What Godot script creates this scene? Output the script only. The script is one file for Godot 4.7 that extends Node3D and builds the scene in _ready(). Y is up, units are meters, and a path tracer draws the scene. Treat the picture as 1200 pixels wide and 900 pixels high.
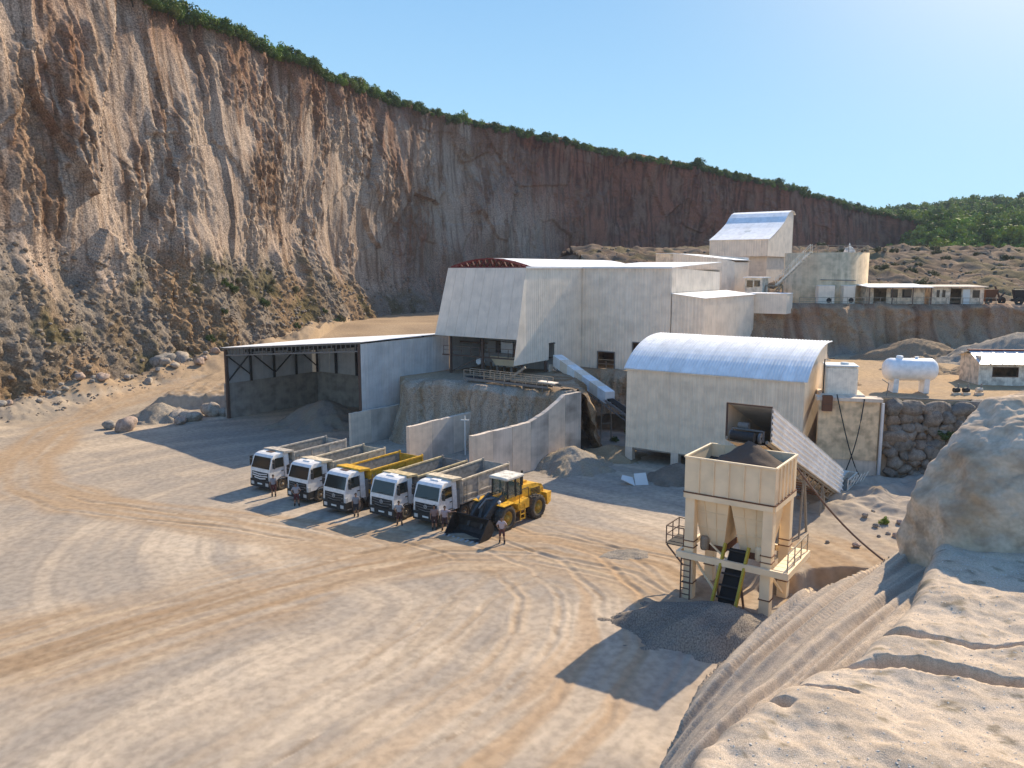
extends Node3D
# A limestone quarry yard: cliff, crushing plant, bins, tipper trucks, loader and crew.

const YAW := -0.6077                       # the plant, the trucks and the bin share one orientation
var TEX := {}
var MAT := {}
var taken := {}
var rng := RandomNumberGenerator.new()

func _ready() -> void:
	# ---- camera, sky, sun, exposure
	var cam := Camera3D.new()
	cam.name = "camera"
	cam.fov = 51.98
	cam.near = 0.1
	cam.far = 6000.0
	cam.position = Vector3(0, 17.8, 0)
	cam.rotation_degrees = Vector3(-8.32, 0, 0)
	add_child(cam)
	cam.current = true
	var sky_mat := ProceduralSkyMaterial.new()
	sky_mat.sky_top_color = Color(0.275, 0.47, 0.72)
	sky_mat.sky_horizon_color = Color(0.65, 0.815, 0.89)
	sky_mat.sky_curve = 0.27
	sky_mat.ground_bottom_color = Color(0.42, 0.37, 0.31)
	sky_mat.ground_horizon_color = Color(0.62, 0.60, 0.56)
	sky_mat.ground_curve = 0.05
	sky_mat.sun_angle_max = 75.0
	sky_mat.sun_curve = 0.2
	var sky := Sky.new()
	sky.sky_material = sky_mat
	var env := Environment.new()
	env.background_mode = Environment.BG_SKY
	env.sky = sky
	env.tonemap_mode = Environment.TONE_MAPPER_LINEAR
	env.tonemap_exposure = 1.58
	env.background_energy_multiplier = 1.0
	env.ambient_light_source = Environment.AMBIENT_SOURCE_SKY
	env.sdfgi_enabled = true
	env.ssao_enabled = true
	env.ssil_enabled = true
	env.fog_enabled = true
	env.fog_light_color = Color(0.80, 0.83, 0.88)
	env.fog_density = 0.00018
	var we := WorldEnvironment.new()
	we.name = "world_environment"
	we.environment = env
	add_child(we)
	var sun := DirectionalLight3D.new()
	sun.name = "sun"
	sun.light_energy = 1.35
	sun.light_color = Color(1.0, 0.93, 0.82)
	sun.light_angular_distance = 0.53
	sun.shadow_enabled = true
	add_child(sun)
	sun.look_at_from_position(Vector3.ZERO, Vector3(-0.92, -1.0, 1.06), Vector3.UP)
	rng.seed = 20240
	make_textures()
	make_materials()
	# ---- the large structure
	build_ground()
	build_cliff()
	build_hills()
	build_banks()
	build_foreground()
	# ---- the plant
	build_terrace_walls()
	build_shed()
	build_main_building()
	build_back_buildings()
	build_arch_building()
	build_platform()
	build_bench()
	# ---- machines
	build_bin()
	build_conveyor()
	build_small_conveyor()
	build_trucks()
	build_loader()
	# ---- crew, piles, boulders, plants, small things
	build_people()
	build_piles()
	build_boulders()
	build_vegetation()
	print("built")

# ------------------------------------------------------------------ helpers
func numbered(n: String) -> String:
	if not taken.has(n):
		taken[n] = 0
		return n
	taken[n] += 1
	return "%s_%03d" % [n, taken[n]]

func tag(o: Node, label: String, category: String, group := "") -> Node:
	o.set_meta("label", label)
	o.set_meta("category", category)
	if group != "":
		o.set_meta("group", group)
	return o

func thing(called: String, label: String, category: String, at := Vector3.ZERO, turn := 0.0, group := "") -> Node3D:
	var o := Node3D.new()
	o.name = numbered(called)
	add_child(o)
	o.position = at
	o.rotation.y = turn
	tag(o, label, category, group)
	return o

func structure(called: String, mesh: Mesh, m: Material) -> MeshInstance3D:
	var o := MeshInstance3D.new()
	o.name = numbered(called)
	o.mesh = mesh
	o.material_override = m
	o.set_meta("kind", "structure")
	add_child(o)
	return o

func put(called: String, mesh: Mesh, m: Material, parent: Node, at := Vector3.ZERO) -> MeshInstance3D:
	var o := MeshInstance3D.new()
	o.name = called
	o.mesh = mesh
	o.material_override = m
	o.position = at
	parent.add_child(o, true)
	return o

func ST() -> SurfaceTool:
	var st := SurfaceTool.new()
	st.begin(Mesh.PRIMITIVE_TRIANGLES)
	st.set_smooth_group(-1)
	return st

func done(st: SurfaceTool) -> ArrayMesh:
	st.generate_normals()
	return st.commit()

func part(called: String, st: SurfaceTool, m: Material, parent: Node) -> MeshInstance3D:
	return put(called, done(st), m, parent)

func quad(st: SurfaceTool, a: Vector3, b: Vector3, c: Vector3, d: Vector3) -> void:
	# counter-clockwise seen from outside
	for v in [a, c, b, a, d, c]:
		st.add_vertex(v)

func tri(st: SurfaceTool, a: Vector3, b: Vector3, c: Vector3) -> void:
	for v in [a, c, b]:
		st.add_vertex(v)

func hexa(st: SurfaceTool, p: Array) -> void:
	# p: bottom 0-3 counter-clockwise from above, top 4-7 the same
	quad(st, p[3], p[2], p[1], p[0])
	quad(st, p[4], p[5], p[6], p[7])
	for i in 4:
		var j := (i + 1) % 4
		quad(st, p[i], p[j], p[j + 4], p[i + 4])

func box(st: SurfaceTool, lo: Vector3, hi: Vector3) -> void:
	hexa(st, [Vector3(lo.x, lo.y, hi.z), Vector3(hi.x, lo.y, hi.z), Vector3(hi.x, lo.y, lo.z), Vector3(lo.x, lo.y, lo.z),
		Vector3(lo.x, hi.y, hi.z), Vector3(hi.x, hi.y, hi.z), Vector3(hi.x, hi.y, lo.z), Vector3(lo.x, hi.y, lo.z)])

func bevel_box(st: SurfaceTool, lo: Vector3, hi: Vector3, r: float) -> void:
	# a box with chamfered vertical and top edges
	var a := Vector2(lo.x, lo.z)
	var b := Vector2(hi.x, hi.z)
	var rings := [[lo.y, 0.0], [hi.y - r, 0.0], [hi.y, r]]
	var prev: Array = []
	for rr in rings:
		var i: float = rr[1]
		var y: float = rr[0]
		var p := [Vector3(a.x + i + r, y, b.y - i), Vector3(b.x - i - r, y, b.y - i), Vector3(b.x - i, y, b.y - i - r), Vector3(b.x - i, y, a.y + i + r),
			Vector3(b.x - i - r, y, a.y + i), Vector3(a.x + i + r, y, a.y + i), Vector3(a.x + i, y, a.y + i + r), Vector3(a.x + i, y, b.y - i - r)]
		if prev.size() > 0:
			for k in 8:
				var j := (k + 1) % 8
				quad(st, prev[k], prev[j], p[j], p[k])
		else:
			for k in range(1, 7):
				tri(st, p[0], p[k + 1], p[k])
		prev = p
	for k in range(1, 7):
		tri(st, prev[0], prev[k], prev[k + 1])

func bar(st: SurfaceTool, a: Vector3, b: Vector3, w: float, h := -1.0) -> void:
	# a square bar from a to b
	if h < 0:
		h = w
	var d := (b - a).normalized()
	var up := Vector3.UP if absf(d.y) < 0.95 else Vector3.FORWARD
	var s := d.cross(up).normalized() * w * 0.5
	var u := s.cross(d).normalized() * h * 0.5
	var p := [a - s - u, a + s - u, a + s + u, a - s + u, b - s - u, b + s - u, b + s + u, b - s + u]
	quad(st, p[0], p[1], p[2], p[3])
	quad(st, p[7], p[6], p[5], p[4])
	for i in 4:
		var j := (i + 1) % 4
		quad(st, p[j], p[i], p[i + 4], p[j + 4])

func tube(st: SurfaceTool, pts: Array, r: float, n := 6, cap := true) -> void:
	var rings := []
	for i in pts.size():
		var a: Vector3 = pts[maxi(i - 1, 0)]
		var b: Vector3 = pts[mini(i + 1, pts.size() - 1)]
		var d := (b - a).normalized()
		var up := Vector3.UP if absf(d.y) < 0.9 else Vector3.FORWARD
		var s := d.cross(up).normalized()
		var u := s.cross(d)
		var ring := []
		for k in n:
			var t := TAU * k / n
			ring.append(pts[i] + (s * cos(t) + u * sin(t)) * r)
		rings.append(ring)
	st.set_smooth_group(1)
	for i in rings.size() - 1:
		for k in n:
			var j := (k + 1) % n
			quad(st, rings[i][j], rings[i][k], rings[i + 1][k], rings[i + 1][j])
	st.set_smooth_group(-1)
	if cap:
		for k in range(1, n - 1):
			tri(st, rings[0][0], rings[0][k], rings[0][k + 1])
			tri(st, rings[-1][0], rings[-1][k + 1], rings[-1][k])

func lathe(st: SurfaceTool, prof: Array, axis: Vector3, at: Vector3, n := 20) -> void:
	# prof: Vector2(radius, distance along axis)
	var up := Vector3.UP if absf(axis.y) < 0.9 else Vector3.RIGHT
	var s := axis.cross(up).normalized()
	var u := s.cross(axis).normalized()
	for i in prof.size() - 1:
		st.set_smooth_group(i + 1 if i < 20 else 20)
		for k in n:
			var t0 := TAU * k / n
			var t1 := TAU * (k + 1) / n
			var d0 := s * cos(t0) + u * sin(t0)
			var d1 := s * cos(t1) + u * sin(t1)
			var p: Vector2 = prof[i]
			var q: Vector2 = prof[i + 1]
			var a := at + axis * p.y + d0 * p.x
			var b := at + axis * p.y + d1 * p.x
			var c := at + axis * q.y + d1 * q.x
			var d := at + axis * q.y + d0 * q.x
			if p.x > 0.0001:
				if q.x > 0.0001:
					quad(st, b, a, d, c)
				else:
					tri(st, b, a, d)
			elif q.x > 0.0001:
				tri(st, a, d, c)
	st.set_smooth_group(-1)

func ribbed(w: float, h: float, pitch := 0.28, depth := 0.035, thick := 0.03, h2 := -1.0) -> ArrayMesh:
	# a trapezoidal-ribbed metal sheet standing in the xy plane, face towards +z, from (0,0) to (w,h); h2: height at the far end
	if h2 < 0:
		h2 = h
	var st := ST()
	var xs := [0.0]
	var zs := [0.0]
	var n := maxi(1, int(round(w / pitch)))
	var p := w / n
	for i in n:
		for e in [[0.34, 0.0], [0.45, depth], [0.78, depth], [0.89, 0.0]]:
			xs.append((i + e[0]) * p)
			zs.append(e[1])
	xs.append(w)
	zs.append(0.0)
	for i in xs.size() - 1:
		var ya: float = lerpf(h, h2, xs[i] / w)
		var yb: float = lerpf(h, h2, xs[i + 1] / w)
		quad(st, Vector3(xs[i], 0, zs[i]), Vector3(xs[i + 1], 0, zs[i + 1]), Vector3(xs[i + 1], yb, zs[i + 1]), Vector3(xs[i], ya, zs[i]))
	# back and rim
	quad(st, Vector3(w, 0, -thick), Vector3(0, 0, -thick), Vector3(0, h, -thick), Vector3(w, h2, -thick))
	quad(st, Vector3(0, h, 0), Vector3(w, h2, 0), Vector3(w, h2, -thick), Vector3(0, h, -thick))
	quad(st, Vector3(0, 0, -thick), Vector3(w, 0, -thick), Vector3(w, 0, 0), Vector3(0, 0, 0))
	quad(st, Vector3(0, 0, -thick), Vector3(0, 0, 0), Vector3(0, h, 0), Vector3(0, h, -thick))
	quad(st, Vector3(w, 0, 0), Vector3(w, 0, -thick), Vector3(w, h2, -thick), Vector3(w, h2, 0))
	return done(st)

func sheet_wall(parent: Node, m: Array, origin: Vector3, dir: Vector3, length: float, h0: float, h1: float, sheet := 1.1, called := "wall_sheet", pitch := 0.28) -> void:
	# a run of ribbed sheets side by side, each its own part; face to the right of dir
	var n := maxi(1, int(round(length / sheet)))
	var w := length / n
	var yaw := atan2(-dir.z, dir.x)
	var same: ArrayMesh = null
	for i in n:
		var a := lerpf(h0, h1, float(i) / n)
		var b := lerpf(h0, h1, float(i + 1) / n)
		var me: ArrayMesh
		if absf(h0 - h1) < 0.001:
			if same == null:
				same = ribbed(w - 0.012, a, pitch)
			me = same
		else:
			me = ribbed(w - 0.012, a, pitch, 0.035, 0.03, b)
		var o := put(called, me, m[rng.randi() % m.size()], parent, origin + dir * (w * i))
		o.position += Vector3(dir.z, 0, -dir.x) * rng.randf_range(-0.012, 0.006) * -1.0
		o.rotation.y = yaw

func rail(parent: Node, pts: Array, h := 1.05, m: Material = null, called := "railing", gap := 1.6, r := 0.03) -> void:
	# posts and two rails along a line of points
	if m == null:
		m = MAT.rail
	var st := ST()
	for i in pts.size() - 1:
		var a: Vector3 = pts[i]
		var b: Vector3 = pts[i + 1]
		var n := maxi(1, int(round(a.distance_to(b) / gap)))
		for k in n + 1:
			if k == n and i < pts.size() - 2:
				continue
			var p := a.lerp(b, float(k) / n)
			bar(st, p, p + Vector3(0, h, 0), r * 2)
		bar(st, a + Vector3(0, h, 0), b + Vector3(0, h, 0), r * 2)
		bar(st, a + Vector3(0, h * 0.5, 0), b + Vector3(0, h * 0.5, 0), r * 1.6)
	part(called, st, m, parent)

func noise(freq: float, octaves := 4, sd := 1, kind := FastNoiseLite.TYPE_SIMPLEX_SMOOTH, ridged := false) -> FastNoiseLite:
	var n := FastNoiseLite.new()
	n.noise_type = kind
	n.frequency = freq
	n.seed = sd
	n.fractal_type = FastNoiseLite.FRACTAL_RIDGED if ridged else FastNoiseLite.FRACTAL_FBM
	n.fractal_octaves = octaves
	if octaves <= 1:
		n.fractal_type = FastNoiseLite.FRACTAL_NONE
	return n

func grid_mesh(P: PackedVector3Array, C: PackedColorArray, nx: int, ny: int, flip := false) -> ArrayMesh:
	var N := PackedVector3Array()
	N.resize(P.size())
	var sg := -1.0 if flip else 1.0
	for j in ny:
		var j0 := maxi(j - 1, 0)
		var j1 := mini(j + 1, ny - 1)
		for i in nx:
			var i0 := maxi(i - 1, 0)
			var i1 := mini(i + 1, nx - 1)
			var dx := P[j * nx + i1] - P[j * nx + i0]
			var dy := P[j1 * nx + i] - P[j0 * nx + i]
			N[j * nx + i] = dy.cross(dx).normalized() * sg
	var idx := PackedInt32Array()
	idx.resize((nx - 1) * (ny - 1) * 6)
	var k := 0
	for j in ny - 1:
		for i in nx - 1:
			var a := j * nx + i
			var b := a + 1
			var c := a + nx
			var d := c + 1
			if not flip:
				idx[k] = a; idx[k + 1] = b; idx[k + 2] = c; idx[k + 3] = b; idx[k + 4] = d; idx[k + 5] = c
			else:
				idx[k] = a; idx[k + 1] = c; idx[k + 2] = b; idx[k + 3] = b; idx[k + 4] = c; idx[k + 5] = d
			k += 6
	var arr := []
	arr.resize(Mesh.ARRAY_MAX)
	arr[Mesh.ARRAY_VERTEX] = P
	arr[Mesh.ARRAY_NORMAL] = N
	if C.size() > 0:
		arr[Mesh.ARRAY_COLOR] = C
	arr[Mesh.ARRAY_INDEX] = idx
	var me := ArrayMesh.new()
	me.add_surface_from_arrays(Mesh.PRIMITIVE_TRIANGLES, arr)
	return me

# ------------------------------------------------------------------ textures and materials
func gray(n: FastNoiseLite, size: int, lo: float, hi: float, sy := 1) -> ImageTexture:
	# a tileable grey noise picture, its tones between lo and hi
	var im := n.get_seamless_image(size, size * sy, false, false, 0.12)
	im.convert(Image.FORMAT_RGB8)
	if sy != 1:
		im.resize(size, size)
	var data := im.get_data()
	var lut := PackedByteArray()
	lut.resize(256)
	for i in 256:
		lut[i] = int(255.0 * clampf(lerpf(lo, hi, i / 255.0), 0, 1))
	for i in data.size():
		data[i] = lut[data[i]]
	im = Image.create_from_data(size, size, false, Image.FORMAT_RGB8, data)
	im.generate_mipmaps()
	return ImageTexture.create_from_image(im)

func make_textures() -> void:
	TEX.grain = gray(noise(0.06, 5, 3), 512, 0.45, 1.25)
	TEX.fine = gray(noise(0.16, 4, 9), 512, 0.68, 1.16)
	TEX.blotch = gray(noise(0.012, 5, 5), 512, 0.68, 1.18)
	TEX.soft = gray(noise(0.010, 4, 15), 512, 0.88, 1.06)
	TEX.pebble = gray(noise(0.05, 3, 21, FastNoiseLite.TYPE_CELLULAR), 512, 0.35, 1.3)
	TEX.rock = gray(noise(0.022, 6, 31, FastNoiseLite.TYPE_SIMPLEX_SMOOTH, true), 1024, 0.6, 1.1)
	TEX.dust = gray(noise(0.03, 6, 33), 1024, 0.86, 1.07)
	# rain streaks: noise squeezed across
	var im: Image = noise(0.03, 4, 47).get_seamless_image(1024, 64)
	im.resize(1024, 1024, Image.INTERPOLATE_CUBIC)
	im.convert(Image.FORMAT_RGB8)
	var data := im.get_data()
	for i in data.size():
		data[i] = int(clampf(lerpf(0.91, 1.05, data[i] / 255.0), 0, 1) * 255.0)
	im = Image.create_from_data(1024, 1024, false, Image.FORMAT_RGB8, data)
	im.generate_mipmaps()
	TEX.streak = ImageTexture.create_from_image(im)

func mat(called: String, c: Color, rough := 0.8, o := {}) -> StandardMaterial3D:
	var m := StandardMaterial3D.new()
	m.resource_name = called
	m.albedo_color = c.linear_to_srgb()
	m.roughness = rough
	m.metallic = o.get("metal", 0.0)
	m.metallic_specular = o.get("spec", 0.4)
	var world: bool = o.get("world", true)
	m.uv1_triplanar = true
	m.uv1_world_triplanar = world
	m.uv2_triplanar = true
	m.uv2_world_triplanar = world
	if o.has("tex"):
		m.albedo_texture = TEX[o.tex]
	var s = o.get("scale", 0.5)
	m.uv1_scale = s if s is Vector3 else Vector3.ONE * s
	if o.has("detail"):
		m.detail_enabled = true
		m.detail_blend_mode = BaseMaterial3D.BLEND_MODE_MUL
		m.detail_uv_layer = BaseMaterial3D.DETAIL_UV_2
		m.detail_albedo = TEX[o.detail]
		var d = o.get("dscale", 0.1)
		m.uv2_scale = d if d is Vector3 else Vector3.ONE * d
	if o.has("bump"):
		m.heightmap_enabled = true
		m.heightmap_texture = TEX[o.bumptex if o.has("bumptex") else o.tex]
		m.heightmap_scale = o.bump
	if o.has("vc"):
		m.vertex_color_use_as_albedo = true
	m.cull_mode = BaseMaterial3D.CULL_DISABLED
	MAT[called] = m
	return m

func make_materials() -> void:
	mat("ground", Color(1.19, 1.055, 0.91), 0.95, {"vc": 1, "tex": "dust", "scale": 0.05, "detail": "fine", "dscale": 0.55, "bump": 0.8, "bumptex": "fine", "spec": 0.2})
	mat("cliff", Color(1.08, 0.98, 0.89), 0.95, {"vc": 1, "tex": "rock", "scale": Vector3(0.085, 0.05, 0.085), "detail": "grain", "dscale": 0.10, "bump": 10.0, "spec": 0.2})
	mat("earth", Color(1.42, 1.33, 1.2), 0.95, {"vc": 1, "tex": "rock", "scale": 0.16, "detail": "grain", "dscale": 0.5, "bump": 12.0, "spec": 0.2})
	mat("ledge", Color(1.33, 1.21, 1.07), 0.95, {"vc": 1, "tex": "dust", "scale": 0.5, "detail": "fine", "dscale": 0.7, "bump": 1.6, "bumptex": "fine", "spec": 0.2})
	mat("near_rock", Color(1.68, 1.48, 1.27), 0.92, {"vc": 1, "tex": "dust", "scale": 0.3, "detail": "blotch", "dscale": 0.25, "bump": 1.6, "bumptex": "dust", "spec": 0.25})
	mat("pile", Color(1.35, 1.26, 1.14), 0.95, {"vc": 1, "tex": "fine", "scale": 1.3, "detail": "grain", "dscale": 0.35, "bump": 3.0, "spec": 0.2})
	mat("stone", Color(0.64, 0.54, 0.44), 0.92, {"tex": "grain", "scale": 0.45, "detail": "blotch", "dscale": 0.35, "bump": 5.0})
	mat("stone_pink", Color(0.68, 0.51, 0.41), 0.92, {"tex": "grain", "scale": 0.45, "detail": "blotch", "dscale": 0.35, "bump": 5.0})
	mat("wall_stone", Color(0.42, 0.345, 0.275), 0.92, {"tex": "grain", "scale": 0.45, "detail": "blotch", "dscale": 0.35, "bump": 4.0})
	mat("wall_stone_b", Color(0.50, 0.40, 0.31), 0.92, {"tex": "grain", "scale": 0.4, "detail": "blotch", "dscale": 0.3, "bump": 4.0})
	mat("wall_stone_c", Color(0.36, 0.315, 0.265), 0.92, {"tex": "grain", "scale": 0.5, "detail": "blotch", "dscale": 0.4, "bump": 4.0})
	mat("stone_grey", Color(0.50, 0.45, 0.39), 0.92, {"tex": "grain", "scale": 0.45, "detail": "blotch", "dscale": 0.35, "bump": 5.0})
	mat("concrete", Color(0.77, 0.64, 0.51), 0.9, {"tex": "streak", "scale": Vector3(0.10, 0.03, 0.10), "detail": "soft", "dscale": 0.2, "bump": 0.5, "bumptex": "grain"})
	mat("concrete_tan", Color(0.93, 0.68, 0.42), 0.9, {"tex": "streak", "scale": Vector3(0.10, 0.04, 0.10), "detail": "blotch", "dscale": 0.14, "bump": 0.8, "bumptex": "grain"})
	mat("concrete_dark", Color(0.44, 0.39, 0.34), 0.9, {"tex": "streak", "scale": Vector3(0.12, 0.05, 0.12), "detail": "blotch", "dscale": 0.12})
	mat("sheet_white", Color(0.98, 0.835, 0.675), 0.55, {"tex": "streak", "scale": Vector3(0.35, 0.03, 0.35), "detail": "soft", "dscale": 0.10})
	mat("sheet_white_b", Color(0.965, 0.82, 0.66), 0.55, {"tex": "streak", "scale": Vector3(0.45, 0.04, 0.45), "detail": "soft", "dscale": 0.13})
	mat("sheet_cream", Color(0.97, 0.80, 0.60), 0.6, {"tex": "streak", "scale": Vector3(0.4, 0.035, 0.4), "detail": "soft", "dscale": 0.15})
	mat("sheet_cream_b", Color(0.95, 0.78, 0.585), 0.6, {"tex": "streak", "scale": Vector3(0.5, 0.035, 0.5), "detail": "soft", "dscale": 0.12})
	mat("sheet_zinc", Color(0.74, 0.74, 0.74), 0.42, {"metal": 0.35, "tex": "streak", "scale": Vector3(0.35, 0.03, 0.35), "detail": "soft", "dscale": 0.12})
	mat("sheet_zinc_b", Color(0.68, 0.69, 0.70), 0.45, {"metal": 0.35, "tex": "streak", "scale": Vector3(0.45, 0.03, 0.45), "detail": "soft", "dscale": 0.12})
	mat("roof_white", Color(0.95, 0.94, 0.92), 0.72, {"tex": "soft", "scale": 0.2})
	mat("roof_white_b", Color(0.90, 0.89, 0.87), 0.72, {"tex": "soft", "scale": 0.13})
	mat("steel_dark", Color(0.055, 0.05, 0.047), 0.7, {"tex": "grain", "scale": 0.6})
	mat("steel_brown", Color(0.16, 0.10, 0.075), 0.8, {"tex": "grain", "scale": 0.8})
	mat("steel_grey", Color(0.30, 0.28, 0.26), 0.7, {"tex": "grain", "scale": 0.6})
	mat("rust", Color(0.24, 0.11, 0.06), 0.85, {"tex": "grain", "scale": 0.8})
	mat("red_steel", Color(0.26, 0.035, 0.03), 0.6, {"tex": "grain", "scale": 0.6})
	mat("rail", Color(0.42, 0.36, 0.28), 0.7, {"tex": "grain", "scale": 0.8})
	mat("rail_brown", Color(0.20, 0.13, 0.10), 0.75, {"tex": "grain", "scale": 0.8})
	mat("yellow_rail", Color(0.62, 0.50, 0.06), 0.6, {"tex": "grain", "scale": 0.9})
	mat("bin_cream", Color(0.95, 0.77, 0.52), 0.6, {"tex": "soft", "scale": 0.12})
	mat("bin_cream_b", Color(0.92, 0.745, 0.50), 0.6, {"tex": "soft", "scale": 0.15})
	mat("gravel_dark", Color(0.125, 0.095, 0.075), 0.95, {"tex": "fine", "scale": 1.6, "bump": 3.0})
	mat("rubber", Color(0.022, 0.021, 0.020), 0.85, {"tex": "grain", "scale": 1.5})
	mat("tyre", Color(0.085, 0.072, 0.058), 0.92, {"tex": "blotch", "scale": 0.9})
	mat("rim", Color(0.36, 0.29, 0.21), 0.7, {"tex": "grain", "scale": 1.4})
	mat("rim_yellow", Color(0.58, 0.36, 0.06), 0.65, {"tex": "grain", "scale": 1.2})
	mat("cab_white", Color(0.85, 0.83, 0.80), 0.35, {"spec": 0.5, "tex": "soft", "scale": 0.6})
	mat("plastic_dark", Color(0.05, 0.048, 0.045), 0.7, {"tex": "grain", "scale": 1.0})
	mat("glass_dark", Color(0.016, 0.022, 0.022), 0.06, {"spec": 0.6})
	mat("lamp_glass", Color(0.55, 0.55, 0.53), 0.15, {"spec": 0.7})
	mat("plate_white", Color(0.7, 0.7, 0.66), 0.5)
	mat("tip_grey", Color(0.62, 0.55, 0.46), 0.6, {"metal": 0.1, "tex": "blotch", "scale": 0.35, "detail": "streak", "dscale": Vector3(0.4, 0.06, 0.4)})
	mat("tip_inside", Color(0.36, 0.34, 0.31), 0.5, {"metal": 0.3, "tex": "blotch", "scale": 0.4})
	mat("tip_beige", Color(0.74, 0.62, 0.44), 0.65, {"tex": "blotch", "scale": 0.35, "detail": "streak", "dscale": Vector3(0.4, 0.06, 0.4)})
	mat("tip_tan", Color(0.66, 0.52, 0.29), 0.65, {"tex": "blotch", "scale": 0.35, "detail": "streak", "dscale": Vector3(0.4, 0.06, 0.4)})
	mat("tip_yellow", Color(0.78, 0.44, 0.04), 0.6, {"tex": "blotch", "scale": 0.35, "detail": "streak", "dscale": Vector3(0.4, 0.06, 0.4)})
	mat("tip_dark", Color(0.34, 0.29, 0.25), 0.65, {"tex": "blotch", "scale": 0.35, "detail": "streak", "dscale": Vector3(0.4, 0.06, 0.4)})
	mat("loader_yellow", Color(0.85, 0.46, 0.03), 0.45, {"spec": 0.5, "tex": "blotch", "scale": 0.5})
	mat("loader_grey", Color(0.085, 0.083, 0.08), 0.6, {"tex": "blotch", "scale": 0.5})
	mat("bucket", Color(0.055, 0.05, 0.046), 0.55, {"metal": 0.4, "tex": "blotch", "scale": 0.5})
	mat("bucket_worn", Color(0.5, 0.48, 0.45), 0.5, { "tex": "grain", "scale": 0.8})
	mat("tank_white", Color(0.90, 0.89, 0.87), 0.35, {"spec": 0.5, "tex": "soft", "scale": 0.3})
	mat("tank_cream", Color(0.93, 0.84, 0.70), 0.6, {"tex": "streak", "scale": Vector3(0.4, 0.05, 0.4), "detail": "soft", "dscale": 0.3})
	mat("plaster", Color(0.88, 0.72, 0.54), 0.85, {"tex": "streak", "scale": Vector3(0.3, 0.06, 0.3), "detail": "blotch", "dscale": 0.2})
	mat("plaster_pale", Color(0.88, 0.82, 0.70), 0.85, {"tex": "streak", "scale": Vector3(0.3, 0.06, 0.3), "detail": "blotch", "dscale": 0.2})
	mat("cable", Color(0.02, 0.02, 0.02), 0.6)
	mat("bark", Color(0.10, 0.075, 0.05), 0.9, {"tex": "grain", "scale": 0.9})
	for e in [["leaf_dark", Color(0.08, 0.12, 0.032)], ["leaf_mid", Color(0.12, 0.17, 0.042)], ["leaf_olive", Color(0.17, 0.19, 0.06)], ["leaf_light", Color(0.22, 0.29, 0.05)]]:
		var m := mat(e[0], e[1], 0.7, {"spec": 0.3, "tex": "blotch", "scale": 0.25})
		m.backlight_enabled = true
		m.backlight = Color(0.42, 0.55, 0.14)
	for e in [["wood_dark", Color(0.10, 0.145, 0.03)], ["wood_mid", Color(0.18, 0.235, 0.045)], ["wood_olive", Color(0.25, 0.27, 0.065)], ["wood_light", Color(0.29, 0.36, 0.055)]]:
		var m := mat(e[0], e[1], 0.7, {"spec": 0.3, "tex": "blotch", "scale": 0.06})
		m.backlight_enabled = true
		m.backlight = Color(0.5, 0.62, 0.16)
	mat("person", Color(1, 1, 1), 0.85, {"vc": 1})
	mat("loose_stone", Color(1, 0.96, 0.9), 0.95, {"vc": 1, "tex": "grain", "scale": 0.4})

# ------------------------------------------------------------------ terrain
const HIGH := [Vector2(-12.2, -84), Vector2(-10.4, -80.9), Vector2(0, -76.2), Vector2(6.3, -73.6), Vector2(6.6, -77.2), Vector2(6.4, -81.0), Vector2(6.4, -85.6), Vector2(9.6, -88.2), Vector2(14.0, -86.2), Vector2(17.5, -82.5), Vector2(29.6, -71.5), Vector2(26.4, -66.4), Vector2(25.2, -63.0), Vector2(29.6, -61.8), Vector2(60, -60.9), Vector2(400, -60), Vector2(400, -400), Vector2(-4, -400), Vector2(-12, -120)]
const TRACK_A := [Vector2(-25.2, -32.0), Vector2(-20.9, -36.4), Vector2(-16.3, -40.8), Vector2(-10.4, -46.0), Vector2(-4.5, -49.3), Vector2(2.2, -49.0), Vector2(8.2, -44.9), Vector2(9.6, -42.1)]
const TRACK_B := [Vector2(-36, -140), Vector2(-41.8, -115.6), Vector2(-48.6, -109), Vector2(-51.9, -98.3), Vector2(-50.2, -85.7), Vector2(-45.6, -72.0), Vector2(-40.2, -63.2), Vector2(-33.1, -58.0), Vector2(-24.7, -55.1), Vector2(-16.4, -52.1), Vector2(-9.4, -49.0)]
const TRACK_C := [Vector2(-7.2, -53.3), Vector2(-2.3, -50.3), Vector2(2.1, -46.0), Vector2(3.5, -41.0), Vector2(2.9, -36.0), Vector2(0.7, -31.3), Vector2(-2.5, -27.1), Vector2(-5.0, -23.4)]
const TRACK_D := [Vector2(-13.1, -21.9), Vector2(-9.4, -26.6), Vector2(-5.3, -32.7), Vector2(-1.9, -41.0), Vector2(2.1, -47.5)]
const RUTS := [[TRACK_A, [-2.6, -1.3, 0.9, 2.3]], [TRACK_C, [-3.1, -1.0, 1.1, 3.4, 5.3]], [TRACK_D, [-1.0, 1.2]], [TRACK_B, [-1.1, 1.0]]]
const CLIFF := [Vector2(-90, -40), Vector2(-75, -72), Vector2(-62, -100), Vector2(-50, -130), Vector2(-37, -183), Vector2(-30, -212), Vector2(-14, -232), Vector2(30, -258), Vector2(90, -288), Vector2(150, -312), Vector2(215, -338)]
const CLIFF_TOP := [70.0, 70.0, 66.5, 60.5, 61.5, 62.8, 61.5, 56.5, 50.0, 40.0, 27.0]
var HIGH_P: PackedVector2Array
var N1 := noise(0.05, 4, 101)
var N2 := noise(0.35, 4, 102)
var N3 := noise(0.012, 3, 103)
var N4 := noise(1.0, 3, 104)

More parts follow.
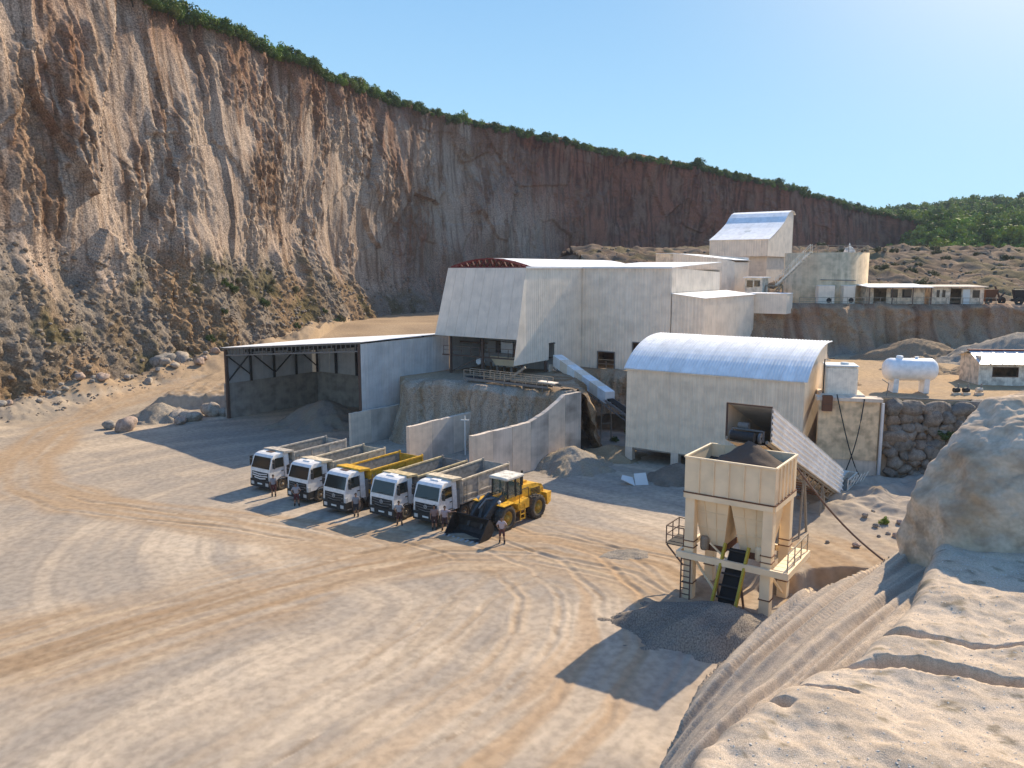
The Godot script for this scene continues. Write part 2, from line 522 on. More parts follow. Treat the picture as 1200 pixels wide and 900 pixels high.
func along(p: Vector2, pts: Array) -> Vector2:
	# (distance from a line of points, distance along it)
	var best := 1e9
	var at := 0.0
	var run := 0.0
	for i in pts.size() - 1:
		var a: Vector2 = pts[i]
		var ab: Vector2 = pts[i + 1] - a
		var l := ab.length()
		var t := clampf((p - a).dot(ab) / (l * l), 0, 1)
		var q := p - a - ab * t
		var d := q.length()
		if d < absf(best):
			best = d if ab.cross(q) > 0 else -d
			at = run + t * l
		run += l
	return Vector2(best, at)

func bench_z(x: float) -> float:
	if x < 30:
		return lerpf(-105.0, -100.0, clampf((x - 12.0) / 18.0, 0, 1))
	return lerpf(-100.0, -92.0, clampf((x - 30.0) / 90.0, 0, 1))

func gh(x: float, z: float) -> float:
	var y := N1.get_noise_2d(x, z) * 0.16 + N2.get_noise_2d(x, z) * 0.03
	if z > -60.5:
		if z < -21.0 and absf(x) < 40.0:
			y += ruts(Vector2(x, z))
		if z < -30.0 and x > 5.5:
			# the raised ground beside the bin
			var e := -42.2 + N1.get_noise_2d(x * 3.0, 7.0) * 1.0
			y += 1.05 * smoothstep(e + 0.25, e - 0.15, z) * smoothstep(13.4, 15.0, x)
			y += (0.6 + N2.get_noise_2d(x, z) * 0.7) * smoothstep(-48.0, -56.0, z) * smoothstep(17.0, 24.0, x)
		return y
	if x < 16.0 and z < -91.0:
		# the haul road climbs behind the shed
		var lx := (x + 34.1) * 0.821 + (z + 93.3) * 0.571
		var lz := -((x + 34.1) * 0.571 - (z + 93.3) * 0.821)
		var inside := lx > -0.4 and lz > -14.6
		if not inside:
			var r := clampf((-z - 92.0) / 80.0, 0, 1) * 5.6
			var bank := smoothstep(-97.3, -98.6, z) * smoothstep(-46.5, -44.0, x) * clampf((z + 126.0) / 26.0, 0, 1)
			y += r + bank * (1.5 + 0.5 * N2.get_noise_2d(x * 2.0, z))
	if x < -38.0:
		var dc := along(Vector2(x, z), CLIFF).x
		var nb := N1.get_noise_2d(x * 2.2, z * 2.2)
		y += maxf(0.0, (1.7 + 1.6 * nb)) * exp(-pow((absf(dc) - 4.0) / 3.0, 2.0)) + (0.5 * N2.get_noise_2d(x, z) + 0.35 * absf(N2.get_noise_2d(x * 2.2, z * 2.2))) * exp(-pow((absf(dc) - 4.0) / 4.5, 2.0))
	var p := Vector2(x, z)
	if x > -13.0 and Geometry2D.is_point_in_polygon(p, HIGH_P):
		var level := lerpf(6.2, 7.5, smoothstep(17.0, 25.0, x))
		var d := 2.0
		if z > -90.0 and x < 90.0:
			d = absf(along(p, HIGH).x)
		y = lerpf(y, level + N1.get_noise_2d(x, z) * 0.25, smoothstep(0.0, 0.5, d))
		var w := smoothstep(4.0, 15.0, x)
		var zb := bench_z(x)
		if z < zb and w > 0.0:
			var up := 13.3 + clampf((-z - 112.0) / 70.0, 0, 1) * 8.0
			y = lerpf(y, up, w * smoothstep(0.0, 0.6, zb - z))
		elif z < -96.0 and w < 1.0:
			y = lerpf(y, 5.6, (1.0 - w) * smoothstep(-96.0, -110.0, z))
	return y

func ruts(p: Vector2) -> float:
	# wheel ruts pressed into the dust, with raised lips
	var y := 0.0
	var w := N1.get_noise_2d(p.x * 0.55, p.y * 1.6 + 200.0)
	for e in RUTS:
		var a := along(p, e[0])
		for o in e[1]:
			var r := absf(a.x + o + w * 0.9)
			if r < 0.6:
				var k := clampf(0.55 + 1.6 * N1.get_noise_2d(a.y * 1.2, o * 40.0), 0.0, 1.0)
				y += k * (-0.055 * exp(-pow(r / 0.15, 2.0)) + 0.03 * exp(-pow((r - 0.32) / 0.10, 2.0)))
	return y

func gcol(x: float, z: float, y: float) -> Color:
	var grey := Color(0.385, 0.365, 0.34)
	var pale := Color(0.50, 0.455, 0.395)
	var brown := Color(0.42, 0.335, 0.245)
	var dark := Color(0.32, 0.245, 0.17)
	var n1 := N1.get_noise_2d(x * 1.3 + 40.0, z * 1.3)
	var n2 := N2.get_noise_2d(x, z)
	if y > 12.0 or z < -101.5 and x > 12.0:
		var c := Color(0.20, 0.15, 0.108).lerp(Color(0.31, 0.245, 0.185), clampf(0.5 + n1 * 1.4 + n2, 0, 1))
		return c.lerp(Color(0.17, 0.15, 0.085), clampf((N1.get_noise_2d(x * 2.1, z * 2.1 + 90.0) - 0.08) * 3.0, 0, 0.75) * smoothstep(-112.0, -125.0, z))
	if y > 6.9 and x > 18.0:
		var s := Color(0.50, 0.385, 0.25).lerp(Color(0.42, 0.34, 0.25), clampf(0.5 + n1 * 1.5, 0, 1))
		return s.lerp(Color(0.36, 0.34, 0.31), clampf((-z - 90.0) / 6.0, 0, 1) * 0.8)
	if y > 2.0:
		return Color(0.44, 0.365, 0.275).lerp(Color(0.34, 0.28, 0.215), clampf(0.5 + n1 * 1.2, 0, 1))
	if z < -140.0 or z > -12.0 or absf(x) > 90.0:
		return pale
	var p := Vector2(x, z)
	var a := along(p, TRACK_A)
	var b := along(p, TRACK_B)
	var cc := along(p, TRACK_C)
	var d := along(p, TRACK_D)
	# dust drifts drawn out along the driving lines
	var s1 := N2.get_noise_2d(cc.x * 1.1, cc.y * 0.07)
	var s2 := N2.get_noise_2d(a.x * 1.5 + 50.0, a.y * 0.08)
	var s3 := N1.get_noise_2d(x * 0.55, z * 1.6 + 200.0)
	var c := grey.lerp(pale, clampf(0.50 + n1 * 1.0 + s3 * 1.0 + s1 * 1.3, 0, 1))
	var s4 := N4.get_noise_2d(cc.x * 0.9, cc.y * 0.035 + cc.x * 0.05)
	var s5 := N4.get_noise_2d(a.x * 0.8 + 30.0, a.y * 0.04)
	c = c.lerp(Color(0.61, 0.555, 0.475), clampf((s3 + n1 * 0.6 + s1 * 0.5 + s4 * 0.5 - 0.26) * 3.0, 0, 0.8))
	c = c.lerp(Color(0.32, 0.30, 0.275), clampf((s4 - 0.16) * 2.4, 0, 0.4))
	var ka := smoothstep(6.2, 2.4, absf(a.x + n1 * 3.0) + s2 * 2.4) * smoothstep(-0.5, 4.0, a.y)
	var kb := smoothstep(3.6, 2.0, absf(b.x + n1 * 1.6)) * clampf(0.85 + N2.get_noise_2d(b.x * 2.0, b.y * 0.12) * 1.2, 0, 1)
	if x > 10.0:
		ka = maxf(ka, smoothstep(-50.0, -46.0, z) * smoothstep(14.0, 15.5, x) * 0.9)
	c = c.lerp(brown, clampf(ka * (0.75 + s2 * 0.9 + s5 * 0.7), 0, 0.95))
	c = c.lerp(Color(0.56, 0.49, 0.39), clampf(ka * (s5 - 0.14) * 2.6, 0, 0.6))
	c = c.lerp(dark, clampf(ka * (s2 - 0.12) * 2.4, 0, 0.6))
	c = c.lerp(brown, clampf(kb * 0.9, 0, 0.9))
	# wheel ruts
	for rr in [a.x - 1.3, a.x + 0.9, b.x - 1.1, b.x + 1.0, cc.x - 1.0, cc.x + 1.1, cc.x + 3.4, cc.x - 3.1, d.x - 1.0, d.x + 1.2]:
		var r := absf(rr + s3 * 0.9)
		if r < 0.26:
			c = c.lerp(Color(0.31, 0.245, 0.175) if s1 + s2 > 0.0 else Color(0.60, 0.53, 0.44), (1.0 - r / 0.26) * clampf(0.35 + s2 * 0.9, 0, 0.65))
	var kc := smoothstep(7.0, 1.0, absf(cc.x + 2.0)) * clampf(s1 * 2.6 + 0.1, 0, 0.7)
	c = c.lerp(Color(0.46, 0.355, 0.25), kc)
	var kd := smoothstep(5.0, 1.0, absf(d.x)) * clampf(N2.get_noise_2d(d.x * 2.0, d.y * 0.1) * 2.2, 0, 0.5)
	c = c.lerp(Color(0.42, 0.36, 0.29), kd)
	if z < -88.0 and x < -38.0:
		c = c.lerp(Color(0.36, 0.32, 0.27), 0.5 * (1.0 - kb))
	return c

func steps(list: Array) -> PackedFloat32Array:
	# [[from, step], ..., [last]]
	var o := PackedFloat32Array()
	for i in list.size() - 1:
		var a: float = list[i][0]
		var b: float = list[i + 1][0]
		var n := maxi(1, int(round(absf(b - a) / list[i][1])))
		for k in n:
			o.append(lerpf(a, b, float(k) / n))
	o.append(list[-1][0])
	return o

func build_ground() -> void:
	HIGH_P = PackedVector2Array(HIGH)
	var xs := steps([[-4000, 2000], [-800, 300], [-200, 40], [-100, 3], [-70, 0.45], [-52, 0.4], [-30, 0.13], [-14, 0.105], [10, 0.2], [20, 0.4], [48, 0.9], [75, 1.4], [130, 3], [170, 12], [300, 200], [800, 2000], [4000]])
	var zs := steps([[1500, 700], [100, 25], [-20, 2], [-24, 0.10], [-38, 0.12], [-56, 0.2], [-62, 0.34], [-100, 0.7], [-135, 1.2], [-190, 2.5], [-260, 10], [-400, 200], [-1000, 1500], [-5500]])
	var nx := xs.size()
	var ny := zs.size()
	var P := PackedVector3Array()
	var C := PackedColorArray()
	P.resize(nx * ny)
	C.resize(nx * ny)
	for j in ny:
		for i in nx:
			var y := gh(xs[i], zs[j])
			P[j * nx + i] = Vector3(xs[i], y, zs[j])
			C[j * nx + i] = gcol(xs[i], zs[j], y)
	structure("ground", grid_mesh(P, C, nx, ny, true), MAT.ground)

# a rock face swept along a line: rows run from the foot to the top
func face(pts: Array, bots: Array, tops: Array, ds: Array, rows: int, off: Callable, col: Callable, back: Array, smooth_turns := 6.0) -> ArrayMesh:
	var S := [0.0]
	for i in pts.size() - 1:
		S.append(S[i] + pts[i].distance_to(pts[i + 1]))
	var ss := PackedFloat32Array()
	for i in pts.size() - 1:
		var n := maxi(1, int((S[i + 1] - S[i]) / ds[mini(i, ds.size() - 1)]))
		for k in n:
			ss.append(lerpf(S[i], S[i + 1], float(k) / n))
	ss.append(S[-1])
	var nx := ss.size()
	var ny := rows + back.size()
	var P := PackedVector3Array()
	var C := PackedColorArray()
	P.resize(nx * ny)
	C.resize(nx * ny)
	var pos := func(s: float) -> Array:
		var i := 0
		while i < pts.size() - 2 and S[i + 1] < s:
			i += 1
		var t: float = (s - S[i]) / (S[i + 1] - S[i])
		return [pts[i].lerp(pts[i + 1], t), lerpf(bots[i], bots[i + 1], t), lerpf(tops[i], tops[i + 1], t)]
	for i in nx:
		var s := ss[i]
		var q: Array = pos.call(s)
		var a: Vector2 = pos.call(maxf(s - smooth_turns, 0.0))[0]
		var b: Vector2 = pos.call(minf(s + smooth_turns, S[-1]))[0]
		var c: Vector2 = (a + b + q[0] * 2.0) * 0.25
		var d := (b - a).normalized()
		var n := Vector2(-d.y, d.x)
		for j in ny:
			var t := minf(1.0, float(j) / (rows - 1))
			var y: float = lerpf(q[1], q[2], t)
			var o: float = off.call(s, y, t)
			if j >= rows:
				o -= back[j - rows][0]
				y += back[j - rows][1] + N1.get_noise_2d(s * 0.7, o) * minf(2.0, back[j - rows][1])
			else:
				y += N1.get_noise_2d(s * 1.7, y * 1.7 + 300.0) * 0.9 * t
			var w := c + n * o
			P[j * nx + i] = Vector3(w.x, y, w.y)
			C[j * nx + i] = col.call(s, y, t, o)
	FACE_P = P
	FACE_NX = nx
	return grid_mesh(P, C, nx, ny, true)

var FACE_P: PackedVector3Array
var FACE_NX := 0
var CLIFF_P: PackedVector3Array
var CLIFF_NX := 0
const CLIFF_ROWS := 250

func build_cliff() -> void:
	var big := noise(0.022, 3, 201)
	var mid := noise(0.075, 4, 202, FastNoiseLite.TYPE_SIMPLEX_SMOOTH, true)
	var blocks := noise(0.16, 2, 203, FastNoiseLite.TYPE_CELLULAR)
	blocks.cellular_return_type = FastNoiseLite.RETURN_DISTANCE
	var cells := noise(0.10, 2, 213, FastNoiseLite.TYPE_CELLULAR)
	cells.cellular_return_type = FastNoiseLite.RETURN_CELL_VALUE
	var fine := noise(0.42, 3, 204)
	var rub := noise(0.55, 2, 205, FastNoiseLite.TYPE_CELLULAR)
	rub.cellular_return_type = FastNoiseLite.RETURN_DISTANCE
	var tone := noise(0.035, 4, 206)
	var streak := noise(0.30, 3, 207)
	var talus := func(s: float) -> float:
		# how high the loose rubble leans against the face
		var t := 20.0 + big.get_noise_2d(s * 2.0, 500.0) * 7.0
		if s > 150.0:
			t = lerpf(t, 11.0, clampf((s - 150.0) / 30.0, 0, 1))
		if s > 205.0:
			t = lerpf(11.0, 4.0, clampf((s - 205.0) / 15.0, 0, 1))
		return t
	var off := func(s: float, y: float, t: float) -> float:
		var ty: float = talus.call(s) + fine.get_noise_2d(s * 0.3, 3.0) * 4.0
		var o := 0.0
		var loose := smoothstep(ty + 3.0, ty - 3.0, y)
		if y < ty:
			o = -5.5 * pow(maxf(y, 0.0) / ty, 0.8)
		else:
			o = -5.5 - (y - ty) * 0.05
		var slabs := smoothstep(-0.15, 0.2, tone.get_noise_2d(s * 1.3 + 300.0, y * 0.7))
		o += big.get_noise_2d(s, y * 0.55) * 4.6 * smoothstep(0.0, 14.0, y)
		o += (mid.get_noise_2d(s * 0.8, y * 0.26) - 0.2) * 0.55 * (1.0 - loose * 0.3)
		o += cells.get_noise_2d(s * 0.55, y * 0.30) * 1.6 * (1.0 - loose)
		o += cells.get_noise_2d(s * 2.0 + 60.0, y * 0.9) * (0.15 + 0.55 * slabs)
		o += cells.get_noise_2d(s * 5.2 + 20.0, y * 2.6) * (0.06 + 0.28 * slabs)
		o -= blocks.get_noise_2d(s * 1.2, y * 0.8) * (0.15 + 0.45 * slabs)
		o += fine.get_noise_2d(s * 1.2, y * 0.8) * (0.10 + 0.4 * slabs)
		o -= rub.get_noise_3d(s, y, o) * (0.06 + 0.22 * slabs + 0.95 * loose)
		o -= rub.get_noise_3d(s * 2.4, y * 2.4, o) * (0.06 + 0.08 * slabs + 0.38 * loose)
		o += streak.get_noise_2d(s * 3.2, y * 0.26) * (0.05 + 0.42 * slabs) * (1.0 - loose)
		return o
	var col := func(s: float, y: float, t: float, o: float) -> Color:
		var pale := Color(0.60, 0.51, 0.44)
		var tan := Color(0.42, 0.315, 0.235)
		var red := Color(0.30, 0.155, 0.105)
		var rust := Color(0.24, 0.145, 0.09)
		var grey := Color(0.34, 0.31, 0.275)
		var far := smoothstep(165.0, 265.0, s + tone.get_noise_2d(s * 0.5, y * 0.5) * 60.0)
		var n := tone.get_noise_2d(s, y * 0.8)
		var n2 := tone.get_noise_2d(s * 2.7 + 90.0, y * 2.2)
		var st := streak.get_noise_2d(s * 2.2, y * 0.10)
		var st2 := streak.get_noise_2d(s * 0.8 + 70.0, y * 0.06)
		var st3 := streak.get_noise_2d(s * 5.0 + 20.0, y * 0.16)
		var c := pale.lerp(tan, smoothstep(0.25, 0.75, 0.36 + n * 1.6 + n2 * 0.8))
		c = c.lerp(red, clampf((t - 0.55) * 1.5 + n2 * 1.0 + st2 * 0.8, 0, 0.8))
		c = c.lerp(rust, clampf(st * 2.2 + st2 * 1.3 - 0.1, 0, 0.85) * clampf(0.45 + t + n, 0, 1))
		c = c.lerp(Color(0.60, 0.52, 0.445), clampf((n2 - st * 0.7 - n * 0.9 - 0.10) * 3.0, 0, 0.9) * smoothstep(1.0, 0.7, t))
		var sl := smoothstep(-0.15, 0.2, tone.get_noise_2d(s * 1.3 + 300.0, y * 0.7))
		c = c.lerp(Color(0.67, 0.565, 0.485), (1.0 - sl) * clampf(0.75 + n2 * 1.2 - st2, 0, 0.85) * smoothstep(1.0, 0.75, t))
		c = c.lerp(Color(0.19, 0.125, 0.085), clampf((st3 + st * 0.5 - 0.18) * 2.2, 0, 0.55))
		var fr := Color(0.14, 0.055, 0.042).lerp(Color(0.40, 0.18, 0.125), clampf(0.45 + st * 2.4 + n2 * 1.6, 0, 1))
		fr = fr.lerp(Color(0.42, 0.27, 0.21), clampf((st3 - n2 * 1.3 - 0.1) * 2.4, 0, 0.7))
		c = c.lerp(fr, far * 0.9)
		var ty: float = talus.call(s)
		var loose := smoothstep(ty + 2.5, ty - 3.5, y + n2 * 6.0)
		var rc := grey.lerp(Color(0.29, 0.235, 0.165), clampf(0.45 + n2 * 1.7 + n * 0.9, 0, 1))
		rc = rc.lerp(Color(0.42, 0.30, 0.185), clampf((n * 1.6 - 0.1) * 2.0, 0, 0.7))
		rc = rc.lerp(Color(0.155, 0.145, 0.07), clampf((tone.get_noise_2d(s * 1.9, y * 1.9 + 400.0) - 0.10) * 4.0, 0, 0.75))
		c = c.lerp(rc, loose * (1.0 - far * 0.6))
		if t >= 1.0:
			c = c.lerp(Color(0.16, 0.14, 0.075), 0.6)
		return c
	var bots := []
	for i in CLIFF.size():
		bots.append(-1.5 if i < 8 else 10.0)
	var me := face(CLIFF, bots, CLIFF_TOP, [0.9, 0.5, 0.28, 0.28, 0.34, 0.38, 0.45, 0.55, 0.7, 1.4], CLIFF_ROWS, off, col, [[1.5, 0.8], [4.0, 1.6], [9.0, 2.6], [20.0, 4.0], [60.0, 8.0], [260.0, 10.0]], 7.0)
	CLIFF_P = FACE_P
	CLIFF_NX = FACE_NX
	structure("cliff", me, MAT.cliff)

func hill_y(x: float, z: float) -> float:
	var e := smoothstep(100.0, 175.0, x + (z + 330.0) * 0.1)
	return lerpf(-6.0, 19.0 + clampf((-z - 225.0) / 270.0, 0, 1) * 39.0 + N3.get_noise_2d(x, z) * 5.0 * clampf((-z - 225.0) / 60.0, 0, 1) - clampf((330.0 - x) / 130.0, 0, 1) * clampf((-z - 330.0) / 150.0, 0, 1) * 13.0, e)

func build_hills() -> void:
	var xs := steps([[95, 4], [420, 15], [900, 60], [1500]])
	var zs := steps([[-205, 4], [-420, 8], [-600, 40], [-1400]])
	var P := PackedVector3Array()
	var C := PackedColorArray()
	for z in zs:
		for x in xs:
			P.append(Vector3(x, hill_y(x, z) + N2.get_noise_2d(x * 0.3, z * 0.3) * 0.8, z))
			C.append(Color(0.075, 0.085, 0.035).lerp(Color(0.26, 0.19, 0.13), clampf(smoothstep(-245.0, -215.0, z) + N1.get_noise_2d(x, z) * 0.5, 0, 1)))
	structure("hill", grid_mesh(P, C, xs.size(), zs.size(), true), MAT.earth)

func hillside_y(x: float, z: float) -> float:
	var k := smoothstep(-108.0, -117.0, z)
	var w := N1.get_noise_2d(x * 1.3, z * 1.3 + 50.0)
	return gh(x, z) - 0.5 + k * (1.1 + w * 1.6 + 1.1 * absf(N1.get_noise_2d(x * 2.2 + 30.0, z * 4.0)) + N2.get_noise_2d(x * 0.8, z * 0.8) * 0.7 + N2.get_noise_2d(x * 2.1, z * 2.1) * 0.35)

func build_hillside() -> void:
	var xs := steps([[14, 0.8], [110, 1.6], [190]])
	var zs := steps([[-104, 0.7], [-140, 1.0], [-230]])
	var P := PackedVector3Array()
	var C := PackedColorArray()
	for z in zs:
		for x in xs:
			var y := hillside_y(x, z)
			P.append(Vector3(x, y, z))
			var n := N1.get_noise_2d(x * 1.1 + 77.0, z * 2.0)
			var c := Color(0.19, 0.135, 0.098).lerp(Color(0.30, 0.23, 0.175), clampf(0.45 + n * 1.5 + N2.get_noise_2d(x, z) * 0.9, 0, 1))
			c = c.lerp(Color(0.20, 0.17, 0.09), clampf((N1.get_noise_2d(x * 2.1, z * 2.1 + 90.0) - 0.06) * 3.0, 0, 0.7))
			C.append(c)
	structure("hillside", grid_mesh(P, C, xs.size(), zs.size(), true), MAT.earth)

func build_banks() -> void:
	build_hillside()
	var rough := noise(0.18, 3, 301, FastNoiseLite.TYPE_SIMPLEX_SMOOTH, true)
	var fine := noise(0.9, 3, 302)
	var vert := noise(0.7, 3, 303)
	var off := func(s: float, y: float, t: float) -> float:
		return 0.35 + (1.0 - t) * 1.6 + (rough.get_noise_2d(s, y * 0.6) - 0.2) * 0.7 + vert.get_noise_2d(s * 1.4, y * 0.25) * 0.45 + fine.get_noise_2d(s, y) * 0.22 - 0.5 * smoothstep(0.9, 1.0, t)
	var col := func(s: float, y: float, t: float, o: float) -> Color:
		var c := Color(0.44, 0.345, 0.245).lerp(Color(0.33, 0.225, 0.14), clampf(0.5 + vert.get_noise_2d(s * 1.2, y * 0.15) * 1.6, 0, 1))
		return c.lerp(Color(0.48, 0.41, 0.33), clampf(fine.get_noise_2d(s * 0.4, y * 0.5) * 1.8, 0, 0.7))
	var me := face([Vector2(6.75, -74.6), Vector2(6.8, -77.2), Vector2(6.4, -81.0), Vector2(6.4, -85.6), Vector2(9.6, -88.2), Vector2(14.0, -86.2), Vector2(17.5, -82.5), Vector2(23, -77.2), Vector2(29.6, -71.5), Vector2(27.5, -68)], [-0.3, -0.3, -0.3, 1.0, 2.0, 2.0, -0.3, -0.3, -0.3, -0.3], [6.3, 6.3, 6.3, 6.3, 6.3, 6.3, 6.4, 7.0, 7.5, 7.5], [0.16], 46, off, col, [[0.8, 0.1], [2.0, 0.12]], 0.8)
	structure("earth_bank", me, MAT.earth)
	var crack := noise(0.55, 2, 305, FastNoiseLite.TYPE_SIMPLEX_SMOOTH, true)
	var off3 := func(s: float, y: float, t: float) -> float:
		return 0.2 + 1.9 * pow(1.0 - t, 1.8) + rough.get_noise_2d(s * 0.5 + 20.0, y * 0.3) * 0.45 - maxf(0.0, crack.get_noise_2d(s + fine.get_noise_2d(s * 0.3, y * 0.5) * 0.5, y * 0.12) - 0.55) * 0.9 + vert.get_noise_2d(s * 1.2, y * 0.15 + 60.0) * 0.16 + fine.get_noise_2d(s, y) * 0.07 - 0.5 * smoothstep(0.92, 1.0, t)
	var col3 := func(s: float, y: float, t: float, o: float) -> Color:
		var c := Color(0.56, 0.475, 0.40).lerp(Color(0.45, 0.37, 0.295), clampf(0.4 + vert.get_noise_2d(s * 1.4, y * 0.1) * 1.5, 0, 1))
		return c.lerp(Color(0.40, 0.29, 0.19), clampf((vert.get_noise_2d(s * 0.5 + 90.0, y * 0.08) - 0.14) * 3.0, 0, 0.6))
	var me3 := face([Vector2(-11.4, -82.4), Vector2(-10.3, -80.7), Vector2(-5.0, -78.2), Vector2(0.0, -76.0), Vector2(6.25, -73.75)], [-0.3, -0.3, -0.3, -0.3, -0.3], [6.25, 6.3, 6.3, 6.3, 6.3], [0.14], 50, off3, col3, [[0.9, 0.05], [2.0, 0.08]], 0.8)
	structure("embankment", me3, MAT.earth)
	var off2 := func(s: float, y: float, t: float) -> float:
		return 0.4 + (1.0 - t) * 1.3 + (rough.get_noise_2d(s * 0.7 + 80.0, y * 0.3) - 0.2) * 1.5 + vert.get_noise_2d(s * 0.8, y * 0.12) * 0.6 + fine.get_noise_2d(s, y) * 0.25 + 6.0 * pow(1.0 - t, 3.0) * clampf(0.3 + rough.get_noise_2d(s * 0.22, 40.0), 0, 1) - 0.7 * smoothstep(0.93, 1.0, t)
	var col2 := func(s: float, y: float, t: float, o: float) -> Color:
		var v := vert.get_noise_2d(s * 0.9 + 30.0, y * 0.06)
		var c := Color(0.56, 0.375, 0.26).lerp(Color(0.33, 0.195, 0.13), clampf(0.45 + v * 1.9, 0, 1))
		c = c.lerp(Color(0.46, 0.36, 0.26), clampf((rough.get_noise_2d(s * 0.5, y * 0.2) - 0.25) * 2.0, 0, 0.6))
		c = c.lerp(Color(0.33, 0.28, 0.24), smoothstep(35.0, 60.0, s) * 0.6)
		return c.lerp(Color(0.34, 0.31, 0.28), clampf((0.22 - t + fine.get_noise_2d(s * 0.2, 9.0) * 0.2) * 5.0, 0, 0.8))
	var me2 := face([Vector2(14, -104.4), Vector2(30, -100), Vector2(70, -96.4), Vector2(120, -92)], [6.0, 7.2, 7.2, 7.0], [13.35, 13.35, 13.3, 12.6], [0.3, 0.22, 0.4], 44, off2, col2, [[0.9, 0.06], [2.2, 0.1]], 1.5)
	structure("quarry_bench", me2, MAT.earth)

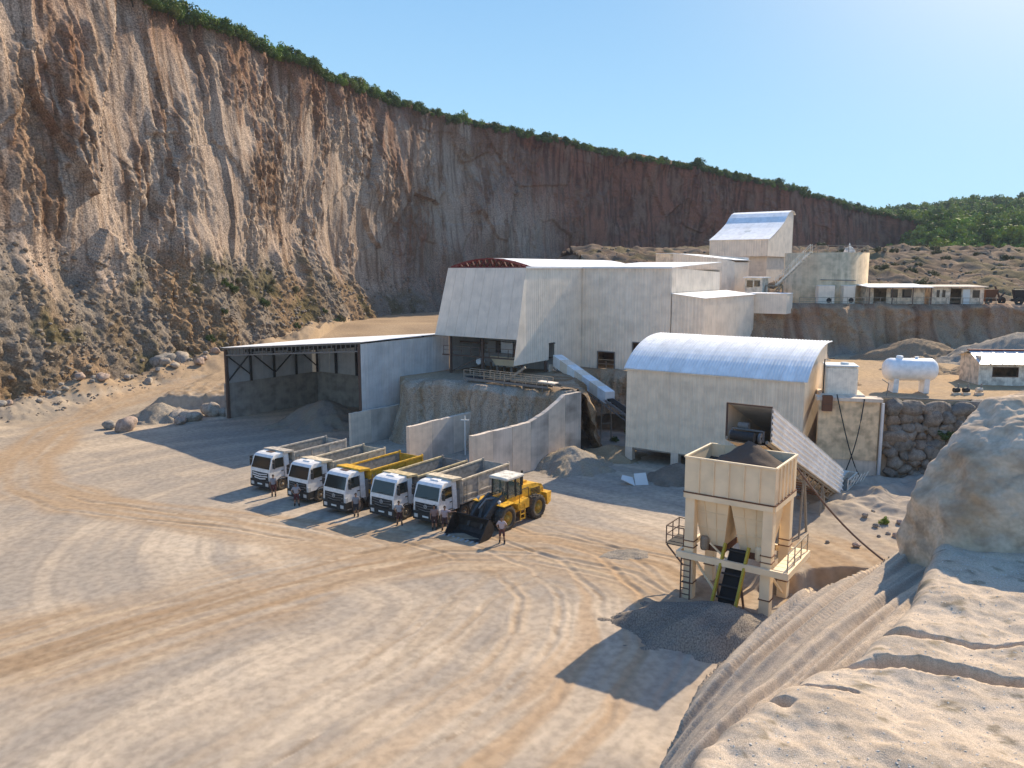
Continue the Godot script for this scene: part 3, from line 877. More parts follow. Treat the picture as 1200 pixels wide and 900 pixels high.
# the near ledge that the view is taken across, its scraped flank and the fall to the yard
func build_foreground() -> void:
	var ledge := PackedVector2Array([Vector2(-3, 6), Vector2(-0.6, -2), Vector2(0.9, -5.6), Vector2(1.6, -7.4), Vector2(2.0, -8.3), Vector2(2.25, -8.75), Vector2(2.8, -9.3), Vector2(3.6, -10.05), Vector2(4.4, -10.7), Vector2(5.15, -11.05), Vector2(5.9, -11.8), Vector2(7.1, -13.2), Vector2(9.0, -16.0), Vector2(12, -19), Vector2(40, -24), Vector2(40, 6)])
	var edge := []
	for i in range(0, 15):
		edge.append(ledge[i])
	var crest := [Vector2(-3.0, -4), Vector2(0.6, -8.6), Vector2(2.0, -11.4), Vector2(2.85, -12.8), Vector2(3.75, -14.3), Vector2(4.9, -15.3), Vector2(5.95, -16.05), Vector2(7.4, -16.5), Vector2(9.2, -17.6), Vector2(12, -21), Vector2(40, -27)]
	var band := PackedVector2Array(crest)
	for i in range(14, -1, -1):
		band.append(ledge[i])
	var lump := noise(0.5, 4, 401)
	var fine := noise(2.6, 3, 402)
	var groove := noise(1.5, 2, 403)
	# open cracks along the ledge: points, half width, depth
	var cracks := [
		[[Vector2(4.75, -10.75), Vector2(5.6, -10.55), Vector2(6.5, -10.1), Vector2(7.2, -9.85), Vector2(7.35, -9.75)], 0.085, 0.34],
		[[Vector2(5.7, -11.5), Vector2(6.5, -11.35), Vector2(7.3, -11.05), Vector2(8.3, -10.9)], 0.06, 0.24],
		[[Vector2(3.9, -10.15), Vector2(4.3, -9.95), Vector2(4.55, -9.8)], 0.05, 0.18],
		[[Vector2(5.3, -10.75), Vector2(5.95, -10.55), Vector2(6.2, -10.4)], 0.025, 0.10],
		[[Vector2(3.25, -9.75), Vector2(3.5, -9.55)], 0.10, 0.3]]
	var xs := steps([[-6, 0.3], [-0.5, 0.12], [1.4, 0.045], [9.6, 0.11], [14, 0.5], [40]])
	var zs := steps([[6, 0.6], [-5, 0.12], [-7.2, 0.045], [-13.8, 0.07], [-19, 0.2], [-29]])
	var nx := xs.size()
	var ny := zs.size()
	var P := PackedVector3Array()
	var C := PackedColorArray()
	P.resize(nx * ny)
	C.resize(nx * ny)
	for j in ny:
		for i in nx:
			var x := xs[i]
			var z := zs[j]
			var p := Vector2(x + lump.get_noise_2d(x * 2.0, z * 2.0) * 0.06, z + lump.get_noise_2d(z * 2.0, x * 2.0 + 60.0) * 0.06)
			var y := 0.0
			var c: Color
			var f := fine.get_noise_2d(x, z)
			var l := lump.get_noise_2d(x, z)
			if Geometry2D.is_point_in_polygon(p, ledge):
				y = 12.22 + l * 0.16 + f * 0.022 + clampf((x - 6.0) * 0.03, 0, 1)
				var de := 9.0
				if z > -17.0 and x < 12.0:
					de = absf(along(p, edge).x)
				y -= 0.22 * pow(clampf(1.0 - de / 0.28, 0, 1), 2.0)
				c = Color(0.57, 0.50, 0.42).lerp(Color(0.45, 0.39, 0.325), clampf(0.35 + l * 1.3 + f * 0.9, 0, 1))
				c = c.lerp(Color(0.36, 0.33, 0.29), clampf((lump.get_noise_2d(x * 1.6 + 9.0, z * 2.4) - 0.14) * 3.0, 0, 0.7) * clampf(0.6 + f * 1.6, 0, 1))
				c = c.lerp(Color(0.17, 0.15, 0.10), clampf((lump.get_noise_2d(x * 3.1, z * 4.5 + 77.0) + f * 0.35 - 0.42) * 6.0, 0, 0.6))
				if z < -8.6 and x < 9.0:
					for k in cracks:
						var dk := absf(along(p + Vector2(f, l) * 0.05, k[0]).x)
						var wdt: float = k[1] * (1.0 + l * 0.8)
						if dk < wdt * 1.6:
							y -= k[2] * smoothstep(wdt * 1.6, wdt * 0.7, dk)
			elif Geometry2D.is_point_in_polygon(p, band):
				var de := absf(along(p, edge).x)
				var cr := along(Vector2(x, z), crest)
				var dc := absf(cr.x)
				var t := de / (de + dc)
				var sg := x * 0.757 - z * 0.653
				var wg := x * 0.653 + z * 0.757
				var g := groove.get_noise_2d(wg * 1.2, sg * 0.05) * 0.8 + groove.get_noise_2d(wg * 2.6 + 40.0, sg * 0.08) * 0.35
				y = lerpf(11.72, 9.3 + (sg - 8.96) * 0.2316, t) + g * 0.34 + f * 0.012 + sin(t * PI) * 0.12
				c = Color(0.42, 0.365, 0.31).lerp(Color(0.53, 0.465, 0.39), clampf(0.5 + g * 1.4 + f * 0.5, 0, 1))
				c = c.lerp(Color(0.33, 0.295, 0.26), clampf((groove.get_noise_2d(wg * 3.0 + 20.0, sg * 0.08) - 0.12) * 3.0, 0, 0.6))
			else:
				var cr := along(p, crest)
				var dc := absf(cr.x)
				y = maxf(-0.8, minf(9.3 + (x * 0.757 - z * 0.653 - 8.96) * 0.2316, 11.6) - dc * 5.5 - l * 1.2 * minf(dc, 1.0) + f * 0.03)
				if z > 0.0 or cr.x < 0.0 and z > -3.0:
					y = minf(y, 8.0)
				c = Color(0.37, 0.30, 0.235).lerp(Color(0.46, 0.39, 0.31), clampf(0.5 + l * 1.4 + f * 0.7, 0, 1))
			P[j * nx + i] = Vector3(x, y, z)
			C[j * nx + i] = c
	structure("rock_ledge", grid_mesh(P, C, nx, ny, true), MAT.ledge)

	# loose chips of stone lying on the ledge
	var chip := ST()
	var cp := [Vector3(0.5, -0.1, 0.1), Vector3(-0.4, -0.15, 0.35), Vector3(-0.35, -0.1, -0.4), Vector3(0.25, -0.1, -0.45), Vector3(0.05, 0.38, 0.05), Vector3(0.3, 0.22, 0.3)]
	for f in [[0, 5, 1], [1, 5, 4], [1, 4, 2], [2, 4, 3], [3, 4, 0], [0, 4, 5]]:
		tri(chip, cp[f[0]], cp[f[1]], cp[f[2]])
	var cm := done(chip)
	var spots := []
	var r2 := RandomNumberGenerator.new()
	r2.seed = 77
	while spots.size() < 5000:
		var z := r2.randf_range(-15.5, -6.6)
		var x := r2.randf_range(1.3, 11.0)
		if absf(x / z) > 0.8:
			continue
		var v := Vector2(x, z)
		if not Geometry2D.is_point_in_polygon(v, ledge):
			continue
		if along(v, edge).x > 0.0 and absf(along(v, edge).x) < 0.25:
			continue
		spots.append(v)
	var mm := MultiMesh.new()
	mm.transform_format = MultiMesh.TRANSFORM_3D
	mm.use_colors = true
	mm.mesh = cm
	mm.instance_count = spots.size()
	for i in spots.size():
		var v: Vector2 = spots[i]
		var s := 0.010 + 0.036 * pow(r2.randf(), 5.0)
		var crack := false
		for k in cracks:
			if absf(along(v, k[0]).x) < k[1] * 1.8 + s:
				crack = true
		var y := 12.22 + lump.get_noise_2d(v.x, v.y) * 0.16 + fine.get_noise_2d(v.x, v.y) * 0.022 + clampf((v.x - 6.0) * 0.03, 0, 1)
		if crack:
			y -= 5.0
		mm.set_instance_transform(i, Transform3D(Basis.from_euler(Vector3(r2.randf_range(-0.5, 0.5), r2.randf() * TAU, r2.randf_range(-0.5, 0.5))).scaled(Vector3(s, s * 0.6, s)), Vector3(v.x, y + s * 0.02, v.y)))
		var t := r2.randf()
		mm.set_instance_color(i, Color(0.50, 0.44, 0.365).lerp(Color(0.66, 0.60, 0.52), t))
	var mi := MultiMeshInstance3D.new()
	mi.name = "stone_chips"
	mi.multimesh = mm
	mi.material_override = MAT.person
	tag(mi, "loose pale stone chips scattered over the near rock ledge", "stone chips")
	mi.set_meta("kind", "stuff")
	add_child(mi)

	# the big near boulder that closes the view on the right
	var P2 := PackedVector3Array()
	var C2 := PackedColorArray()
	var big := noise(0.35, 4, 411)
	var sharp := noise(0.8, 4, 412, FastNoiseLite.TYPE_SIMPLEX_SMOOTH, true)
	var bn := noise(4.0, 3, 413)
	var U := 330
	var V := 170
	var planes := [[Vector3(-1.0, 0.0, 0.15), 2.95], [Vector3(-0.67, 0.74, 0.05), 3.35], [Vector3(-0.9, 0.42, 0.1), 3.3], [Vector3(0.0, 0.10, 1.0), 1.9], [Vector3(-0.6, 0.05, 0.8), 2.55], [Vector3(0.1, 1.0, 0.0), 3.5], [Vector3(-0.3, 0.75, 0.6), 2.9], [Vector3(0.9, 0.2, 0.2), 5.6], [Vector3(-0.55, 0.2, -0.8), 2.6], [Vector3(0.3, 0.3, -0.9), 2.9], [Vector3(-0.3, -1, 0.0), 2.6]]
	var rb := RandomNumberGenerator.new()
	rb.seed = 415
	for k in 46:
		var v := Vector3(rb.randf_range(-1.0, 0.4), rb.randf_range(-0.3, 1.0), rb.randf_range(-0.2, 1.0)).normalized()
		var m := 9.0
		for e in range(11):
			var kk: float = v.dot(planes[e][0].normalized())
			if kk > 0.05:
				m = minf(m, planes[e][1] / kk)
		planes.append([v, m * rb.randf_range(0.87, 0.975)])
	for pl in planes:
		pl[0] = pl[0].normalized()
	for j in V:
		for i in U:
			var th := TAU * i / (U - 1)
			var ph := PI * (float(j) / (V - 1) - 0.5)
			var d := Vector3(cos(th) * cos(ph), sin(ph), sin(th) * cos(ph))
			var r := 6.5
			for pl in planes:
				var k: float = d.dot(pl[0])
				if k > 0.05:
					r = -0.025 * log(exp(-r / 0.025) + exp(-(pl[1] / k) / 0.025)) if absf(r - pl[1] / k) < 0.5 else minf(r, pl[1] / k)
			var q := d * r
			r += big.get_noise_3dv(q) * 0.2 + big.get_noise_3dv(q * 2.6 + Vector3(4, 2, 0)) * 0.12 + bn.get_noise_3dv(q * 0.4) * 0.05 + bn.get_noise_3dv(q * 1.4) * 0.02
			q = d * r
			var ck := absf(q.x + 1.15 + 0.35 * q.y + bn.get_noise_3dv(Vector3(0, q.y * 0.35, 3)) * 0.5)
			if q.z > 0.5 and q.y < 0.2:
				q -= d * 0.22 * exp(-pow(ck / 0.07, 2.0)) * smoothstep(0.2, -0.4, q.y)
			P2.append(q)
			var n := big.get_noise_3dv(q * 1.7 + Vector3(9, 0, 0))
			var c := Color(0.42, 0.365, 0.305).lerp(Color(0.34, 0.265, 0.195), clampf(0.42 + n * 1.5 + bn.get_noise_3dv(q) * 0.4, 0, 1))
			c = c.lerp(Color(0.47, 0.42, 0.365), clampf(big.get_noise_3dv(q * 0.9 + Vector3(0, 30, 0)) * 2.4, 0, 0.7))
			C2.append(c)
	var b := MeshInstance3D.new()
	b.name = "large_boulder"
	b.mesh = grid_mesh(P2, C2, U, V, false)
	b.material_override = MAT.near_rock
	b.position = Vector3(11.75, 12.0, -15.7)
	tag(b, "huge pale brown boulder rising from the near ledge beside the boulder wall", "boulder")
	add_child(b)


# ------------------------------------------------------------------ the plant
func slab(st: SurfaceTool, a: Vector3, b: Vector3, c: Vector3, d: Vector3, t: float) -> void:
	# a flat panel a-b-c-d (counter-clockwise seen from its face), t thick behind its face
	var n := (b - a).cross(d - a).normalized() * t
	quad(st, a, b, c, d)
	quad(st, b - n, a - n, d - n, c - n)
	quad(st, a - n, b - n, b, a)
	quad(st, b - n, c - n, c, b)
	quad(st, c - n, d - n, d, c)
	quad(st, d - n, a - n, a, d)

func panel_wall(called: String, label: String, a: Vector2, b: Vector2, tops: Array, thick: float, mats: Array, base := -0.3) -> Node3D:
	# a wall of upright cast panels side by side
	var d := (b - a)
	var t := thing(called, label, "wall", Vector3(a.x, 0, a.y), atan2(-d.y, d.x))
	var n := tops.size() - 1
	var w := d.length() / n
	for i in n:
		var st := ST()
		var x0 := w * i + 0.012
		var x1 := w * (i + 1) - 0.012
		var z := rng.randf_range(-0.02, 0.02)
		var y0: float = tops[i]
		var y1: float = tops[i + 1]
		var lo := Vector3(x0, base, z)
		# chipped upper edge
		var k := 5
		for e in k:
			var xa := lerpf(x0, x1, float(e) / k)
			var xb := lerpf(x0, x1, float(e + 1) / k)
			var ya := lerpf(y0, y1, float(e) / k) - (rng.randf() * 0.06 if e > 0 else 0.0)
			var yb := lerpf(y0, y1, float(e + 1) / k) - rng.randf() * 0.05
			hexa(st, [Vector3(xa, base, z), Vector3(xb, base, z), Vector3(xb, base, z - thick), Vector3(xa, base, z - thick), Vector3(xa, ya, z), Vector3(xb, yb, z), Vector3(xb, yb, z - thick), Vector3(xa, ya, z - thick)])
		part("concrete_panel", st, mats[i % mats.size()], t)
	return t

func build_terrace_walls() -> void:
	var c: Array = [MAT.concrete, mat("concrete_b", Color(0.71, 0.615, 0.52), 0.9, {"tex": "streak", "scale": Vector3(0.13, 0.03, 0.13), "detail": "blotch", "dscale": 0.06, "bump": 0.5, "bumptex": "grain"})]
	panel_wall("dividing_wall", "sunlit concrete dividing wall rising to the terrace, behind the loader", Vector2(-3.2, -62.7), Vector2(6.55, -73.45), [4.35, 4.4, 4.4, 4.5, 5.2, 6.3, 6.35], 0.45, c)
	panel_wall("dividing_wall", "shaded concrete dividing wall standing behind the middle trucks", Vector2(-9.3, -69.9), Vector2(-3.8, -77.3), [3.65, 3.7, 3.7, 3.75], 0.4, c)
	panel_wall("bay_wall", "low concrete panel wall against the right side of the shed", Vector2(-16.2, -77.9), Vector2(-11.3, -84.6), [3.4, 3.4, 3.35, 3.4], 0.35, c)

func build_shed() -> void:
	var t := thing("storage_shed", "open steel storage shed with grey corrugated side beside the trucks", "shed", Vector3(-34.1, 0, -93.3), YAW)
	var W := 22.7
	var D := 14.0
	var h := func(x: float) -> float:
		return lerpf(8.45, 10.3, x / W)
	var zinc: Array = [MAT.sheet_zinc, MAT.sheet_zinc_b]
	# low concrete walls round three sides
	for e in [[Vector3(-0.35, -0.3, -D), Vector3(0, 4.2, 0.2)], [Vector3(0, -0.3, -D - 0.35), Vector3(W, 4.2, -D)]]:
		var st := ST()
		box(st, e[0], e[1])
		part("concrete_wall", st, MAT.concrete_dark, t)
	sheet_wall(t, zinc, Vector3(-0.12, 4.2, -D), Vector3(0, 0, 1), D + 0.1, 4.2, 4.2, 1.1)
	sheet_wall(t, zinc, Vector3(W, 4.2, -D - 0.1), Vector3(-1, 0, 0), W, h.call(W) - 4.2, h.call(0) - 4.2, 1.2)
	sheet_wall(t, zinc, Vector3(W + 0.1, 0.1, 0.15), Vector3(0, 0, -1), D + 0.2, 10.1, 10.1, 1.0)
	# roof sheets
	for i in 13:
		var z0 := 0.35 - i * 1.12
		var st := ST()
		slab(st, Vector3(-0.5, h.call(-0.5) + 0.12, z0), Vector3(W + 0.35, h.call(W + 0.35) + 0.12, z0), Vector3(W + 0.35, h.call(W + 0.35) + 0.12, z0 - 1.11), Vector3(-0.5, h.call(-0.5) + 0.12, z0 - 1.11), 0.05)
		part("roof_sheet", st, MAT.roof_white if i % 2 == 0 else MAT.roof_white_b, t)
	# lattice girder across the front
	var st2 := ST()
	for y in [-0.05, -0.85]:
		bar(st2, Vector3(0, h.call(0) + y, 0.1), Vector3(W, h.call(W) + y, 0.1), 0.14)
	for i in 33:
		var x := W * i / 32.0
		bar(st2, Vector3(x, h.call(x) - 0.05, 0.1), Vector3(x, h.call(x) - 0.85, 0.1), 0.07)
	part("front_girder", st2, MAT.steel_grey, t)
	for x in [0.12, W - 0.12]:
		var st := ST()
		box(st, Vector3(x - 0.16, 0, -0.1), Vector3(x + 0.16, h.call(x) - 0.1, 0.22))
		part("column", st, MAT.steel_brown, t)
	# posts and cross bracing along the left and back walls
	for i in range(1, 5):
		var st := ST()
		var z := -D * i / 4.0 + 0.12
		box(st, Vector3(0.02, 4.2, z - 0.11), Vector3(0.24, h.call(0) - 0.1, z + 0.11))
		part("post", st, MAT.steel_dark, t)
	for i in 4:
		var st := ST()
		var z0 := -D * i / 4.0
		var z1 := -D * (i + 1) / 4.0 + 0.12
		if i == 0:
			bar(st, Vector3(0.14, 4.4, z0), Vector3(0.14, 7.6, z1), 0.13)
		if i != 2:
			bar(st, Vector3(0.2, 7.6, z0), Vector3(0.2, 4.9, z1), 0.13)
		else:
			bar(st, Vector3(0.2, 4.9, z0), Vector3(0.2, 7.6, z1), 0.13)
		part("brace", st, MAT.steel_dark, t)
	for i in range(1, 6):
		var st := ST()
		var x := W * i / 6.0
		box(st, Vector3(x - 0.12, 4.2, -D + 0.02), Vector3(x + 0.12, h.call(x) - 0.1, -D + 0.26))
		part("post", st, MAT.steel_dark, t)
		var s3 := ST()
		bar(s3, Vector3(x, h.call(x) - 0.4, -D), Vector3(x, h.call(x) - 0.4, 0), 0.2, 0.34)
		part("rafter", s3, MAT.steel_dark, t)

func build_main_building() -> void:
	var t := thing("crusher_building", "large off-white sheet-clad crusher building on the terrace with red roof truss", "building", Vector3(1.5, 6.2, -84), YAW)
	var wh: Array = [MAT.sheet_white, MAT.sheet_white_b]
	var H := 11.7
	# leaning apron of wide flat panels over the machine bay
	for i in 8:
		var xa := lerpf(-10.6, 0.0, i / 8.0) + 0.01
		var xb := lerpf(-10.6, 0.0, (i + 1) / 8.0) - 0.01
		var st := ST()
		var la := xa - 0.7 * clampf(-xa / 10.6, 0, 1)
		var lb := xb - 0.7 * clampf(-xb / 10.6, 0, 1)
		slab(st, Vector3(la, 4.2, 1.7), Vector3(lb, 4.2, 1.7), Vector3(xb, H, 0.02), Vector3(xa, H, 0.02), 0.08)
		part("apron_panel", st, MAT.sheet_white_b if i % 3 == 1 else MAT.sheet_white, t)
	# the wall facing right, first stretch open below
	var st0 := ST()
	slab(st0, Vector3(0.03, 1.5, 2.3), Vector3(0.03, 1.5, 0.0), Vector3(0.03, H, 0.0), Vector3(0.03, H, 0.12), 0.06)
	part("wall_panel", st0, MAT.sheet_white, t)
	sheet_wall(t, wh, Vector3(0, 1.5, 0), Vector3(0, 0, -1), 4.6, H - 1.5, H - 1.5, 1.15, "wall_sheet", 0.38)
	sheet_wall(t, wh, Vector3(0, 3.4, -4.6), Vector3(0, 0, -1), 1.2, H - 3.4, H - 3.4, 1.2, "wall_sheet", 0.38)
	sheet_wall(t, wh, Vector3(0, -0.2, -4.6), Vector3(0, 0, -1), 1.2, 1.15, 1.15, 1.2, "wall_sheet", 0.38)
	sheet_wall(t, wh, Vector3(0, -0.2, -5.8), Vector3(0, 0, -1), 6.0, H + 0.2, H + 0.2, 1.15, "wall_sheet", 0.38)
	for y in [1.75, 3.3]:
		var stf := ST()
		bar(stf, Vector3(0.05, y, -4.6), Vector3(0.05, y, -5.8), 0.1)
		part("hatch_beam", stf, MAT.steel_dark, t)
	# the wall facing the yard with two tall openings
	for i in 10:
		var base := -0.3
		if i == 2 or i == 3:
			base = 2.0
		if i == 6 or i == 7:
			base = 3.3
		sheet_wall(t, wh, Vector3(i * 1.13, base, -11.8), Vector3(1, 0, 0), 1.13, H - base, H - base, 1.13, "wall_sheet", 0.38)
	for e in [[2.26, 4.52, 2.0], [6.78, 9.04, 3.3]]:
		var sd := ST()
		bar(sd, Vector3(e[0], -0.3, -11.78), Vector3(e[0], e[2], -11.78), 0.12)
		bar(sd, Vector3(e[1], -0.3, -11.78), Vector3(e[1], e[2], -11.78), 0.12)
		bar(sd, Vector3(e[0], e[2], -11.78), Vector3(e[1], e[2], -11.78), 0.12)
		part("door_frame", sd, MAT.steel_grey, t)
		var sr := ST()
		for y in [0.55, 1.05]:
			bar(sr, Vector3(e[0], y, -11.85), Vector3(e[1], y, -11.85), 0.05)
		bar(sr, Vector3((e[0] + e[1]) * 0.5, 0, -11.85), Vector3((e[0] + e[1]) * 0.5, 1.05, -11.85), 0.05)
		part("door_rail", sr, MAT.rail, t)
	sheet_wall(t, wh, Vector3(11.32, -0.3, -11.8), Vector3(0, 0, -1), 14.8, H + 0.3, H - 0.2, 1.2, "wall_sheet", 0.38)
	# hidden sides close the building
	sheet_wall(t, wh, Vector3(11.3, -0.3, -26.6), Vector3(-1, 0, 0), 21.9, H + 0.1, H + 0.1, 2.2)
	sheet_wall(t, wh, Vector3(-10.62, 4.2, -26.6), Vector3(0, 0, 1), 26.6, H - 4.2, H - 4.2, 2.2)
	sheet_wall(t, [MAT.sheet_zinc_b], Vector3(-10.62, -0.3, -26.6), Vector3(0, 0, 1), 26.4, 4.48, 4.48, 2.2)
	# inner wall behind the machines
	var si := ST()
	box(si, Vector3(-10.5, -0.2, -6.6), Vector3(-0.1, 4.6, -6.45))
	part("inner_wall", si, MAT.sheet_zinc_b, t)
	var sc := ST()
	box(sc, Vector3(-10.5, 4.3, -6.5), Vector3(-0.1, 4.45, 1.45))
	part("bay_ceiling", sc, MAT.sheet_white_b, t)
	# barrel roof
	var arc := func(x: float) -> float:
		return H + 0.12 + 0.95 * sin(PI * (x + 10.6) / 10.6)
	for i in 22:
		var z0 := -1.3 - i * 1.15
		var st := ST()
		for k in 8:
			var xa := lerpf(-10.8, 0.2, k / 8.0)
			var xb := lerpf(-10.8, 0.2, (k + 1) / 8.0)
			slab(st, Vector3(xa, arc.call(xa), z0), Vector3(xb, arc.call(xb), z0), Vector3(xb, arc.call(xb), z0 - 1.14), Vector3(xa, arc.call(xa), z0 - 1.14), 0.04)
		part("roof_sheet", st, MAT.roof_white if i % 3 else MAT.roof_white_b, t)
	for i in 10:
		var xa := 0.22 + i * 1.12
		var st := ST()
		slab(st, Vector3(xa, H + 0.06, -11.6), Vector3(xa + 1.11, H + 0.06, -11.6), Vector3(xa + 1.11, H + 0.75, -26.7), Vector3(xa, H + 0.75, -26.7), 0.05)
		part("roof_sheet", st, MAT.roof_white if i % 3 else MAT.roof_white_b, t)
	# gutter edge
	var sg := ST()
	bar(sg, Vector3(0.12, H + 0.05, 0.1), Vector3(0.12, H + 0.05, -11.7), 0.16, 0.2)
	bar(sg, Vector3(0.1, H + 0.05, -11.66), Vector3(11.4, H + 0.02, -11.66), 0.16, 0.2)
	part("gutter", sg, MAT.roof_white_b, t)
	# red roof trusses at the open gable
	for z in [-0.25, -1.15]:
		var sr := ST()
		var last := Vector3.ZERO
		for k in 13:
			var x := lerpf(-10.4, -0.1, k / 12.0)
			var p := Vector3(x, arc.call(x) - 0.08, z)
			if k > 0:
				bar(sr, last, p, 0.12)
				var mid := (last + p) * 0.5
				bar(sr, Vector3(last.x, H + 0.08, z), mid, 0.07)
				bar(sr, mid, Vector3(p.x, H + 0.08, z), 0.07)
			last = p
		bar(sr, Vector3(-10.4, H + 0.08, z), Vector3(-0.1, H + 0.08, z), 0.14)
		part("roof_truss", sr, MAT.red_steel, t)
	var sp := ST()
	for k in 7:
		var x := lerpf(-9.8, -0.8, k / 6.0)
		bar(sp, Vector3(x, arc.call(x) - 0.04, -0.1), Vector3(x, arc.call(x) - 0.04, -1.3), 0.1)
	part("purlins", sp, MAT.red_steel, t)
	# steel columns of the machine bay
	for p in [Vector3(-9.3, 0, 1.3), Vector3(-4.9, 0, 1.2), Vector3(-0.3, 0, 0.4), Vector3(-0.2, 0, -4.2), Vector3(-10.4, 0, -6.0)]:
		var st := ST()
		box(st, p + Vector3(-0.12, -0.2, -0.12), p + Vector3(0.12, 4.2, 0.12))
		part("column", st, MAT.steel_brown, t)
	var sb := ST()
	bar(sb, Vector3(-10.6, 2.0, 1.2), Vector3(-0.3, 2.0, 0.9), 0.1, 0.16)
	bar(sb, Vector3(-10.6, 3.2, -2.0), Vector3(-0.3, 3.2, -2.0), 0.1, 0.2)
	bar(sb, Vector3(-9.3, 0.2, 1.2), Vector3(-5.2, 2.0, 1.2), 0.08)
	part("tie_beam", sb, MAT.steel_brown, t)
	rail(t, [Vector3(-10.4, 2.08, 1.25), Vector3(-0.4, 2.08, 0.95)], 0.95, MAT.rail_brown, "gallery_railing", 1.3, 0.025)
	# the annexe box
	var a := thing("annexe_building", "plain white box annexe on the right end of the crusher building", "building", t.position + R3(11.5, 0, -11.65), YAW)
	sheet_wall(a, wh, Vector3(0, -0.3, 0), Vector3(1, 0, 0), 3.7, 9.2, 8.75, 1.2, "wall_sheet", 0.38)
	sheet_wall(a, wh, Vector3(3.7, -0.3, 0), Vector3(0, 0, -1), 16.8, 8.75, 8.75, 1.3, "wall_sheet", 0.38)
	sheet_wall(a, wh, Vector3(3.7, -0.3, -16.8), Vector3(-1, 0, 0), 3.7, 8.75, 9.2, 1.8)
	for i in 5:
		var z0 := 0.12 - i * 3.42
		var st := ST()
		slab(st, Vector3(-0.02, 8.93, z0), Vector3(3.85, 8.48, z0), Vector3(3.85, 8.48, z0 - 3.4), Vector3(-0.02, 8.93, z0 - 3.4), 0.06)
		part("roof_sheet", st, MAT.roof_white, a)
	# screening machine inside the bay
	var m := thing("screening_machine", "grey and brown screening machine in the open bay under the apron", "machine", t.position + R3(-6.6, 0, -1.4), YAW)
	var s := ST()
	box(s, Vector3(0.0, 1.3, -1.4), Vector3(4.4, 2.3, 0.8))
	part("screen_box", s, MAT.steel_grey, m)
	s = ST()
	hexa(s, [Vector3(2.2, 1.0, 0.9), Vector3(4.6, 1.0, 0.9), Vector3(4.6, 1.0, -0.6), Vector3(2.2, 1.0, -0.6), Vector3(1.6, 2.0, 1.2), Vector3(5.0, 2.0, 1.2), Vector3(5.0, 2.0, -0.8), Vector3(1.6, 2.0, -0.8)])
	part("discharge_hopper", s, MAT.bin_cream_b, m)
	s = ST()
	hexa(s, [Vector3(4.3, 2.0, 0.6), Vector3(5.9, 2.0, 0.6), Vector3(5.9, 2.0, -0.6), Vector3(4.3, 2.0, -0.6), Vector3(4.7, 4.1, 0.3), Vector3(6.5, 4.1, 0.3), Vector3(6.5, 4.1, -0.8), Vector3(4.7, 4.1, -0.8)])
	part("chute", s, MAT.rust, m)
	s = ST()
	lathe(s, [Vector2(0, 0), Vector2(0.34, 0.0), Vector2(0.34, 0.8), Vector2(0, 0.8)], Vector3.BACK, Vector3(0.3, 1.35, 0.75), 14)
	part("motor", s, MAT.tank_white, m)
	for x in [0.3, 2.2, 4.1]:
		s = ST()
		box(s, Vector3(x - 0.1, -0.2, -0.9), Vector3(x + 0.1, 1.4, -0.7))
		box(s, Vector3(x - 0.1, -0.2, 0.4), Vector3(x + 0.1, 1.4, 0.6))
		part("leg", s, MAT.steel_grey, m)
	s = ST()
	box(s, Vector3(0.6, 2.3, -0.8), Vector3(1.7, 3.6, 0.2))
	part("feed_box", s, MAT.steel_grey, m)
	s = ST()
	box(s, Vector3(2.3, 2.3, -0.9), Vector3(3.9, 3.5, 0.0))
	part("drive_guard", s, MAT.sheet_zinc_b, m)
	# collecting belt along the edge of the terrace
	var b := thing("belt_walkway", "narrow belt conveyor with grey railings along the terrace edge", "conveyor", Vector3(-4.6, 6.2, -80.0), atan2(-6.4, 11.0) * 1.0)
	s = ST()
	for z in [-0.5, 0.5]:
		bar(s, Vector3(0, 0.55, z), Vector3(9.6, 0.30, z), 0.12, 0.2)
	part("belt_frame", s, MAT.steel_grey, b)
	s = ST()
	bar(s, Vector3(0.05, 0.72, 0), Vector3(9.5, 0.47, 0), 0.8, 0.04)
	part("belt", s, MAT.rubber, b)
	for i in 5:
		s = ST()
		var x := 0.4 + i * 2.15
		for z in [-0.5, 0.5]:
			bar(s, Vector3(x, -0.15, z), Vector3(x, 0.55, z), 0.09)
		part("leg", s, MAT.steel_grey, b)
	rail(b, [Vector3(0, 0.6, 0.58), Vector3(9.6, 0.35, 0.58)], 0.85, MAT.rail, "railing", 1.2, 0.03)
	rail(b, [Vector3(0, 0.6, -0.58), Vector3(9.6, 0.35, -0.58)], 0.85, MAT.rail, "railing", 1.2, 0.03)
	s = ST()
	bar(s, Vector3(4.6, 0.5, 0.0), Vector3(6.6, 2.0, -0.4), 0.22)
	part("brace_tube", s, MAT.rail, b)
	s = ST()
	slab(s, Vector3(8.6, 0.9, 0.7), Vector3(10.4, 0.8, 0.7), Vector3(10.4, 0.8, -0.2), Vector3(8.6, 0.9, -0.2), 0.1)
	part("cover", s, MAT.sheet_white, b)
	# little sign post in front of the retaining wall
	var g := thing("cross_post", "small white cross-shaped post in front of the retaining wall", "post", Vector3(-4.5, 0, -74.0), -0.2)
	s = ST()
	box(s, Vector3(-0.05, -0.2, -0.05), Vector3(0.05, 3.9, 0.05))
	part("upright", s, MAT.plate_white, g)
	s = ST()
	box(s, Vector3(-0.42, 3.45, -0.04), Vector3(0.42, 3.55, 0.06))
	part("arm", s, MAT.plate_white, g)

func R3(x: float, y: float, z: float) -> Vector3:
	# plant axes to the world's
	return Vector3(x, y, z).rotated(Vector3.UP, YAW)

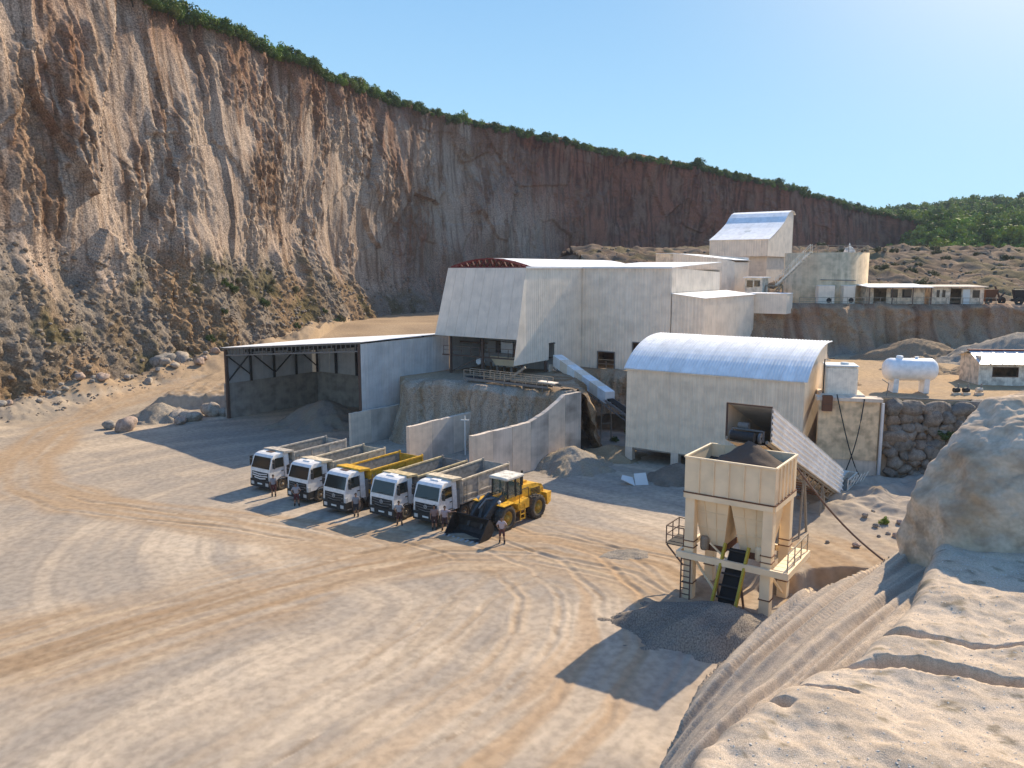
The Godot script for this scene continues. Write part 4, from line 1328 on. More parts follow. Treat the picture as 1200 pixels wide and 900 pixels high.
func build_back_buildings() -> void:
	var wh: Array = [MAT.sheet_white, MAT.sheet_white_b]
	var t := thing("screen_house", "low white building with bowed roof behind the crusher building", "building", Vector3(20.2, 13.2, -112), YAW)
	sheet_wall(t, [MAT.plaster], Vector3(0, -0.2, 0), Vector3(1, 0, 0), 2.6, 6.85, 7.0, 1.3, "wall_sheet", 0.38)
	sheet_wall(t, wh, Vector3(2.6, -0.2, 0.05), Vector3(1, 0, 0), 5.6, 7.0, 6.3, 1.1, "wall_sheet", 0.38)
	# rounded right end
	var last := Vector3(8.2, -0.2, 0.05)
	for k in 5:
		var a := (k + 1) / 5.0 * PI * 0.5
		var p := Vector3(8.2 + 2.2 * sin(a), -0.2, 0.05 - 2.6 * (1 - cos(a)))
		var s := ST()
		slab(s, last, p, p + Vector3(0, 6.25 - k * 0.12, 0), last + Vector3(0, 6.35 - k * 0.12, 0), 0.06)
		part("corner_sheet", s, wh[k % 2], t)
		last = p
	sheet_wall(t, wh, last, Vector3(0, 0, -1), 6.0, 5.7, 5.7, 1.2)
	sheet_wall(t, wh, Vector3(10.4, -0.2, -8.5), Vector3(-1, 0, 0), 10.4, 6.4, 7.0, 2.0)
	sheet_wall(t, wh, Vector3(0, -0.2, -8.5), Vector3(0, 0, 1), 8.5, 6.9, 6.9, 2.0)
	for i in 8:
		var xa := i * 1.32
		var ya := 6.72 - maxf(0, xa - 3.0) * 0.12
		var yb := 6.72 - maxf(0, xa + 1.3 - 3.0) * 0.12
		var zf := 0.15 if xa < 7.5 else 0.15 - (xa - 6.6) * 0.7
		var s := ST()
		slab(s, Vector3(xa, ya, zf), Vector3(xa + 1.31, yb, zf - (0.0 if xa < 6.6 else 0.9)), Vector3(xa + 1.31, yb, -8.6), Vector3(xa, ya, -8.6), 0.06)
		part("roof_sheet", s, MAT.roof_white, t)
	# control cabin on its frame
	var c := thing("control_cabin", "cream control cabin with dark windows beside the screen house", "cabin", Vector3(31.0, 13.2, -105.2), YAW)
	var s := ST()
	box(s, Vector3(0, 0, -2.2), Vector3(2.0, 1.4, 0))
	part("lower_wall", s, MAT.plaster, c)
	s = ST()
	box(s, Vector3(-0.1, 1.4, -2.3), Vector3(2.2, 3.4, 0.1))
	part("cabin_body", s, MAT.plaster_pale, c)
	s = ST()
	box(s, Vector3(-0.3, 3.4, -2.5), Vector3(2.5, 3.55, 0.35))
	part("roof", s, MAT.roof_white_b, c)
	for e in [[Vector3(0.15, 2.2, 0.08), Vector3(0.95, 3.1, 0.14)], [Vector3(1.15, 2.3, 0.08), Vector3(1.9, 3.1, 0.14)]]:
		s = ST()
		box(s, e[0], e[1])
		part("window", s, MAT.glass_dark, c)
	var f := thing("steel_stair_frame", "pale steel stair frame between control cabin and round concrete tank", "stairs", Vector3(33.4, 13.2, -104.6), YAW)
	s = ST()
	for x in [0.0, 1.8]:
		for z in [0.0, -1.6]:
			bar(s, Vector3(x, -0.1, z), Vector3(x, 2.4, z), 0.12)
	for z in [0.0, -1.6]:
		bar(s, Vector3(0, 2.4, z), Vector3(1.8, 2.4, z), 0.12)
		bar(s, Vector3(0, 0.2, z), Vector3(1.8, 2.3, z), 0.09)
	part("frame", s, MAT.rail, f)
	s = ST()
	for z in [-0.35, -1.25]:
		bar(s, Vector3(1.2, 2.4, z), Vector3(5.4, 6.7, z), 0.12, 0.22)
		bar(s, Vector3(1.2, 3.4, z), Vector3(5.4, 7.7, z), 0.06)
		for k in 6:
			var p := Vector3(1.2, 2.4, z).lerp(Vector3(5.4, 6.7, z), k / 5.0)
			bar(s, p, p + Vector3(0, 1.0, 0), 0.05)
	part("stringer", s, MAT.plaster_pale, f)
	for k in 14:
		s = ST()
		var p := Vector3(1.35, 2.55, -0.8).lerp(Vector3(5.3, 6.6, -0.8), k / 13.0)
		box(s, p - Vector3(0.14, 0.02, 0.42), p + Vector3(0.14, 0.02, 0.42))
		part("tread", s, MAT.steel_grey, f)
	# the tall house with the swept roof
	var w := thing("crusher_tower", "tall white tower building with swept curved roof", "building", Vector3(31.5, 13.2, -127.3), YAW)
	s = ST()
	box(s, Vector3(0.1, -0.5, -11.0), Vector3(9.0, 6.6, -0.5))
	part("concrete_base", s, MAT.concrete, w)
	sheet_wall(w, wh, Vector3(0, 6.5, 0), Vector3(1, 0, 0), 9.3, 2.6, 2.6, 1.16, "wall_sheet", 0.38)
	var prof := [Vector2(0.15, 9.05), Vector2(-2.5, 9.95), Vector2(-5.2, 11.0), Vector2(-7.4, 12.0), Vector2(-8.6, 12.9), Vector2(-9.8, 13.6), Vector2(-11.2, 13.95), Vector2(-12.6, 13.9), Vector2(-13.6, 13.4)]
	for side in 2:
		for i in prof.size() - 2:
			s = ST()
			var p: Vector2 = prof[i]
			var q: Vector2 = prof[i + 1]
			if side == 0:
				slab(s, Vector3(9.3, 6.5, p.x), Vector3(9.3, 6.5, q.x), Vector3(9.3, q.y, q.x), Vector3(9.3, p.y, p.x), 0.06)
			else:
				slab(s, Vector3(0, 6.5, q.x), Vector3(0, 6.5, p.x), Vector3(0, p.y, p.x), Vector3(0, q.y, q.x), 0.06)
			part("side_sheet", s, wh[i % 2], w)
	for i in 8:
		s = ST()
		var xa := -0.15 + i * 1.2
		for k in prof.size() - 1:
			var p: Vector2 = prof[k]
			var q: Vector2 = prof[k + 1]
			slab(s, Vector3(xa, p.y + 0.05, p.x), Vector3(xa + 1.19, p.y + 0.05, p.x), Vector3(xa + 1.19, q.y + 0.05, q.x), Vector3(xa, q.y + 0.05, q.x), 0.05)
		part("roof_sheet", s, MAT.roof_white if i % 3 else MAT.roof_white_b, w)
	sheet_wall(w, wh, Vector3(9.3, 6.5, -12.8), Vector3(-1, 0, 0), 9.3, 7.2, 7.2, 2.3)
	s = ST()
	slab(s, Vector3(4.2, 10.45, -3.6), Vector3(5.2, 10.45, -3.6), Vector3(5.2, 10.75, -4.4), Vector3(4.2, 10.75, -4.4), 0.1)
	part("roof_hatch", s, MAT.plate_white, w)
	# white casing at the bench edge
	var k := thing("belt_casing", "plain white box casing overhanging the reddish bench", "casing", Vector3(29.6, 12.3, -99.2), -0.56)
	s = ST()
	box(s, Vector3(0, 0, -3.0), Vector3(4.7, 2.45, 0))
	part("casing_sheet", s, MAT.sheet_white, k)
	s = ST()
	box(s, Vector3(-0.05, 2.45, -3.05), Vector3(4.75, 2.52, 0.06))
	part("edge_flashing", s, MAT.roof_white, k)

func build_arch_building() -> void:
	var t := thing("curved_roof_building", "cream sheet-clad building with curved white roof behind the bin", "building", Vector3(10.6, 0, -72), YAW)
	var W := 15.9
	var D := 6.8
	var cream: Array = [MAT.sheet_cream, MAT.sheet_cream_b]
	sheet_wall(t, cream, Vector3(0, 1.4, 0), Vector3(1, 0, 0), W, 7.3, 7.3, 1.06, "wall_sheet", 0.36)
	var yr := func(z: float) -> float:
		# roof height above the yard, rising towards the back
		var u := clampf(-z / D, 0, 1)
		return 8.68 + 2.75 * sin(PI * 0.5 * pow(u, 0.75))
	# ends, sheet by sheet under the curve
	for side in 2:
		for i in 6:
			var za := -D * i / 6.0
			var zb := -D * (i + 1) / 6.0
			var s := ST()
			if side == 0:
				slab(s, Vector3(W, 1.4, za), Vector3(W, 1.4, zb), Vector3(W, yr.call(zb), zb), Vector3(W, yr.call(za), za), 0.05)
			else:
				slab(s, Vector3(0, 1.4, zb), Vector3(0, 1.4, za), Vector3(0, yr.call(za), za), Vector3(0, yr.call(zb), zb), 0.05)
			part("end_sheet", s, cream[i % 2], t)
	sheet_wall(t, cream, Vector3(W, 1.4, -D), Vector3(-1, 0, 0), W, 9.9, 9.9, 2.2)
	# ribbed roof sheets that bend over the top
	var n := 15
	var w := (W + 0.5) / n
	var s := ST()
	var rows := 12
	for k in rows:
		var ua := float(k) / rows
		var ub := float(k + 1) / rows
		var za := 0.14 - (D + 0.9) * ua
		var zb := 0.14 - (D + 0.9) * ub
		var ya: float = yr.call(za) + 0.06
		var yb: float = yr.call(zb) + 0.06
		for r in 4:
			var p := (w - 0.01) / 4.0
			var xs := [r * p, (r + 0.45) * p, (r + 0.58) * p, (r + 0.87) * p, (r + 1.0) * p]
			var zs := [0.0, 0.0, 0.055, 0.055, 0.0]
			for e in 4:
				quad(s, Vector3(xs[e], ya + zs[e], za + zs[e] * 0.5), Vector3(xs[e + 1], ya + zs[e + 1], za + zs[e + 1] * 0.5), Vector3(xs[e + 1], yb + zs[e + 1], zb + zs[e + 1] * 0.5), Vector3(xs[e], yb + zs[e], zb + zs[e] * 0.5))
		quad(s, Vector3(w - 0.01, ya - 0.02, za), Vector3(0, ya - 0.02, za), Vector3(0, yb - 0.02, zb), Vector3(w - 0.01, yb - 0.02, zb))
	var roof := done(s)
	for i in n:
		put("roof_sheet", roof, MAT.roof_white if (i * 7) % 5 < 3 else MAT.roof_white_b, t, Vector3(-0.25 + i * w, rng.randf_range(-0.01, 0.01), 0))
	s = ST()
	bar(s, Vector3(0, 8.66, 0.06), Vector3(W, 8.66, 0.06), 0.1, 0.12)
	part("eave_trim", s, MAT.sheet_cream_b, t)
	for p in [Vector3(0.35, 0, -0.3), Vector3(4.9, 0, -0.3), Vector3(10.2, 0, -0.3), Vector3(15.5, 0, -0.3), Vector3(0.35, 0, -D + 0.4), Vector3(15.5, 0, -D + 0.4)]:
		s = ST()
		box(s, p + Vector3(-0.35, -0.3, -0.35), p + Vector3(0.35, 1.4, 0.35))
		part("concrete_leg", s, MAT.concrete, t)
	s = ST()
	box(s, Vector3(0.05, 1.25, -D + 0.1), Vector3(W - 0.05, 1.39, -0.1))
	part("floor_slab", s, MAT.concrete_dark, t)
	s = ST()
	box(s, Vector3(0.1, -0.3, -D - 0.2), Vector3(W - 0.1, 1.3, -D + 0.05))
	part("rear_footing", s, MAT.concrete_dark, t)

func stone_mesh(sd: int, flat := 0.85, N := 5) -> ArrayMesh:
	# an angular block: a subdivided cube pulled to a few random planes
	var r := RandomNumberGenerator.new()
	r.seed = sd
	var pl := []
	for i in 13:
		var v := Vector3(r.randfn(), r.randfn(), r.randfn()).normalized()
		pl.append([v, r.randf_range(0.62, 0.92)])
	var nn := noise(1.6, 3, sd)
	var st := ST()
	st.set_smooth_group(1)
	for f in 6:
		var ax := [Vector3.RIGHT, Vector3.LEFT, Vector3.UP, Vector3.DOWN, Vector3.BACK, Vector3.FORWARD][f] as Vector3
		var u := Vector3(ax.y, ax.z, ax.x)
		var v := ax.cross(u)
		var pts := []
		for j in N + 1:
			for i in N + 1:
				var d := (ax + u * (2.0 * i / N - 1.0) + v * (2.0 * j / N - 1.0)).normalized()
				var rr := 1.0
				for p in pl:
					var k: float = d.dot(p[0])
					if k > 0.1:
						rr = minf(rr, p[1] / k)
				rr += nn.get_noise_3dv(d) * 0.12
				pts.append(Vector3(d.x, d.y * flat, d.z) * rr)
		for j in N:
			for i in N:
				var a: Vector3 = pts[j * (N + 1) + i]
				var b: Vector3 = pts[j * (N + 1) + i + 1]
				var c: Vector3 = pts[(j + 1) * (N + 1) + i + 1]
				var d2: Vector3 = pts[(j + 1) * (N + 1) + i]
				quad(st, a, b, c, d2)
	return done(st)

func build_platform() -> void:
	# concrete face that carries the tanks
	var t := thing("retaining_wall", "tan stained concrete retaining wall below the square water tank", "wall", Vector3(24.75, 0, -62.55), atan2(-1.25, 4.85))
	var s := ST()
	box(s, Vector3(0, 2.6, -0.7), Vector3(4.5, 7.35, 0))
	part("wall_face", s, MAT.concrete_tan, t)
	s = ST()
	box(s, Vector3(0, -0.3, -0.75), Vector3(4.55, 2.6, -0.06))
	part("wall_foot", s, MAT.concrete, t)
	s = ST()
	box(s, Vector3(-0.2, 7.35, -1.4), Vector3(4.7, 7.62, 0.18))
	part("capping", s, MAT.concrete, t)
	s = ST()
	tube(s, [Vector3(4.72, -0.3, 0.1), Vector3(4.72, 7.3, 0.1)], 0.13, 10)
	part("drain_pipe", s, MAT.sheet_zinc, t)
	var bx := thing("rusty_cabinet", "small rusty cabinet fixed to the wall beside the curved-roof building", "cabinet", Vector3(24.9, 6.55, -62.4), atan2(-1.25, 4.85))
	s = ST()
	bevel_box(s, Vector3(0, 0, -0.1), Vector3(0.75, 1.25, 0.42), 0.03)
	part("housing", s, MAT.rust, bx)
	s = ST()
	box(s, Vector3(0.05, 0.55, 0.42), Vector3(0.70, 0.60, 0.46))
	part("door_seam", s, MAT.steel_brown, bx)
	for e in [["black cable hanging steeply down the tan retaining wall", Vector3(25.9, 7.9, -62.0), Vector3(27.6, 1.2, -60.2), 1.2], ["black cable slanting left down the tan retaining wall", Vector3(27.9, 7.6, -61.5), Vector3(26.0, 2.0, -59.9), 0.25]]:
		s = ST()
		var pts := []
		for k in 13:
			var u := k / 12.0
			pts.append(e[1].lerp(e[2], u) + Vector3(0, -e[3] * sin(PI * u), 0.35 * sin(PI * u)))
		tube(s, pts, 0.045, 6)
		var o := MeshInstance3D.new()
		o.name = numbered("power_cable")
		o.mesh = done(s)
		o.material_override = MAT.cable
		add_child(o)
		tag(o, e[0], "cable")
	# boulder wall
	var w := thing("boulder_wall", "dry wall of big rough boulders holding up the tank platform", "wall", Vector3(29.7, 0, -61.4), atan2(-0.5, 14.0))
	s = ST()
	var gx := 30
	var gy := 18
	var P := PackedVector3Array()
	var C := PackedColorArray()
	for j in gy:
		for i in gx:
			P.append(Vector3(i * 0.5, -0.4 + j * 0.46, -1.0 - j * 0.012 + N2.get_noise_2d(i * 2.0, j * 2.0) * 0.3))
			C.append(Color(0.20, 0.165, 0.125).lerp(Color(0.27, 0.22, 0.17), clampf(0.5 + N1.get_noise_2d(i * 5.0, j * 5.0), 0, 1)))
	put("earth_fill", grid_mesh(P, C, gx, gy, true), MAT.earth, w)
	var variants := []
	for i in 9:
		variants.append(stone_mesh(900 + i, 0.9))
	var ms: Array = [MAT.wall_stone, MAT.wall_stone_b, MAT.wall_stone_c, MAT.wall_stone]
	var y := 0.25
	while y < 7.2:
		var x := rng.randf_range(-0.2, 0.4)
		var rowh := rng.randf_range(0.75, 1.1)
		while x < 14.2:
			var r := rng.randf_range(0.36, 0.62) if rng.randf() < 0.6 else rng.randf_range(0.62, 0.95)
			var o := put("stone", variants[rng.randi() % 9], ms[rng.randi() % 4], w, Vector3(x + r, y + rng.randf_range(-0.18, 0.18), -0.62 - y * 0.02 + rng.randf_range(-0.12, 0.16)))
			o.scale = Vector3(r * rng.randf_range(1.05, 1.5), r * rng.randf_range(0.9, 1.25), r * 1.0)
			o.rotation = Vector3(rng.randf_range(-0.3, 0.3), rng.randf() * TAU, rng.randf_range(-0.3, 0.3))
			x += r * 1.5
		y += rowh * 0.8
	# square water tank
	var k := thing("water_tank", "square cream water tank on a concrete slab above the retaining wall", "tank", Vector3(27.0, 7.62, -64.3), -0.25)
	s = ST()
	bevel_box(s, Vector3(-1.6, -0.25, -1.5), Vector3(1.8, 0.12, 1.5), 0.05)
	part("slab", s, MAT.concrete, k)
	s = ST()
	bevel_box(s, Vector3(-1.22, 0.12, -1.2), Vector3(1.22, 2.35, 1.2), 0.16)
	part("tank_body", s, MAT.tank_cream, k)
	s = ST()
	bevel_box(s, Vector3(-1.26, 2.35, -1.24), Vector3(1.26, 2.45, 1.24), 0.05)
	part("lid_rim", s, MAT.plate_white, k)
	s = ST()
	lathe(s, [Vector2(0.34, 2.44), Vector2(0.34, 2.55), Vector2(0.28, 2.62), Vector2(0, 2.64)], Vector3.UP, Vector3(0.3, 0, 0.2), 16)
	part("lid", s, MAT.plate_white, k)
	s = ST()
	tube(s, [Vector3(-1.35, -0.2, 1.0), Vector3(-1.35, 2.9, 1.0), Vector3(-0.6, 3.0, 1.0)], 0.05, 7)
	part("inlet_pipe", s, MAT.cable, k)
	# horizontal gas tank
	var g := thing("gas_tank", "white horizontal cylinder tank on two legs above the boulder wall", "tank", Vector3(33.6, 7.55, -66.0), -0.08)
	s = ST()
	var prof := [Vector2(0, -2.2), Vector2(0.35, -2.17), Vector2(0.68, -2.05), Vector2(0.88, -1.85), Vector2(0.96, -1.6), Vector2(0.96, 1.6), Vector2(0.88, 1.85), Vector2(0.68, 2.05), Vector2(0.35, 2.17), Vector2(0, 2.2)]
	var axis := Vector3.RIGHT
	for i in prof.size() - 1:
		st_smooth_ring(s, prof[i], prof[i + 1], axis, Vector3(0, 1.85, 0), 28)
	part("shell", s, MAT.tank_white, g)
	for x in [-1.25, 1.25]:
		s = ST()
		hexa(s, [Vector3(x - 0.22, -0.2, 0.5), Vector3(x + 0.22, -0.2, 0.5), Vector3(x + 0.22, -0.2, -0.5), Vector3(x - 0.22, -0.2, -0.5), Vector3(x - 0.2, 1.1, 0.62), Vector3(x + 0.2, 1.1, 0.62), Vector3(x + 0.2, 1.1, -0.62), Vector3(x - 0.2, 1.1, -0.62)])
		part("leg", s, MAT.tank_white, g)
	s = ST()
	lathe(s, [Vector2(0.28, 0), Vector2(0.28, 0.2), Vector2(0.2, 0.26), Vector2(0, 0.27)], Vector3.UP, Vector3(-0.9, 2.76, 0), 14)
	lathe(s, [Vector2(0.16, 0), Vector2(0.16, 0.16), Vector2(0, 0.17)], Vector3.UP, Vector3(0.5, 2.78, 0), 12)
	part("valve_dome", s, MAT.tank_white, g)
	# thin pipes and small pumps along the edge
	for e in [["thin grey water pipe running along the top of the boulder wall", [Vector3(29.0, 7.75, -61.7), Vector3(33, 7.6, -61.5), Vector3(38.5, 7.3, -61.0)]], ["bent thin pipe rising between the water tank and the white gas tank", [Vector3(30.4, 7.5, -63.2), Vector3(30.5, 8.6, -63.1), Vector3(30.1, 8.9, -63.4)]]]:
		s = ST()
		tube(s, e[1], 0.045, 6)
		var o := MeshInstance3D.new()
		o.name = numbered("water_pipe")
		o.mesh = done(s)
		o.material_override = MAT.steel_grey
		add_child(o)
		tag(o, e[0], "pipe")
	for e in [[37.0, "dark small pump nearest the white gas tank", MAT.plastic_dark], [37.8, "larger pump in the middle of the three by the gas tank", MAT.steel_dark], [38.9, "pale upright pump farthest from the white gas tank", MAT.plaster]]:
		var p := thing("pump", e[1], "pump", Vector3(e[0], 7.5, -64.8), 0.1, "pumps by the gas tank")
		s = ST()
		box(s, Vector3(-0.3, -0.15, -0.2), Vector3(0.3, 0.1, 0.2))
		part("base", s, MAT.concrete, p)
		s = ST()
		lathe(s, [Vector2(0, -0.25), Vector2(0.2, -0.25), Vector2(0.2, 0.22), Vector2(0, 0.25)], Vector3.RIGHT, Vector3(0, 0.32, 0), 12)
		part("motor", s, e[2], p)
		s = ST()
		tube(s, [Vector3(0.15, 0.4, 0), Vector3(0.15, 0.85, 0)], 0.06, 7)
		part("outlet", s, MAT.steel_grey, p)
	# gate hut
	var h := thing("gate_hut", "small cream hut with blue-grey metal roof at the right edge", "hut", Vector3(42.0, 7.45, -70.2), -0.12)
	s = ST()
	for e in [[Vector3(0, -0.2, -0.15), Vector3(5.5, 0.75, 0)], [Vector3(0, 0.75, -0.15), Vector3(1.1, 1.65, 0)], [Vector3(3.3, 0.75, -0.15), Vector3(5.5, 1.65, 0)], [Vector3(0, 1.65, -0.15), Vector3(5.5, 2.0, 0)]]:
		box(s, e[0], e[1])
	part("front_wall", s, MAT.plaster_pale, h)
	s = ST()
	box(s, Vector3(0, -0.2, -4), Vector3(0.15, 2.6, -0.16))
	box(s, Vector3(5.35, -0.2, -4), Vector3(5.5, 2.6, -0.16))
	box(s, Vector3(0.16, -0.2, -4), Vector3(5.34, 2.6, -3.85))
	part("side_walls", s, MAT.plaster, h)
	for e in [[1.1, 0.75, 3.3, 0.82], [1.1, 1.58, 3.3, 1.65], [1.1, 0.82, 1.17, 1.58], [3.23, 0.82, 3.3, 1.58]]:
		s = ST()
		box(s, Vector3(e[0], e[1], -0.14), Vector3(e[2], e[3], 0.03))
		part("window_frame", s, MAT.steel_brown, h)
	for i in 6:
		s = ST()
		var x := -0.25 + i * 1.0
		slab(s, Vector3(x, 1.95, 0.55), Vector3(x + 0.98, 1.95, 0.55), Vector3(x + 0.98, 2.95, -1.9), Vector3(x, 2.95, -1.9), 0.04)
		slab(s, Vector3(x + 0.9, 1.99, 0.56), Vector3(x + 1.0, 1.99, 0.56), Vector3(x + 1.0, 2.99, -1.9), Vector3(x + 0.9, 2.99, -1.9), 0.03)
		slab(s, Vector3(x, 2.95, -1.92), Vector3(x + 0.98, 2.95, -1.92), Vector3(x + 0.98, 2.3, -4.2), Vector3(x, 2.3, -4.2), 0.04)
		part("roof_sheet", s, MAT.sheet_zinc if i % 2 else MAT.sheet_zinc_b, h)
	s = ST()
	bar(s, Vector3(-0.3, 3.0, -1.9), Vector3(5.8, 3.0, -1.9), 0.3, 0.1)
	part("ridge_cap", s, MAT.red_steel, h)

func st_smooth_ring(st: SurfaceTool, p: Vector2, q: Vector2, axis: Vector3, at: Vector3, n: int) -> void:
	var s := axis.cross(Vector3.UP if absf(axis.y) < 0.9 else Vector3.RIGHT).normalized()
	var u := s.cross(axis).normalized()
	st.set_smooth_group(1)
	for k in n:
		var d0 := s * cos(TAU * k / n) + u * sin(TAU * k / n)
		var d1 := s * cos(TAU * (k + 1) / n) + u * sin(TAU * (k + 1) / n)
		var a := at + axis * p.y + d0 * p.x
		var b := at + axis * p.y + d1 * p.x
		var c := at + axis * q.y + d1 * q.x
		var d := at + axis * q.y + d0 * q.x
		if p.x > 0.0001:
			tri(st, b, a, d)
		if q.x > 0.0001:
			tri(st, b, d, c)
	st.set_smooth_group(-1)

func hut_front(parent: Node, w: float, h: float, holes: Array, m: Material) -> void:
	# wall pieces left and right of door or window holes [x0, x1, y0, y1]
	var x := 0.0
	for o in holes + [[w, w, 0.0, 0.0]]:
		var s := ST()
		box(s, Vector3(x, -0.2, -0.18), Vector3(o[0], h, 0))
		if o[0] - x > 0.02:
			part("wall", s, m, parent)
		if o[1] > o[0]:
			s = ST()
			if o[2] > 0.05:
				box(s, Vector3(o[0], -0.2, -0.18), Vector3(o[1], o[2], 0))
			box(s, Vector3(o[0], o[3], -0.18), Vector3(o[1], h, 0))
			part("lintel", s, m, parent)
		x = o[1]

func build_bench() -> void:
	# round concrete tank
	var t := thing("concrete_tank", "big round tan concrete tank with railing on top", "tank", Vector3(42.6, 13.2, -108.2), 0.0)
	var s := ST()
	for e in [[Vector2(5.45, -0.2), Vector2(5.45, 2.6)], [Vector2(5.36, 2.62), Vector2(5.36, 6.7)], [Vector2(5.0, 6.7), Vector2(5.0, 5.9)], [Vector2(5.0, 5.9), Vector2(0, 5.9)]]:
		st_smooth_ring(s, e[0], e[1], Vector3.UP, Vector3.ZERO, 48)
	st_smooth_ring(s, Vector2(5.45, 2.6), Vector2(5.36, 2.62), Vector3.UP, Vector3.ZERO, 48)
	st_smooth_ring(s, Vector2(5.36, 6.7), Vector2(5.0, 6.7), Vector3.UP, Vector3.ZERO, 48)
	part("tank_wall", s, MAT.concrete_tan, t)
	var pts := []
	for k in 14:
		var a := PI * 1.02 * k / 13.0 + 0.25
		pts.append(Vector3(-cos(a) * 5.2, 6.68, sin(a) * 5.2))
	rail(t, pts, 0.9, MAT.rail, "railing", 1.2, 0.03)
	s = ST()
	tube(s, [Vector3(-2.5, 3.2, 4.9), Vector3(0.2, 3.15, 5.5), Vector3(2.0, 3.1, 5.2)], 0.06, 6)
	part("pipe", s, MAT.steel_grey, t)
	var tp := thing("tarpaulin_heap", "crumpled pale tarpaulin heap on top of the concrete tank", "tarpaulin", Vector3(44.6, 19.1, -105.6), 0.4)
	s = ST()
	var nn := noise(0.9, 3, 66)
	var g := 12
	var q := []
	for j in g + 1:
		for i in g + 1:
			var u := Vector2(i - g * 0.5, j - g * 0.5) / (g * 0.5)
			q.append(Vector3(u.x * 1.3, maxf(0.0, (1.0 - u.length()) * 2.0 + nn.get_noise_2d(i, j) * 0.9), u.y * 1.1))
	for j in g:
		for i in g:
			quad(s, q[(j + 1) * (g + 1) + i], q[(j + 1) * (g + 1) + i + 1], q[j * (g + 1) + i + 1], q[j * (g + 1) + i])
	part("cloth", s, MAT.plaster_pale, tp)
	# two white cabinets with fans
	for e in [[39.3, "left white equipment cabinet with a round fan below the concrete tank"], [42.5, "right white equipment cabinet with a round fan below the concrete tank"]]:
		var c := thing("equipment_cabinet", e[1], "cabinet", Vector3(e[0], 13.25, -101.6), -0.05, "cabinets below the tank")
		s = ST()
		bevel_box(s, Vector3(0, -0.1, -1.3), Vector3(2.05 if e[0] < 40 else 1.5, 2.45, 0), 0.06)
		part("housing", s, MAT.sheet_white, c)
		s = ST()
		lathe(s, [Vector2(0.32, -0.02), Vector2(0.32, 0.05), Vector2(0.26, 0.06), Vector2(0.24, 0.03), Vector2(0, 0.03)], Vector3.BACK, Vector3(1.35 if e[0] < 40 else 1.0, 0.55, 0.0), 16)
		part("fan", s, MAT.plastic_dark, c)
	s = ST()
	# offices
	var o := thing("site_office", "open-fronted site office under a flat white roof beside the tank", "office", Vector3(45.3, 13.25, -100.6), -0.06)
	hut_front(o, 6.9, 2.3, [[0.6, 2.2, 0.0, 2.1], [2.7, 3.6, 0.9, 2.0], [4.1, 5.3, 0.9, 2.0]], MAT.plaster)
	s = ST()
	box(s, Vector3(0, -0.2, -4), Vector3(0.18, 2.3, -0.19))
	box(s, Vector3(6.72, -0.2, -4), Vector3(6.9, 2.3, -0.19))
	box(s, Vector3(0.19, -0.2, -4), Vector3(6.71, 2.3, -3.82))
	part("rear_walls", s, MAT.plaster, o)
	s = ST()
	slab(s, Vector3(-0.6, 2.32, 1.5), Vector3(7.3, 2.32, 1.5), Vector3(7.3, 2.62, -4.3), Vector3(-0.6, 2.62, -4.3), 0.1)
	part("roof", s, MAT.roof_white, o)
	for x in [-0.4, 2.4, 4.9, 7.1]:
		s = ST()
		bar(s, Vector3(x, -0.15, 1.3), Vector3(x, 2.28, 1.3), 0.1)
		part("post", s, MAT.rail_brown, o)
	for e in [[2.7, 3.6], [4.1, 5.3]]:
		s = ST()
		box(s, Vector3(e[0], 0.9, -0.12), Vector3(e[1], 2.0, -0.08))
		part("window", s, MAT.glass_dark, o)
	var o2 := thing("site_office", "tan site office with a white door right of the open-fronted one", "office", Vector3(53.0, 13.25, -99.9), -0.06)
	hut_front(o2, 6.3, 2.35, [[0.5, 0.9, 1.0, 1.9], [1.2, 1.6, 1.0, 1.9], [2.2, 3.6, 0.0, 2.1], [4.9, 5.8, 0.9, 1.9]], MAT.plaster)
	s = ST()
	box(s, Vector3(0, -0.2, -4), Vector3(0.18, 2.35, -0.19))
	box(s, Vector3(6.12, -0.2, -4), Vector3(6.3, 2.35, -0.19))
	box(s, Vector3(0.19, -0.2, -4), Vector3(6.11, 2.35, -3.82))
	part("rear_walls", s, MAT.plaster, o2)
	s = ST()
	slab(s, Vector3(-0.2, 2.36, 0.4), Vector3(6.6, 2.36, 0.4), Vector3(6.6, 2.5, -4.3), Vector3(-0.2, 2.5, -4.3), 0.12)
	part("roof", s, MAT.concrete, o2)
	s = ST()
	box(s, Vector3(3.7, -0.1, 0.02), Vector3(4.55, 2.0, 0.08))
	part("door", s, MAT.plate_white, o2)
	for e in [[0.5, 0.9, 1.0, 1.9], [1.2, 1.6, 1.0, 1.9], [4.9, 5.8, 0.9, 1.9]]:
		s = ST()
		box(s, Vector3(e[0], e[2], -0.12), Vector3(e[1], e[3], -0.08))
		part("window", s, MAT.glass_dark, o2)
	# bench railing
	var r := thing("bench_railing", "long thin railing along the edge of the reddish bench", "railing", Vector3(36.0, 13.25, -99.2), -0.09)
	rail(r, [Vector3(0, 0, 0), Vector3(23.5, 0, 0)], 1.0, MAT.rail, "rail_run", 1.9, 0.03)
